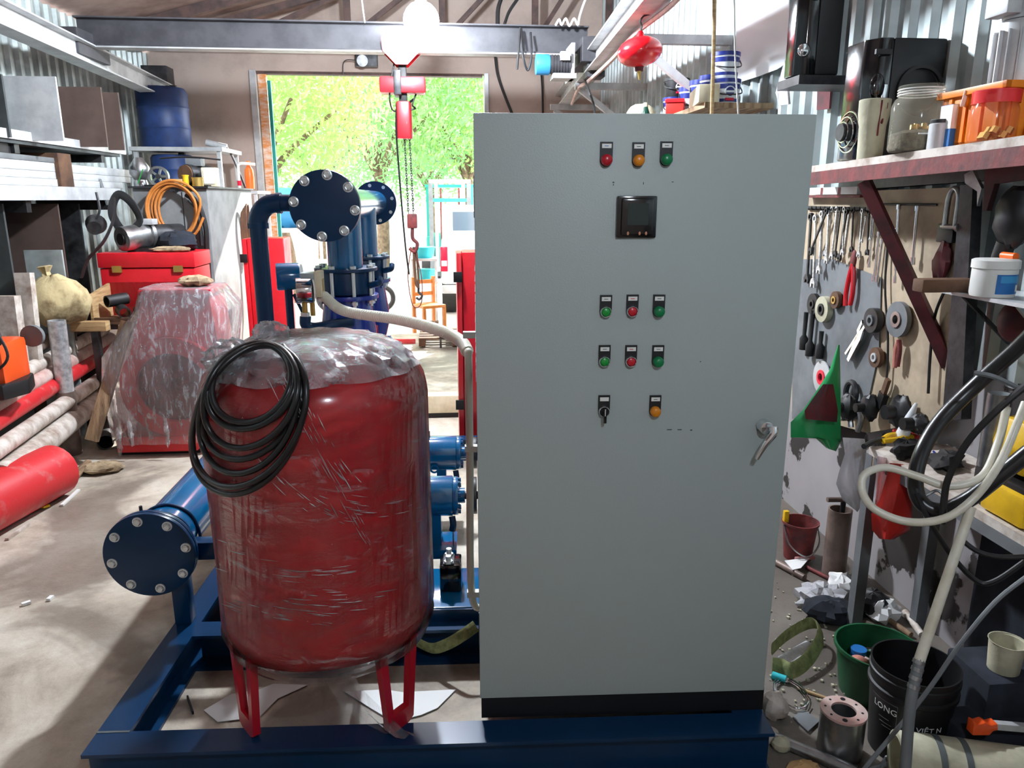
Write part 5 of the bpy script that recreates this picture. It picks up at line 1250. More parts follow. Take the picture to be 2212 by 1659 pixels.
# ------------------------------------------------------------------ right side, upper: extinguisher, pails, speakers
eb = A(1382, 112, 4.85)
ex = thing('extinguisher_ball', 'red oval automatic fire extinguisher hanging from right rail', 'extinguisher', eb, PR)
MB().ell((0, 0, 0), .137, .137, .088, 36, 20, Matrix.Rotation(rad(-8), 4, 'Y')).build('vessel', 'tank_red', ex, ang=80)
MB().lathe([(.028, .08), (.022, .105), (.012, .118), (0, .12)], 14).build('top_boss', 'tank_red', ex)
MB().tube([(0, 0, .115), (.006, 0, .145), (-.004, 0, .17), (.015, 0, .20), (.06, 0, .215)], .006, 6).build('hanger', 'dark_steel', ex)
MB().lathe([(.03, -.08), (.026, -.11), (0, -.11)], 14).build('bottom_boss', 'maroon', ex)
MB().cyl((0, 0, -.11), (0.005, 0, -.16), .012, .006, 10).build('sprinkler_head', 'brass', ex)
hose('rail_cable', 'bundle of pale cables slung along the right crane rail', 'cable', [G(1235, 225, 2.80), G(1250, 190, 2.78), G(1268, 178, 2.76), G(1320, 130, 2.79), G(1370, 75, 2.80), G(1440, 20, 2.80), G(1480, -20, 2.80)], .016, 'pipe_pink', 6, 6)
hose('rail_cable', 'black cable hanging beside the rail bracket', 'cable', [G(1262, 170, 2.83), A(1272, 195, 6.5), A(1282, 225, 6.5), A(1285, 245, 6.5)], .010, 'rubber', 6)
# long shelf high on the right wall behind the cabinet
ZP = 2.30
us = thing('wall_shelf', 'high wooden wall shelf carrying the paint pails', 'shelf', rf(1.55, 4.0, ZP), PR)
MB().box(0, .42, .55, 4.3, -.03, 0).build('board', 'wood_old', us)
for yy in (.8, 2.2, 4.0): MB().bar((.03, yy, -.05), (.42, yy, -.40), .03, .03).build('bracket', 'dark_steel', us)
def pail(x, y, v, r, h, lab, dark=False, z=None, plain=False):
    p = A(x, y, v); u_, v_, _ = ruv(p); z = ZP + .001 if z is None else z
    t = thing('paint_pail', lab, 'pail', rf(max(min(u_, 1.84), 1.6), v_, z), PR, 'paint pails on the high shelf')
    MB().lathe([(0, 0), (r * .9, 0), (r * .92, .005), (r, h * .93), (r * 1.04, h * .93), (r * 1.04, h * .97), (r, h), (0, h)], 28).build('body', 'black' if dark else 'can_white', t)
    MB().cyl((0, 0, h * .86), (0, 0, h * 1.004), r * 1.045, n=28).build('lid', 'black' if dark else 'can_blue', t)
    if not dark:
        MB().lathe([(r * .935, h * .12), (r * .945, h * .24)], 28).build('stripe', 'can_blue', t)
        MB().lathe([(r * .985, h * .62), (r * 1.01, h * .80)], 28).build('stripe', 'can_blue', t)
    e_ = Matrix.Rotation(rad(-100), 4, 'Z')
    if not plain:
        em_ = MB().cyl((0, -r * .95, h * .5), (0, -r * 1.02, h * .5), r * .36, n=20).build('emblem', 'can_white', t)
        MB().cyl((0, -r * 1.02, h * .5), (0, -r * 1.03, h * .5), r * .29, n=20).build('emblem_field', 'black' if dark else 'can_blue', em_)
        MB().box(-r * .34, r * .34, -r * 1.04, -r * 1.03, h * .46, h * .54).build('emblem_bar', 'can_white', em_)
        MB().box(-r * .28, r * .28, -r * 1.03, -r * .9, h * .16, h * .26).build('red_band', 'tail_red', em_)
    MB().tube([(r * 1.0, 0, h * .8), (r * 1.05, -r * .4, h * .55), (r * .7, -r * .95, h * .42), (0, -r * 1.14, h * .38), (-r * .7, -r * .95, h * .42), (-r * 1.05, -r * .4, h * .55), (-r * 1.0, 0, h * .8)], .004, 6).build('wire_handle', 'dark_steel', t)
pail(1455, 214, 5.75, .075, .17, 'small white and blue paint pail lowest under the black pail')
pail(1462, 175, 5.75, .09, .13, 'black paint pail stacked on top of white pails', True, ZP + .172)
pail(1488, 214, 5.45, .07, .20, 'white paint pail between black pail and taller pails', plain=True)
pail(1515, 214, 5.2, .08, .21, 'white and blue paint pail with wire handle behind cream carton')
pail(1563, 240, 4.75, .09, .15, 'blue lidded paint pail at right end, lower')
pail(1563, 190, 4.75, .085, .15, 'white paint pail at right end, stacked upper', False, ZP + .153, True)
pail(1535, 214, 5.0, .075, .21, 'tall white paint pail left of the bamboo stick', plain=True)
solo('cream_carton', 'long cream carton on high shelf front', 'box', MB().box(-.20, .20, -.06, .06, 0, .10), 'cream', rf(1.61, 4.75, ZP + .001), PR + rad(80), bevel=.004)
rt = thing('red_toolbox', 'small red plastic toolbox on high shelf beside carton', 'box', rf(1.62, 5.35, ZP + .001), PR + rad(70))
MB().box(-.16, .16, -.06, .06, 0, .07).build('body', 'red_bag', rt, bevel=.01); MB().box(-.165, .165, -.065, .065, .072, .10).build('lid', 'red', rt, bevel=.01)
heap('cream_bag', 'round cream bag on high shelf behind the green bottle', 'bag', rf(1.62, 6.3, ZP + .001), .13, .10, .11, 'cream', 51, jit=.05)
gb_ = thing('green_bottle', 'dark green glass bottle on high shelf by cream bag', 'bottle', rf(1.58, 6.0, ZP + .001), PR)
MB().lathe([(0, 0), (.045, 0), (.045, .05), (.02, .12), (.015, .14)], 18).build('glass', 'green_glass', gb_); MB().lathe([(.017, .135), (.018, .165), (0, .165)], 14).build('cap', 'canvas', gb_)
solo('brown_wedge', 'dark brown triangular board leaning on right wall shelf', 'board', MB().prism([(-.16, 0), (.16, 0), (.10, .12), (.0, .17), (-.08, .12)], -.01, .01), 'wood_dark', rf(1.86, 5.95, ZP + .001), PR + rad(80), smooth=False)
hose('bamboo_stick', 'long thin bamboo stick standing before the paint pails', 'stick', [A(1536, 300, 4.3), A(1541, 120, 4.3), A(1544, -30, 4.3)], .011, 'wood', 8)
hose('hanging_wire', 'thin pale wire hanging in front of white banner', 'wire', [A(1586, -10, 4.0), A(1588, 120, 4.0), A(1595, 250, 4.0)], .004, 'white_plastic', 6)
def banner(name, lab, cat, pts, u, th, m):
    w_ = [AU(x, y, u) for x, y in pts]; k = len(w_)
    b = MB().add(w_ + [p - RU * th for p in w_], [tuple(range(k)), tuple(range(2 * k - 1, k - 1, -1))] + [(i, i + k, (i + 1) % k + k, (i + 1) % k) for i in range(k)])
    return wsolo(name, lab, cat, b, m, min(w_, key=lambda p: p.z), smooth=False)
banner('white_banner', 'large white sheet hung on the corrugated right wall', 'sheet', [(1592, -20), (1706, -20), (1706, 132), (1680, 150), (1640, 165), (1592, 180)], 1.965, .006, 'car_white')
banner('pink_poster', 'white and pink paper poster between the two loudspeakers', 'poster', [(1776, -20), (1816, -20), (1812, 100), (1775, 115)], 1.965, .004, 'paper_pink')
banner('maroon_board', 'maroon painted board leaning below the pink poster', 'board', [(1772, 112), (1804, 105), (1795, 235), (1768, 238)], 1.965, .01, 'maroon')
banner('blue_bag', 'thin light blue plastic bag hanging beside the tall speaker', 'bag', [(1700, 130), (1708, 225), (1688, 228), (1680, 200)], 1.72, .012, 'film_bag')
# tools shelf above the pegboard
sa0, sa1 = AU(1700, 366, 1.66), AU(2280, 282, 1.66)
su_, sv0, sz0 = ruv(sa0); _, sv1, sz1 = ruv(sa1)
tl_ = math.atan2(sz1 - sz0, sv0 - sv1); ln = math.hypot(sz1 - sz0, sv0 - sv1)
ts = thing('tool_shelf', 'wooden plank shelf on rusty angle iron above the tool board', 'shelf', rf(1.66, sv1, sz1), PR)
def zsh(v): return sz1 + (sz0 - sz1) * (v - sv1) / (sv0 - sv1)
def tilt_box(y0, y1, x0, x1, z0, z1):
    vs = [(x, y, z + (zsh(y + sv1) - sz1)) for z in (z0, z1) for y in (y0, y1) for x in (x0, x1)]
    return MB().add(vs, [(0, 2, 3, 1), (4, 5, 7, 6), (0, 1, 5, 4), (2, 6, 7, 3), (0, 4, 6, 2), (1, 3, 7, 5)])
LY = sv0 - sv1
for k in range(2): tilt_box(0, LY, .005 + k * .155, .155 + k * .155, -.028, 0).build('plank', 'pipe_white', ts, smooth=False)
tilt_box(0, LY, -.004, .003, -.085, -.030).build('angle_iron', 'rust_red', ts, smooth=False); tilt_box(0, LY, .0, .05, -.036, -.029).build('angle_iron', 'rust_red', ts, smooth=False)
tilt_box(0, LY, .27, .33, -.10, -.03).build('rear_bearer', 'dark_steel', ts, smooth=False)
p_a = AU(1868, 392, 1.69); p_b = AU(2050, 790, 1.95)
wpart('strut', MB().bar(p_a, p_b, .045, .045), 'maroon', ts, smooth=False)
wpart('strut_foot', MB().bar(AU(2010, 690, 1.93), AU(2022, 672, 1.97), .05, .04), 'maroon', ts, smooth=False)
def onshelf(x, y, u=None):
    """point on the shelf top seen at that place in the photograph"""
    v = 2.8
    for _ in range(30):
        p = G(x, y, zsh(v) + .001); v = ruv(p)[1]
    return p
def shp(u, v): return rf(u, v, zsh(v) + .001)
# loudspeakers
def speaker(loc, w_, d_, h_, lab, rz_):
    t = thing('loudspeaker', lab, 'speaker', loc, rz_, 'loudspeakers by the right wall')
    MB().box(0, w_, 0, d_, 0, h_).build('box', 'black', t, bevel=.012)
    fr_ = MB().flat([(0, 0), (-.05, .01), (-.085, d_ * .25), (-.085, d_ * .75), (-.05, d_ - .01), (0, d_)], .0, h_).build('front_baffle', 'black_gloss', t, bevel=.008)
    MB().box(-.075, -.01, -.008, .004, h_ * .86, h_ * .90, Tm((0, 0, 0), (0, 0, 0))).build('vent_slot', 'rubber', t); MB().box(-.035, -.01, -.006, .004, h_ * .45, h_ * .62).build('trim_strip', 'chrome', t, bevel=.004)
    MB().ell((-.055, -.004, h_ * .60), .03, .016, .05, 16, 10).build('corner_knob', 'black_gloss', t); MB().ell((-.06, .0, h_ * .15), .03, .016, .03, 16, 10).build('corner_knob', 'chrome', t)
    return t
A0 = onshelf(1810, 322)
us_, vs_, zs_ = ruv(A0)
sv_near = 3.00
spk = speaker(shp(1.765, sv_near), .22, .26, .455, 'black loudspeaker with round side woofer standing on the tool shelf', PR)
# near face carries the woofer ring
MB().pipe((.12, -.016, .26), (.12, .0, .26), .095, .082, 36).build('woofer_ring', 'rubber', spk); MB().lathe([(.082, 0), (.05, -.03), (.02, -.035), (0, -.03)], 30, Tm((.12, -.002, .26)) @ Matrix.Rotation(rad(90), 4, 'X')).build('woofer_cone', 'black', spk)
pt = ruv(A(1745, 245, 4.0))
speaker(rf(1.725, ruv(AU(1692, 120, 1.64))[1] - .16, 2.305), .115, .18, .70, 'tall black loudspeaker standing beside the white sheet', PR)
solo('speaker_stand', 'dark board bracket holding the tall loudspeaker on right wall', 'bracket', MB().box(-.06, .28, -.03, .2, 0, .04), 'dark_steel', rf(1.70, ruv(AU(1692, 120, 1.64))[1] - .16, 2.26), PR)
fg = thing('fan_guard', 'round wire fan guard leaning on shelf left of speaker', 'fan', shp(1.69, 3.12), PR)
for k in range(4): MB().tube([(-.012 * k, .0 + (.10 - .02 * k) * math.cos(a), .115 + (.10 - .02 * k) * math.sin(a)) for a in [2 * math.pi * i / 20 for i in range(20)]], .0035, 6, 2, True).build('ring', 'chrome', fg)
for k in range(8): MB().bar((0, 0, .115), (-.0, .1 * math.cos(k * .785), .115 + .1 * math.sin(k * .785)), .004, .004).build('spoke', 'chrome', fg)
MB().cyl((-.05, 0, .115), (0, 0, .115), .035).build('hub', 'dark_steel', fg)
# jars, crate and the rest on the tool shelf: (photo foot x, y) -> stands near the front edge
def jar_at(x, y): 
    return shp(1.715, ruv(AU(x, y, 1.715))[1])
def hpx(loc, x, ytop): return zat(x, ytop, ruv(loc)[1]) - loc.z
l0 = jar_at(1878, 337); h0 = hpx(l0, 1888, 215); r0 = px(31, ruv(l0)[1])
tcup = thing('plastic_tumbler', 'dirty white plastic tube cup with red paint drips', 'cup', l0, PR)
MB().lathe([(0, 0), (r0 * .8, 0), (r0 * .84, h0 * .55), (r0 * .98, h0 * .75), (r0, h0 * .99), (r0 * .95, h0), (r0 * .93, h0 * .9), (r0 * .8, h0 * .6)], 28).build('cup', 'canvas', tcup)
for (a, z0, z1, w_) in ((-97, .38, .96, .008), (-70, .78, .92, .003), (-86, .62, .66, .006)):
    MB().tube([(r0 * 1.0 * math.cos(rad(a)) * q, r0 * 1.0 * math.sin(rad(a)) * q, h0 * z) for q, z in ((.995, z1), (.98, z1 * .9), (.87, (z0 + z1) / 2), (.85, z0))], w_, 8, 4, flat=(1, .3)).build('paint_drip', 'rust_red', tcup)
l1 = jar_at(1975, 328); h1 = hpx(l1, 1985, 185); r1 = px(54, ruv(l1)[1])
sj_ = thing('storage_jar', 'big clear plastic jar half full of brown fittings', 'jar', l1, PR)
MB().lathe([(0, 0.002), (r1 * .92, 0.002), (r1, h1 * .06), (r1, h1 * .70), (r1 * .9, h1 * .80), (r1 * .80, h1 * .83), (r1 * .80, h1 * .97), (r1 * .83, h1 * .98), (r1 * .80, h1)], 36).build('glass', 'glassy', sj_, ang=60)
for k in range(3): MB().tube([(r1 * .82 * math.cos(a), r1 * .82 * math.sin(a), h1 * (.86 + .04 * k)) for a in [2 * math.pi * i / 24 for i in range(24)]], .0025, 6, 0, True).build('neck_thread', 'white_plastic', sj_)
MB().lathe([(0, .006), (r1 * .9, .006), (r1 * .95, h1 * .06), (r1 * .95, h1 * .28), (r1 * .5, h1 * .34), (0, h1 * .32)], 30, None, lambda t, s: .004 * math.sin(9 * t + 20 * s)).build('fill', 'gravel', sj_)
MB().box(-r1 * .55, r1 * .55, -r1 * 1.02, -r1 * .98, h1 * .25, h1 * .27).build('moulded_rim', 'white_plastic', sj_)
for k in range(5): MB().cyl((-.03 + .014 * k, -.02 + .01 * (k % 3), h1 * .33), (-.025 + .014 * k, -.012, h1 * (.40 + .03 * (k % 2))), .010, n=10).build('brass_fitting', 'brass', sj_)
l2 = jar_at(2026, 318); h2 = hpx(l2, 2028, 257); r2 = px(22, ruv(l2)[1])
sc2 = thing('spray_can', 'small grey spray tin beside the big jar', 'tin', l2, PR)
MB().lathe([(0, 0), (r2, 0), (r2, h2 * .82), (r2 * .9, h2 * .86), (r2 * .9, h2 * .98), (0, h2)], 22).build('body', 'light_steel', sc2); MB().lathe([(r2 * .92, h2 * .86), (r2 * .95, h2 * .97), (0, h2 * 1.01)], 22).build('cap', 'dark_steel', sc2)
l3 = jar_at(2060, 308); h3 = hpx(l3, 2066, 222)
cb = thing('blue_carton', 'open blue and white carton beside the orange crate', 'box', shp(1.74, ruv(l3)[1] + .05), PR)
MB().box(-.03, .05, -.03, .03, 0, h3).build('body', 'label_blue', cb); MB().box(-.031, .051, -.031, .031, h3 * .45, h3 * .99).build('white_panel', 'white_plastic', cb)
MB().box(-.03, .05, -.032, -.03, h3, h3 + .05, Tm((0, 0, 0), (.25, 0, 0))).build('flap', 'white_plastic', cb)
cv = 2.30
oc_ = thing('plastic_crate', 'orange plastic crate on the tool shelf behind red lidded jar', 'crate', shp(1.73, cv), PR)
hcr = .165
for (x0, x1, y0, y1) in ((0, .23, 0, .012), (0, .23, .29, .302), (0, .012, 0, .302), (.218, .23, 0, .302)): MB().box(x0, x1, y0, y1, .0, hcr).build('wall', 'crate_orange', oc_, bevel=.002)
MB().box(0, .23, 0, .302, 0, .01).build('bottom', 'crate_orange', oc_)
for (x0, x1, y0, y1) in ((-.015, .24, -.015, .005), (-.015, .24, .297, .317), (-.015, .005, -.015, .317), (.222, .24, -.015, .317)): MB().box(x0, x1, y0, y1, hcr - .008, hcr + .014).build('rim', 'crate_orange', oc_, bevel=.003)
for k in range(4): MB().box(-.006, .0, .02 + .075 * k, .035 + .075 * k, .01, hcr - .01).build('rib', 'crate_orange', oc_); MB().box(.02 + .055 * k, .035 + .055 * k, -.006, .0, .01, hcr - .01).build('rib', 'crate_orange', oc_)
mt_ = thing('finned_motor', 'grey finned electric motor standing in the orange crate', 'motor', shp(1.84, cv + .10) + Vector((0, 0, .012)), PR)
MB().cyl((0, 0, 0), (0, 0, .36), .075, n=28).build('body', 'light_steel', mt_, bevel=.008)
for k in range(16):
    a = 2 * math.pi * k / 16; MB().bar((.078 * math.cos(a), .078 * math.sin(a), .14), (.078 * math.cos(a), .078 * math.sin(a), .33), .018, .004, (-math.sin(a), math.cos(a), 0)).build('cooling_fin', 'light_steel', mt_)
MB().box(-.11, -.06, -.05, .05, .37, .50).build('terminal_box', 'light_steel', mt_, bevel=.006); MB().cyl((-.02, -.08, .24), (-.02, -.11, .24), .02).build('cable_gland', 'black', mt_)
MB().cyl((0, 0, .36), (0, 0, .46), .07, n=28).build('end_cap', 'light_steel', mt_, bevel=.01)
l4 = jar_at(2140, 300); h4 = hpx(l4, 2150, 195); r4 = px(46, ruv(l4)[1])
rj = thing('red_lid_jar', 'clear jar of brass nuts with bright red lid', 'jar', l4, PR)
MB().lathe([(0, .002), (r4 * .95, .002), (r4, h4 * .08), (r4, h4 * .62), (r4 * .92, h4 * .72), (r4 * .9, h4 * .76)], 32).build('glass', 'glassy_red', rj, ang=60)
MB().lathe([(r4 * .98, h4 * .74), (r4 * 1.0, h4 * .98), (r4 * .9, h4), (0, h4)], 32).build('lid', 'lid_red', rj)
for k in range(9):
    a = k * 2.4; MB().cyl((.6 * r4 * math.cos(a) * (k % 3 + 1) / 3, .6 * r4 * math.sin(a) * (k % 3 + 1) / 3, .008 + .016 * (k // 5)), (.6 * r4 * math.cos(a) * (k % 3 + 1) / 3 + .01, .6 * r4 * math.sin(a) * (k % 3 + 1) / 3, .026 + .016 * (k // 5)), .013, n=6).build('nut', 'brass', rj, smooth=False)
solo('white_bottle', 'white plastic bottle at right end of tool shelf', 'bottle', MB().lathe([(0, 0), (.035, 0), (.035, .10), (.015, .14), (.015, .17), (0, .17)], 18), 'white_plastic', shp(1.72, 2.05), PR)
# ------------------------------------------------------------------ tool board on the right wall
RW = PR - rad(90)
banner('tool_board', 'large stained plywood tool board on the right wall', 'board', [(1722, 418), (2094, 404), (2078, 640), (2050, 905), (1880, 935), (1715, 890)], 1.945, .016, 'plywood')
banner('grey_board', 'grey painted lower panel on the left of tool board', 'board', [(1716, 560), (1800, 560), (1905, 600), (1900, 760), (1868, 905), (1712, 905)], 1.926, .004, 'board_grey')
banner('dark_post', 'dark steel post right of the tool board', 'post', [(2096, 400), (2124, 398), (2098, 905), (2056, 910)], 1.93, .04, 'dark_steel')
def wl(x, y, u=1.91): return AU(x, y, u)
def onwall(name, lab, cat, mb, m, x, y, u=1.91, turn=0, group=None, **kw):
    return solo(name, lab, cat, mb, m, wl(x, y, u), 0, group, (0, turn, RW), **kw)
def wrench_mesh():
    b = MB(); w_ = .022
    b.prism([(-w_, -.04), (w_, -.04), (w_ * .8, -.88), (-w_ * .8, -.88)], -.018, .018)
    ring = [(.055 * math.cos(a), .055 * math.sin(a)) for a in [2 * math.pi * k / 14 for k in range(14)]]
    vs = [(x, -.03, z) for x, z in ring] + [(x, .03, z) for x, z in ring] + [(x * .58, -.03, z * .58) for x, z in ring] + [(x * .58, .03, z * .58) for x, z in ring]; n = 14
    fs = []
    for i in range(n):
        j = (i + 1) % n; fs += [(i, j, n + j, n + i), (2 * n + i, 3 * n + i, 3 * n + j, 2 * n + j), (i, 2 * n + i, 2 * n + j, j), (n + i, n + j, 3 * n + j, 3 * n + i)]
    b.add(vs, fs)
    b.prism([(-.03, -.86), (.03, -.86), (.075, -.94), (.06, -1.0), (.03, -.99), (.035, -.945), (-.02, -.93), (-.035, -.98), (-.06, -.99), (-.07, -.92)], -.03, .03)
    return b.mesh('combination_wrench', smooth=False)
WR = wrench_mesh(); WR2 = WR.copy(); WR.materials.append(MATS['tool_steel']); WR2.materials.append(MATS['dark_steel'])
wrl = [(1752, 468, 1743, 612), (1762, 472, 1757, 622), (1776, 462, 1769, 592), (1786, 455, 1749, 548), (1798, 452, 1781, 556), (1808, 452, 1796, 560), (1816, 452, 1803, 556), (1824, 452, 1820, 552), (1835, 455, 1822, 548),
       (1843, 455, 1839, 545), (1863, 456, 1855, 556), (1870, 470, 1861, 524), (1877, 458, 1873, 552), (1884, 462, 1879, 520), (1790, 460, 1785, 570), (1829, 458, 1812, 562)]
for k, (x0, y0, x1, y1) in enumerate(wrl):
    a, b_ = wl(x0, y0, 1.905 - .006 * (k % 4)), wl(x1, y1, 1.905 - .006 * (k % 4)); d_ = b_ - a
    o = put('combination_wrench', WR if k % 3 else WR2, None); o.location = a
    dx = -d_.dot(RV); o.rotation_euler = (0, math.atan2(-dx, -d_.z), RW); s_ = d_.length; o.scale = (s_ * 1.0, s_ * .8, s_)
    rank = sorted(range(len(wrl)), key=lambda i: wrl[i][0]).index(k)
    nth = ['leftmost', 'second', 'third', 'fourth', 'fifth', 'sixth', 'seventh', 'eighth', 'ninth', 'tenth', 'eleventh', 'twelfth', 'thirteenth', 'fourteenth', 'fifteenth', 'rightmost'][rank]
    tag(o, '%s steel wrench%s in the row hanging on the tool board' % (nth, '' if rank in (0, 15) else ' from the left'), 'wrench', 'wrenches on the tool board')
hk = thing('hook_rail', 'black steel hook rail holding the row of wrenches', 'rail', wl(1745, 450, 1.92), 0, rot=(0, 0, RW))
Lr = (wl(1890, 450, 1.92) - wl(1745, 450, 1.92)).length
MB().box(0, Lr, -.006, .006, -.006, .012).build('bar', 'black', hk)
for k in range(14): MB().tube([(.02 + k * (Lr - .04) / 13, 0, 0), (.02 + k * (Lr - .04) / 13, -.03, -.005), (.02 + k * (Lr - .04) / 13, -.035, .012)], .003, 5, 3).build('hook', 'black', hk)
lv = thing('spirit_level', 'white and red spirit level lying above the wrenches', 'level', wl(1752, 419, 1.91), 0, rot=(0, 0, RW))
Lv = (wl(1862, 415, 1.91) - wl(1752, 419, 1.91)).length
MB().box(0, Lv, -.025, .0, -.004, .03).build('body', 'paper', lv)
for q in (.33, .68): MB().box(Lv * q - .012, Lv * q + .012, -.026, .0, -.003, .029).build('red_band', 'rust_red', lv)
onwall('tool_ledge', 'thin rust red ledge fixed under the spirit level', 'ledge', MB().box(0, Lv * 1.1, -.03, .03, -.012, 0), 'rust_red', 1750, 422, 1.915)
# bars, shackle, outlet
rd = MB().cyl((0, 0, 0), (.36, 0, 0), .005, n=8); onwall('hanging_rod', 'thin steel rod holding shackle on the tool board', 'rod', rd, 'dark_steel', 1910, 441, 1.915)
def barl(x0, y0, x1, y1, r, lab, m='chrome', tip=True):
    a, b_ = wl(x0, y0, 1.905), wl(x1, y1, 1.905); mb = MB().cyl(a, b_, r, n=10)
    if tip: d_ = (b_ - a).normalized(); mb.cyl(b_ - d_ * .03, b_, r * 1.7, n=12); mb.cyl(a, a + d_ * .02, r * 1.5, n=12)
    wsolo('socket_bar', lab, 'bar', mb, m, b_, 'socket bars on the tool board')
barl(1942, 442, 1938, 508, .006, 'short chrome socket bar hanging left of the long bar'); barl(1982, 445, 1971, 572, .006, 'long chrome socket bar hanging in middle of board')
barl(1887, 470, 1877, 578, .004, 'thin chrome rod hanging beside the strut, left'); barl(1899, 500, 1887, 608, .005, 'chrome socket bar with knurled end beside strut, middle'); barl(1906, 515, 1894, 610, .005, 'chrome socket bar with knurled end beside strut, right')
barl(1935, 575, 1933, 612, .004, 'short chrome bit below the strut middle')
sh = thing('bow_shackle', 'grey steel bow shackle hanging on the tool board', 'shackle', wl(2052, 490, 1.90), 0, rot=(0, 0, RW))
MB().tube([(-.03, 0, .0), (-.03, 0, .09), (-.022, 0, .125), (0, 0, .14), (.022, 0, .125), (.03, 0, .09), (.03, 0, 0)], .010, 10).build('bow', 'steel', sh); MB().cyl((-.045, 0, 0), (.045, 0, 0), .010, n=12).build('pin', 'steel', sh); MB().cyl((.045, 0, 0), (.06, 0, 0), .018, n=14).build('pin_head', 'steel', sh)
ot = thing('broken_outlet', 'broken black outlet with wrapped wires in board cutout', 'outlet', wl(2036, 615, 1.925), 0, rot=(0, 0, RW))
MB().box(-.05, .045, -.02, .0, .16, .23).build('socket', 'black', ot, bevel=.006); MB().ell((0, -.015, .09), .04, .022, .08, 12, 8, None, .25, 2).build('wire_bundle', 'maroon', ot)
wb = A(2000, 612, 2.6)
# cutters, pliers, discs
pc = thing('pipe_pliers', 'long pliers with red handles hanging on the board', 'pliers', wl(1843, 570, 1.90), 0, rot=(0, 0, RW))
MB().tube([(-.0, 0, .0), (-.02, 0, -.05), (-.035, 0, -.14), (-.03, 0, -.20)], .011, 8).build('handle', 'red', pc); MB().tube([(.0, 0, .0), (.012, 0, -.05), (.022, 0, -.13), (.012, 0, -.19)], .011, 8).build('handle', 'red', pc); MB().ell((0, 0, .02), .022, .010, .045, 12, 8).build('jaw', 'rust_red', pc)
def disc(x, y, r, lab, m, hub, th=.02):
    t = thing('grinding_disc', lab, 'disc', wl(x, y, 1.905), 0, 'discs hung on the tool board', (0, 0, RW))
    MB().pipe((0, -th / 2, 0), (0, th / 2, 0), r, r * .28, 32).build('wheel', m, t); MB().pipe((0, -th / 2 - .006, 0), (0, th / 2, 0), r * .45, r * .25, 24).build('hub', hub, t)
disc(1758, 657, .055, 'black grinding disc at left edge of the board', 'rubber', 'dark_steel'); disc(1780, 668, .065, 'pale grinding disc with dark hub beside black disc', 'canvas', 'dark_steel', .03); disc(1806, 648, .042, 'small brown brass grinding disc above pale one', 'wood_dark', 'brass')
disc(1941, 690, .075, 'dark green grinding disc right of hanging cord', 'board_grey', 'steel'); disc(1887, 692, .055, 'dark thick ring disc in middle of the board', 'dark_steel', 'grey_paint', .03); disc(1775, 815, .085, 'pale toothed saw blade with red centre', 'light_steel', 'tail_red', .006)
disc(1893, 772, .045, 'rusty clamp ring below the locking pliers', 'wood_dark', 'light_steel', .02)
lp = thing('locking_pliers', 'bright steel locking pliers hanging aslant on board', 'pliers', wl(1852, 740, 1.90), 0, rot=(0, rad(28), RW))
MB().prism([(-.012, -.11), (.008, -.11), (.020, .03), (.012, .075), (.018, .12), (.006, .12), (-.006, .07), (-.018, .02)], -.008, .008).build('fixed_handle', 'chrome', lp, smooth=False); MB().prism([(-.045, -.10), (-.032, -.10), (-.005, .03), (-.018, .04)], -.008, .008).build('moving_handle', 'chrome', lp, smooth=False); MB().prism([(-.03, .05), (-.008, .03), (-.014, .10), (-.028, .11)], -.008, .008).build('jaw', 'chrome', lp, smooth=False)
hose('power_lead', 'thin black cord hanging down the middle of board', 'cord', [wl(1918, 515, 1.915), wl(1912, 620, 1.91), wl(1918, 730, 1.91), wl(1915, 820, 1.91), wl(1903, 850, 1.91)], .005, 'black', 6)
hose('power_lead', 'black cable falling beside the dark post', 'cord', [wl(2046, 615, 1.90), wl(2020, 680, 1.90), wl(2010, 760, 1.90), wl(2005, 850, 1.90)], .006, 'black', 6)
hb = thing('hand_brush', 'black brush hanging at the end of cord', 'brush', wl(1902, 870, 1.90), 0, rot=(0, .3, RW)); MB().flat([(-.02, -.01), (.02, -.01), (.028, .01), (-.028, .01)], -.02, .05).build('bristles', 'black', hb); MB().box(-.012, .012, -.008, .008, .05, .12).build('handle', 'wood_dark', hb)
cr_ = thing('copper_clamp', 'reddish copper clamp handle hanging on board', 'clamp', wl(1934, 795, 1.90), 0, rot=(0, 0, RW)); MB().tube([(-.005, 0, 0), (-.012, 0, .07), (.0, 0, .12)], .010, 8).build('handle', 'pink_stone', cr_); MB().tube([(.012, 0, .01), (.014, 0, .08), (0, 0, .12)], .010, 8).build('handle', 'rust_red', cr_)
for k, (x, y, r_, lab) in enumerate(((1848, 905, .045, 'grey steel horseshoe clamp hanging above the white bag'), (1838, 850, .04, 'dark horseshoe clamp hanging under the locking pliers'))):
    onwall('horseshoe_clamp', lab, 'clamp', MB().tube([(-.03, 0, -.05), (-.045, 0, 0), (-.03, 0, .04), (0, 0, .055), (.03, 0, .04), (.045, 0, 0), (.03, 0, -.05)], .013, 8), 'steel' if k == 0 else 'dark_steel', x, y, 1.90, 0, 'horseshoe clamps on the board')
for k, (x, y, h_, lab) in enumerate(((1738, 715, .20, 'black handled tool hanging leftmost below discs'), (1752, 720, .24, 'long black file hanging beside leftmost black tool'), (1772, 745, .14, 'round black chuck hanging above saw blade'))):
    onwall('hand_tool', lab, 'tool', MB().lathe([(0, 0), (.02, .0), (.022, .06), (.010, .08), (.012, h_), (0, h_)], 12, Tm((0, 0, -h_ / 2))), 'black', x, y, 1.90, 0, 'black tools at left of board')
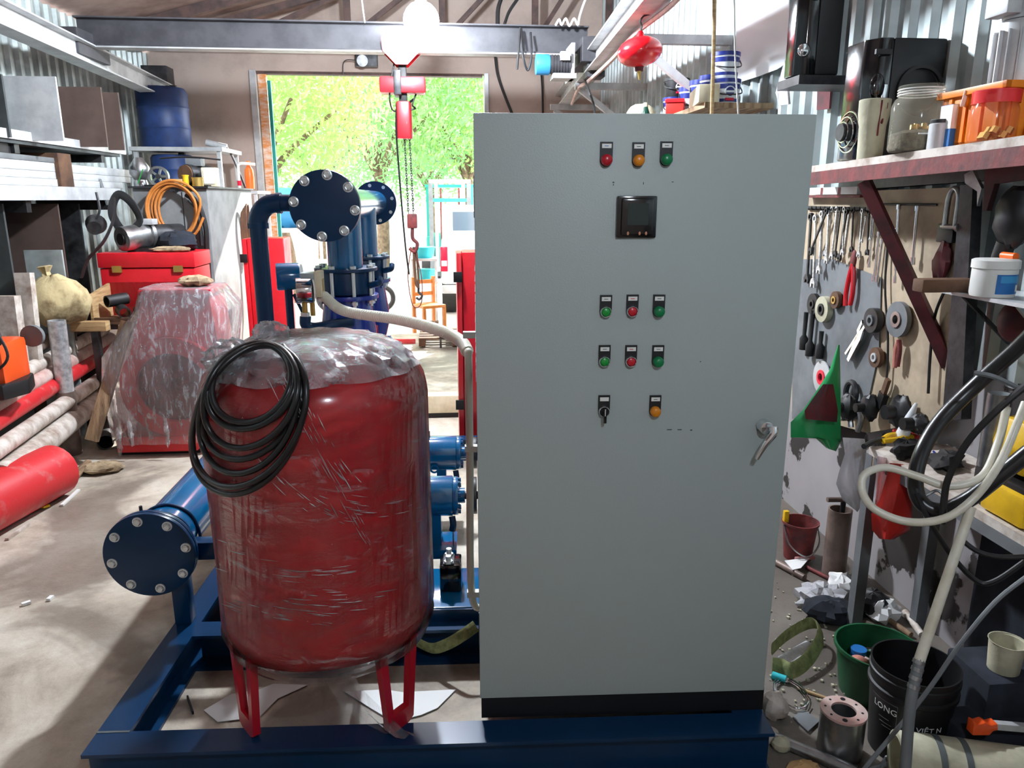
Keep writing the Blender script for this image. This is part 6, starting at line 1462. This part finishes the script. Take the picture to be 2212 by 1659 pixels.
for k, (x, y, w_, h_, lab) in enumerate(((1832, 880, .10, .13, 'black angle grinder body hanging under green bag top'), (1880, 880, .08, .12, 'black drill chuck hanging above the bench edge'), (1945, 890, .12, .14, 'dark hand drill on rear of the bench'), (1985, 915, .10, .08, 'dark chromed headlamp on rear of the bench'))):
    onwall('power_tool', lab, 'tool', MB().ell((0, 0, 0), w_ * .5, .04, h_ * .5, 14, 8, None, .15, 60 + k).cyl((0, -.03, 0), (0, -.07, 0), w_ * .25, n=16), 'black', x, y, 1.88, 0, ang=30)
# hanging bags
def bag(name, lab, pts_l, pts_r, v, th, m, part=None):
    """bag outline: left and right edge rows from top to bottom, billowing toward the viewer"""
    vs = []; n = 9; m_ = len(pts_l); rn = random.Random(len(lab))
    for side in (-1, 1):
        for j in range(m_):
            for i in range(n):
                t = i / (n - 1); x = pts_l[j][0] * (1 - t) + pts_r[j][0] * t; y = pts_l[j][1] * (1 - t) + pts_r[j][1] * t
                bul = th * math.sin(math.pi * t) * (.25 + .75 * j / (m_ - 1)) * (1 + rn.uniform(-.3, .3))
                vs.append(A(x, y, v + side * bul))
    fs = []
    for s_ in range(2):
        o_ = s_ * n * m_
        for j in range(m_ - 1):
            for i in range(n - 1): fs.append((o_ + j * n + i, o_ + j * n + i + 1, o_ + (j + 1) * n + i + 1, o_ + (j + 1) * n + i))
    last = (m_ - 1) * n
    for i in range(n - 1): fs.append((last + i, last + i + 1, n * m_ + last + i + 1, n * m_ + last + i))
    return wsolo(name, lab, 'bag', MB().add(vs, fs), m, min((Vector(q) for q in vs), key=lambda q: q.z), weld=True, ang=60)
bag('plastic_bag', 'green plastic carrier bag with dark red band hanging from the board', [(1810, 745), (1792, 800), (1760, 850), (1735, 885), (1708, 912), (1708, 945), (1760, 945), (1785, 968)], [(1814, 745), (1815, 800), (1816, 850), (1816, 885), (1816, 915), (1816, 945), (1816, 955), (1806, 975)], 3.1, .05, 'green_bag')
o = bag('bag_contents', 'dark maroon cloth showing inside the green carrier bag', [(1778, 830), (1755, 862), (1738, 887), (1740, 905)], [(1800, 830), (1806, 862), (1810, 887), (1808, 912)], 3.035, .03, 'maroon')
bag('plastic_bag', 'white translucent plastic bag hanging behind the bench post', [(1820, 945), (1825, 980), (1812, 1020), (1806, 1045), (1820, 1080), (1845, 1100)], [(1868, 948), (1872, 980), (1880, 1020), (1872, 1045), (1868, 1080), (1852, 1106)], 2.80, .05, 'film_bag')
bag('plastic_bag', 'red plastic bag hanging below the bench edge', [(1922, 1000), (1912, 1040), (1900, 1080), (1882, 1110), (1884, 1145), (1900, 1164)], [(1972, 1005), (1972, 1040), (1970, 1080), (1970, 1115), (1966, 1145), (1930, 1166)], 2.48, .05, 'red_bag')
bag('plastic_bag', 'white plastic bag strip hanging between post and red bag', [(1895, 985), (1892, 1030), (1886, 1080), (1888, 1100)], [(1920, 990), (1915, 1030), (1905, 1080), (1896, 1110)], 2.56, .02, 'film_bag')

# ------------------------------------------------------------------ workbench
BZ = .80
wbn = thing('workbench', 'cluttered grey workbench on square steel legs along right wall', 'bench', rf(1.66, 1.55, 0), PR)
for k in range(3): MB().box(.0 + k * .11, .106 + k * .11, 0, 1.13, BZ - .03, BZ).build('plank', 'pipe_white', wbn, smooth=False)
MB().box(0.0, .33, 1.09, 1.13, BZ - .075, BZ - .031).build('end_rail', 'wood_old', wbn); MB().box(.0, .03, 0, 1.09, BZ - .07, BZ - .031).build('front_rail', 'grey_paint', wbn)
for (x_, y_) in ((.02, 1.12), (.30, 1.12), (.30, .05)): MB().box(x_ - .022, x_ + .022, y_ - .022, y_ + .022, 0, BZ - .03 if x_ > .1 else BZ - .031).build('leg', 'grey_paint', wbn)
def onb(x, y): p = G(x, y, BZ + .001); u_, v_, _ = ruv(p); return rf(max(u_, 1.69), v_, BZ + .001)
pl_ = thing('water_pump_pliers', 'pliers with worn yellow handles lying on bench corner', 'pliers', onb(1900, 962), PR + rad(25))
MB().tube([(-.10, 0, .012), (-.03, .01, .016), (.02, .015, .014), (.05, .012, .014)], .011, 8).build('jaw_half', 'dark_steel', pl_); MB().tube([(.04, .012, .016), (.10, .02, .02), (.18, .01, .014)], .012, 8).build('handle', 'yellow', pl_); MB().tube([(.02, .0, .014), (.09, -.015, .014), (.17, -.025, .014)], .012, 8).build('handle', 'yellow', pl_)
for k, (x, y, lab, mb, m) in enumerate((
        (1990, 960, 'steel spanner lying on the bench among scraps', MB().cyl((-.06, 0, .008), (.06, 0, .008), .007, n=8).cyl((-.07, 0, .008), (-.055, 0, .008), .014, n=8), 'chrome'),
        (1955, 985, 'black cable clump lying on the bench', MB().ell((0, 0, .03), .08, .04, .035, 14, 7, None, .3, 71), 'black'),
        (2045, 1005, 'dark scrap tray with clutter on the bench', MB().ell((0, 0, .02), .10, .05, .025, 14, 7, None, .3, 72), 'rubber'),
        (2030, 1000, 'blue handled screwdriver lying on the bench', MB().cyl((-.05, 0, .012), (.03, 0, .012), .011, n=10).cyl((.03, 0, .012), (.10, 0, .012), .004, n=8), 'can_blue'),
        (2055, 935, 'short grey steel tube lying on the bench', MB().cyl((-.04, 0, .02), (.04, .03, .02), .02, n=14), 'steel'),
        (1960, 945, 'red handled tool lying behind the pliers', MB().tube([(-.05, 0, .012), (0, .01, .02), (.06, 0, .012)], .010, 8), 'red_bag'))):
    solo('bench_tool', lab, 'tool', mb, m, onb(x, y), PR + .4 * k)
solo('white_funnel', 'white plastic cone nozzle standing on the bench', 'nozzle', MB().lathe([(.03, 0), (.018, .10), (.006, .16), (0, .16)], 16, Tm((0, 0, 0), (0, .3, 0))), 'white_bag', onb(1945, 950), PR)
ym = thing('yellow_grinder', 'yellow and black bench machine at right bench end', 'machine', rf(1.74, 2.02, BZ + .001), PR)
MB().box(-.05, .18, -.10, .12, 0, .12).build('base', 'black', ym, bevel=.01); MB().flat([(-.07, -.13), (.06, -.13), (.06, .05), (-.07, .05)], .005, .10).build('front_box', 'yellow', ym, bevel=.012)
MB().prism([(-.03, .14), (.15, .12), (.17, .25), (.10, .31), (-.03, .30), (-.055, .22)], -.06, .06).build('head_cover', 'yellow', ym, bevel=.012); MB().cyl((.05, .0, .30), (.05, 0, .40), .05, n=20).build('motor', 'black', ym)
MB().box(.0, .07, -.09, -.05, .10, .17).build('switch', 'red_bag', ym, bevel=.005); MB().cyl((-.02, .1, .12), (-.02, .1, .36), .032, n=18).build('column', 'steel', ym)
MB().box(-.055, .02, -.135, -.13, .03, .06).build('label', 'wood_dark', ym)
# small corner shelf with tub
cs = thing('corner_shelf', 'small grey metal shelf plate holding the white tub', 'shelf', rf(1.74, 2.05, zat(2060, 628, 2.45)), PR)
MB().box(-.0, .24, 0, .46, -.012, 0).build('plate', 'light_steel', cs); MB().bar((.02, .1, -.012), (.22, .12, -.20), .012, .012).build('wire_strut', 'steel', cs); MB().bar((.02, .35, -.012), (.22, .36, -.18), .012, .012).build('wire_strut', 'dark_steel', cs)
zsx = cs.location.z
tub = thing('white_tub', 'white plastic tub with blue label and screw lid', 'tub', Vector((*A(2142, 632, 2.30).xy, zsx + .001)), PR); rt_ = px(45, 2.3); ht = zat(2142, 560, 2.3) - zsx
MB().lathe([(0, 0), (rt_ * .95, 0), (rt_, .01), (rt_, ht * .78), (rt_ * .95, ht * .8)], 32).build('body', 'white_plastic', tub); MB().lathe([(rt_ * 1.06, ht * .76), (rt_ * 1.06, ht * .97), (rt_ * .95, ht), (0, ht)], 32).build('lid', 'white_plastic', tub)
lb = MB(); vs = []; 
for z in (ht * .10, ht * .62):
    for i in range(15): a = rad(-120 + 9 * i); vs.append((rt_ * 1.01 * math.cos(a), rt_ * 1.01 * math.sin(a), z))
lb.add(vs, [(i, i + 1, 16 + i, 15 + i) for i in range(14)]); lbo = lb.build('label', 'label_blue', tub)
vs = [(rt_ * 1.02 * math.cos(rad(-110 + 9 * i)), rt_ * 1.02 * math.sin(rad(-110 + 9 * i)), z) for z in (ht * .40, ht * .58) for i in range(11)]; MB().add(vs, [(i, i + 1, 12 + i, 11 + i) for i in range(10)]).build('label_band', 'sky_blue', lbo)
vs = [(rt_ * 1.02 * math.cos(rad(-62 + 5 * i)), rt_ * 1.02 * math.sin(rad(-62 + 5 * i)), z) for z in (ht * .16, ht * .34) for i in range(4)]; MB().add(vs, [(i, i + 1, 5 + i, 4 + i) for i in range(3)]).build('label_mark', 'white_plastic', lbo)
solo('wooden_block', 'brown wooden block lying left of the white tub', 'wood', MB().box(-.13, .06, -.03, .03, 0, .045), 'wood_dark', Vector((*A(2060, 612, 2.42).xy, zsx + .001)), PR, bevel=.008)
onwall('hand_drill', 'black hand drill hanging above the white tub', 'drill', MB().ell((0, 0, 0), .07, .05, .10, 16, 10, None, .08, 81).cyl((-.02, 0, -.08), (-.04, 0, -.15), .03, n=14), 'black', 2192, 470, 1.86)
onwall('orange_plug', 'small orange plug under the black hand drill', 'plug', MB().cyl((-.03, 0, 0), (.03, 0, .0), .012, n=12), 'orange', 2180, 553, 1.84)
onwall('red_bracket', 'dark red steel bracket hanging under the shelf end', 'bracket', MB().prism([(-.07, .08), (.12, .10), (.12, .0), (-.01, -.01), (-.03, -.10), (-.05, -.10)], -.01, .01), 'maroon', 2160, 390, 1.88, smooth=False)
onwall('red_lamp_shade', 'dark red round lamp housing below corner shelf', 'lamp', MB().ell((0, 0, 0), .06, .05, .07, 16, 10), 'maroon', 2195, 695, 1.86)
onwall('plastic_clip', 'grey metal clip bracket hanging under shelf middle', 'clip', MB().prism([(-.04, .03), (.0, .045), (.06, -.02), (.05, -.08), (.04, -.03), (-.03, .0)], -.006, .006), 'steel', 2100, 395, 1.88, smooth=False)
# ------------------------------------------------------------------ hoses over the bench
W_ = lambda x, y, v: A(x, y, v)
hose('thick_hose', 'thick black rubber hose looping down over the bench', 'hose', [W_(2260, 690, 1.80), W_(2195, 755, 1.86), W_(2110, 830, 1.92), W_(2035, 905, 1.92), W_(1992, 975, 1.88), W_(1977, 1040, 1.84), W_(1990, 1085, 1.80), W_(2030, 1103, 1.77), W_(2090, 1080, 1.74), W_(2150, 1035, 1.72), W_(2225, 975, 1.70)], .021, 'hose_black', 12)
hose('white_hose', 'thick white hose curled in a loop before the bench', 'hose', [W_(2175, 880, 1.80), W_(2155, 960, 1.76), W_(2120, 1030, 1.72), W_(2050, 1050, 1.74), W_(1985, 1030, 1.78), W_(1915, 1010, 1.82), W_(1868, 1025, 1.82), W_(1863, 1062, 1.80), W_(1890, 1100, 1.76), W_(1960, 1127, 1.72), W_(2040, 1120, 1.70), W_(2105, 1075, 1.70), W_(2160, 1000, 1.70), W_(2195, 920, 1.72), W_(2215, 870, 1.74)], .0105, 'hose_white', 10)
hose('cable_loop', 'thin dark cable crossing over the yellow machine', 'cable', [W_(2105, 805, 1.75), W_(2150, 815, 1.72), W_(2225, 850, 1.70)], .0065, 'grey_paint', 6)
hose('cable_loop', 'dark green cable slanting across the yellow machine', 'cable', [W_(2225, 825, 1.66), W_(2150, 890, 1.68), W_(2090, 955, 1.70), W_(2050, 1030, 1.72), W_(2040, 1075, 1.72), W_(2035, 1130, 1.72)], .009, 'hose_black', 8)
hose('cable_loop', 'black cable dropping from hose bend to floor clutter', 'cable', [W_(1980, 1065, 1.80), W_(2010, 1130, 1.76), W_(2060, 1205, 1.74), W_(2110, 1255, 1.72), W_(2150, 1255, 1.70), W_(2225, 1205, 1.68)], .007, 'black', 8)
hose('cable_loop', 'grey black cable sweeping right below the white hose', 'cable', [W_(2070, 1160, 1.74), W_(2110, 1190, 1.72), W_(2160, 1203, 1.70), W_(2225, 1202, 1.68)], .007, 'hose_black', 8)
hose('cable_loop', 'thin grey wire loop in front of bench leg', 'cable', [W_(2000, 1070, 1.75), W_(2025, 1060, 1.75), W_(2040, 1080, 1.74), W_(2042, 1110, 1.74), W_(2036, 1130, 1.74)], .004, 'steel', 6)
hose('teal_cable', 'long teal grey cable sagging across the black bucket', 'cable', [W_(2225, 1240, 1.70), W_(2150, 1300, 1.70), W_(2075, 1390, 1.70), W_(2020, 1470, 1.70), W_(1975, 1530, 1.70), W_(1930, 1585, 1.68), W_(1880, 1645, 1.66), W_(1860, 1670, 1.66)], .006, 'board_grey', 8)
la, lb_ = W_(2098, 1095, 1.72), W_(1985, 1430, 1.62); 
lc = thing('spray_lance', 'long pale wooden lance pole with metal clamps leaning down', 'pole', W_(1955, 1672, 1.56), 0)
wpart('pole', MB().cyl(la, lb_, .0125, .014, 14), 'hose_white', lc)
for t in (0, .012, .026, .040): 
    c_ = lb_ + (W_(1972, 1490, 1.60) - lb_) * (t / .045); d_ = (la - lb_).normalized(); wpart('hose_clamp', MB().cyl(c_ - d_ * .005, c_ + d_ * .005, .0155, n=14), 'steel', lc)
wpart('rubber_hose', MB().tube([lb_ + (la - lb_) * .02, W_(1972, 1490, 1.60), W_(1963, 1560, 1.58), W_(1955, 1670, 1.55)], .014, 10), 'grey_paint', lc)
# under the bench
solo('dark_canvas', 'dark olive canvas cover hanging under the bench', 'canvas', MB().box(-.015, .015, 0, .75, .02, .60), 'dark_cloth', rf(1.90, 1.55, 0), PR)
solo('white_pot', 'dirty white plastic pot under right bench end', 'pot', MB().lathe([(0, 0), (.045, 0), (.052, .10), (.055, .10), (.048, .095), (.042, .02), (0, .02)], 22), 'canvas', Vector((*A(2170, 1425, 1.95).xy, .30)), PR)
solo('low_box', 'dark box under the bench carrying the white pot', 'box', MB().box(-.14, .16, -.10, .10, 0, .298), 'dark_cloth', Vector((*A(2180, 1425, 1.98).xy, 0)), PR, bevel=.01)
# ------------------------------------------------------------------ right floor clutter
rb_ = G(1722, 1203)
rbk = thing('red_bucket', 'cracked dark red bucket with wire handle on floor', 'bucket', rb_, PR); vb_ = ruv(rb_)[1]; r_ = px(40, vb_); h_ = zat(1722, 1108, vb_) * .82
MB().lathe([(0, .004), (r_ * .75, .004), (r_ * .78, 0), (r_, h_), (r_ * 1.06, h_), (r_ * 1.06, h_ * .95), (r_ * .97, h_ * .97), (r_ * .75, .02), (0, .02)], 28).build('body', 'rust_red', rbk)
MB().tube([(r_ * 1.02, 0, h_ * .92), (r_ * .9, -r_ * .7, h_ * .5), (0, -r_ * 1.15, h_ * .25), (-r_ * .9, -r_ * .7, h_ * .5), (-r_ * 1.02, 0, h_ * .92)], .004, 6).build('wire_handle', 'steel', rbk); MB().box(-r_ * .6, r_ * .6, -r_ * .95, -r_ * .85, h_ * .12, h_ * .2).build('worn_print', 'paper_pink', rbk)
solo('yellow_clip', 'small yellow clip on rim of red bucket', 'clip', MB().box(-.012, .012, -.012, .012, 0, .06), 'yellow', rb_ + Vector((-r_ * .9, -.0, h_ * .97)), PR, bevel=.004)
c0 = G(1800, 1240); vc_ = ruv(c0)[1]; hc_ = zat(1805, 1100, vc_)
scy = thing('steel_sleeve', 'tall dark steel tube with T handle on floor by wall', 'tube', c0, PR); rs = px(27, vc_)
MB().pipe((0, 0, 0), (0, 0, hc_), rs, rs * .86, 28).build('tube', 'pipe_brown', scy); MB().cyl((.01, 0, hc_ - .10), (.01, 0, hc_ + .05), .012, n=12).build('stem', 'dark_steel', scy); MB().cyl((-.07, 0, hc_ + .05), (.06, 0, hc_ + .045), .012, n=12).build('cross_bar', 'pipe_brown', scy)
def lay(name, lab, cat, x0, y0, x1, y1, r, m, z=None, n=14):
    z = r if z is None else z; a, b_ = G(x0, y0, z), G(x1, y1, z)
    return wsolo(name, lab, cat, MB().cyl(a, b_, r, n=n), m, (a + b_) / 2 - Vector((0, 0, r)))
lay('round_bar', 'dark steel round bar lying by cabinet and red bucket', 'bar', 1672, 1212, 1738, 1248, .016, 'pipe_brown')
lay('rusty_strip', 'long rusty bar lying past steel sleeve foot', 'bar', 1742, 1225, 1815, 1262, .010, 'rust_red')
lay('floor_pipe', 'long grey steel pipe lying at the bottom right', 'pipe', 1662, 1590, 1850, 1668, .020, 'steel')
lay('wood_stick', 'thin wooden stick lying behind the green basin', 'stick', 1862, 1300, 1968, 1372, .012, 'wood_old')
lay('wood_stick', 'short thin brown stick on floor near wire coil', 'stick', 1722, 1486, 1790, 1510, .006, 'wood')
lay('white_batten', 'white plastic batten leaning flat behind black bucket', 'slat', 1955, 1322, 1992, 1372, .014, 'pipe_white')
lay('blue_tube', 'short light blue tube on floor beside cabinet', 'tube', 1668, 1458, 1698, 1468, .014, 'cyan')
def sheetlet(name, lab, cat, poly, m, z=.004, th=.003):
    pts = [G(x, y, z + .0005 * i % .002) for i, (x, y) in enumerate(poly)]; k = len(pts)
    b = MB().add(pts + [p + Vector((0, 0, th)) for p in pts], [tuple(range(k)), tuple(range(2 * k - 1, k - 1, -1))] + [(i, i + k, (i + 1) % k + k, (i + 1) % k) for i in range(k)])
    return wsolo(name, lab, cat, b, m, pts[0], smooth=False)
sheetlet('white_sheet', 'white paper sheet on floor before red bucket', 'paper', [(1695, 1212), (1750, 1205), (1730, 1228), (1712, 1232)], 'paper', .03)
sheetlet('steel_plate', 'small grey steel plate on floor beside machined sleeve', 'plate', [(1712, 1552), (1735, 1535), (1770, 1560), (1745, 1583)], 'board_grey', .002, .006)
sheetlet('plastic_film', 'flat clear plastic film patch on floor inside strap loop', 'film', [(1680, 1420), (1740, 1385), (1768, 1395), (1740, 1425), (1690, 1435)], 'film_bag', .003)
heap('film_heap', 'shiny crumpled plastic film heap on floor', 'film', G(1775, 1308), .10, .09, .05, 'film_bag', 91, 22, 10, .35)
heap('dark_cloth', 'crumpled black bag lying under shiny film heap', 'cloth', G(1790, 1335), .11, .08, .05, 'dark_cloth', 92)
heap('paper_heap', 'crumpled white paper leaning by bench leg', 'paper', G(1812, 1285), .05, .06, .06, 'paper', 93, 14, 7, .3)
heap('paper_heap', 'crumpled white cup scrap behind the green basin', 'paper', G(1905, 1335), .07, .06, .05, 'paper', 94, 14, 7, .3)
heap('old_boot', 'dark boot like scrap lying under the bench', 'boot', G(1880, 1325), .09, .07, .06, 'black', 95)
heap('white_stone', 'lumpy white plaster lump beside cabinet plinth', 'stone', G(1672, 1545), .045, .045, .05, 'pipe_white', 96, 14, 8, .12)
heap('white_stone', 'smooth pale stone lowest beside the skid corner', 'stone', G(1655, 1600), .04, .03, .03, 'pipe_white', 97, 14, 8, .06)
heap('white_stone', 'grey pebble on floor beside the skid front', 'stone', G(1688, 1618), .035, .03, .025, 'canvas', 98, 14, 8, .08)
heap('rag_scrap', 'tan leather scrap at the very bottom right', 'scrap', G(1735, 1668), .05, .03, .02, 'cardboard', 99, 14, 7, .2)
# bits of rubble, too many to count
rb = MB(); rr = random.Random(8)
for k in range(160):
    x, y = rr.uniform(1660, 1860), rr.uniform(1230, 1560); p = G(x, y, .004); s_ = rr.uniform(.0015, .006)
    rb.box(-s_, s_, -s_ * rr.uniform(.4, 1), s_, -.003, s_ * .7, Tm(p, (0, 0, rr.uniform(0, 3))))
o = rb.build('floor_rubble', 'canvas', smooth=False); tag(o, 'fine crumbs of rubble scattered on the right floor', 'rubble', kind='stuff')
# webbing strap loop
stp = [G(1668, 1402, .05), G(1700, 1372, .06), G(1745, 1347, .07), G(1768, 1352, .08), G(1770, 1385, .07), G(1745, 1425, .05), G(1712, 1448, .04), G(1690, 1440, .03), G(1668, 1437, .03)]
hose('strap_loop', 'green webbing strap looped on floor beside cabinet', 'strap', stp, .03, 'strap_green', 8, 6, flat=(.16, 1))
wc_ = []
for k in range(3):
    for i in range(10): a = 2 * math.pi * i / 10; wc_.append(G(1708, 1500, .01) + Vector(((.045 + .006 * k) * math.cos(a), (.075 + .006 * k) * math.sin(a), .004 * k)))
hose('wire_coil', 'thin shiny wire coil on floor near plaster lump', 'wire', wc_, .0022, 'chrome', 6, 3)
# green basin
gc = G(1885, 1492); vg = ruv(gc)[1]
gbn = thing('green_basin', 'green plastic basin full of scrap on floor', 'basin', gc, PR); rg_ = px(100, vg + .02); hg = zat(1885, 1395, vg)
MB().lathe([(0, .003), (rg_ * .78, .003), (rg_ * .8, 0), (rg_ * .97, hg), (rg_ * 1.02, hg), (rg_ * 1.02, hg * .93), (rg_ * .95, hg * .93), (rg_ * .77, .015), (0, .015)], 44).build('body', 'green_plastic', gbn)
bz_ = gc + Vector((0, 0, .017))
solo('stone_puck', 'round pinkish stone wheel inside the green basin', 'stone', MB().ell((0, 0, .075), .04, .038, .045, 18, 10).cyl((0, 0, 0), (0, 0, .05), .03, n=16), 'pink_stone', bz_ + RU * -.060 + RV * .015, PR)
solo('steel_plate', 'dark square plate leaning inside the green basin', 'plate', MB().box(-.04, .04, -.008, .008, 0, .10), 'wood_dark', bz_ + RU * -.04 + RV * -.03, PR + .5)
solo('blue_can', 'blue tin can standing inside the green basin', 'can', MB().lathe([(0, 0), (.028, 0), (.028, .12), (0, .12)], 18), 'label_blue', bz_ + RU * -.035 + RV * .06, PR)
solo('steel_ring', 'bright steel ring lying inside the green basin', 'ring', MB().tube([(.04 * math.cos(a), .04 * math.sin(a), .10) for a in [2 * math.pi * i / 14 for i in range(14)]], .010, 8, 2, True), 'chrome', bz_ + RU * .01 + RV * .04, PR)
# black bucket with lettering
bc = G(1952, 1612); vbk = ruv(bc)[1]
bkt = thing('black_bucket', 'large empty black plastic bucket with white lettering', 'bucket', bc, PR); rB = px(104, vbk + .02); hB = zat(1955, 1432, vbk)
MB().lathe([(0, .003), (rB * .80, .003), (rB * .82, 0), (rB * .94, hB * .72), (rB * 1.0, hB * .74), (rB * 1.0, hB * .78), (rB * .95, hB * .79), (rB * .965, hB * .87), (rB * 1.0, hB * .88), (rB * 1.0, hB * .92), (rB * .97, hB * .93), (rB * .99, hB), (rB * .95, hB), (rB * .92, hB * .7), (rB * .79, .012), (0, .012)], 56).build('body', 'black', bkt, ang=30)
def bent_text(txt, size, ang, z, m, par, name='lettering'):
    cu = bpy.data.curves.new('lettering', 'FONT'); cu.body = txt; cu.size = size; cu.extrude = .0004; cu.align_x = 'CENTER'; cu.resolution_u = 2
    ob = bpy.data.objects.new('tmp_text', cu); COL.objects.link(ob); bpy.context.view_layer.update()
    dg = bpy.context.evaluated_depsgraph_get(); me = bpy.data.meshes.new_from_object(ob.evaluated_get(dg)); bpy.data.objects.remove(ob)
    for v in me.vertices:
        zz = z + v.co.y; rr_ = rB * (.82 + .12 * min(zz / (hB * .72), 1)) + .0012 + v.co.z; a = ang + v.co.x / rr_
        v.co = (rr_ * math.cos(a), rr_ * math.sin(a), zz)
    me.name = name; put(name, me, m, par)
bent_text('LONG', .030, rad(-160), hB * .56, 'paper', bkt); bent_text('VIỆT N', .026, rad(-95), hB * .46, 'paper', bkt)
for k, (w_, z) in enumerate(((.05, .36), (.06, .31), (.035, .27))): bent_text('_' * 6, .012 + .002 * (k % 2), rad(-160 + 3 * k), hB * (z + .12), 'machine_grey', bkt, 'fine_print')
for (a0, a1, z0, z1) in ((-141, -140.4, .25, .68), (-185, -140.4, .672, .68), (-104, -82, .26, .33)):
    vs = [((rB * (.82 + .12 * z / .72) + .001) * math.cos(rad(a0 + (a1 - a0) * i / 8)), (rB * (.82 + .12 * z / .72) + .001) * math.sin(rad(a0 + (a1 - a0) * i / 8)), hB * z) for z in (z0, z1) for i in range(9)]
    MB().add(vs, [(i, i + 1, 10 + i, 9 + i) for i in range(8)]).build('print_line', 'grey_paint', bkt)
# machined sleeve
mc = G(1812, 1622); vm = ruv(mc)[1]; hm = zat(1812, 1538, vm); rm = px(56, vm)
msl = thing('machined_sleeve', 'machined steel sleeve with drilled flange on the floor', 'sleeve', mc, PR)
MB().pipe((0, 0, 0), (0, 0, hm), rm * .97, rm * .6, 44).build('barrel', 'steel', msl); MB().pipe((0, 0, hm), (0, 0, hm + .008), rm, rm * .54, 44).build('flange', 'pipe_pink', msl)
for k in range(8):
    a = rad(20 + 45 * k); MB().cyl((rm * .78 * math.cos(a), rm * .78 * math.sin(a), hm + .0078), (rm * .78 * math.cos(a), rm * .78 * math.sin(a), hm + .009), .008 if k % 4 == 1 else .004, n=12).build('bolt_hole', 'black', msl)
# canvas hose roll and orange clamp
ca, cb_ = G(1935, 1645, .095), G(2260, 1690, .095)
cvr = thing('canvas_roll', 'rolled beige canvas tube lying at the bottom right', 'roll', (ca + cb_) / 2 - Vector((0, 0, .095)), 0)
wpart('roll', MB().pipe(ca, cb_, .090, .075, 32), 'canvas', cvr)
dxy = (cb_ - ca).normalized()
for t in (.10, .17): wpart('band', MB().pipe(ca + dxy * t, ca + dxy * (t + .018), .0915, .089, 32), 'mark_grey', cvr)
oc2 = thing('orange_clamp', 'orange plastic clamp head on grey bar at far right', 'clamp', Vector((*A(2125, 1535, 1.80).xy, .20)), PR)
MB().prism([(-.035, 0), (.02, -.004), (.03, .01), (.045, .012), (.04, .035), (.02, .03), (.0, .042), (-.02, .036), (-.035, .045)], -.015, .015).build('head', 'orange_machine', oc2, bevel=.004); MB().bar((.04, 0, .02), (.20, .02, -.02), .02, .02).build('bar', 'light_steel', oc2)
solo('clamp_rest', 'dark block carrying the orange clamp at right edge', 'block', MB().box(-.06, .22, .0, .12, 0, .175), 'dark_cloth', Vector((*A(2125, 1535, 1.83).xy, .0)), PR, bevel=.01)
for k, (x, y, lab) in enumerate(((1905, 1655, 'small teal handled pliers on floor by canvas roll'),)):
    p = G(x, y, .02); t = thing('small_pliers', lab, 'pliers', p - Vector((0, 0, .012)), .6)
    MB().tube([(-.06, .02, .012), (0, 0, .014), (.05, -.012, .012)], .007, 8).build('handle', 'board_grey', t); MB().tube([(-.06, -.02, .012), (0, 0, .014), (.05, .012, .012)], .007, 8).build('handle', 'board_grey', t)
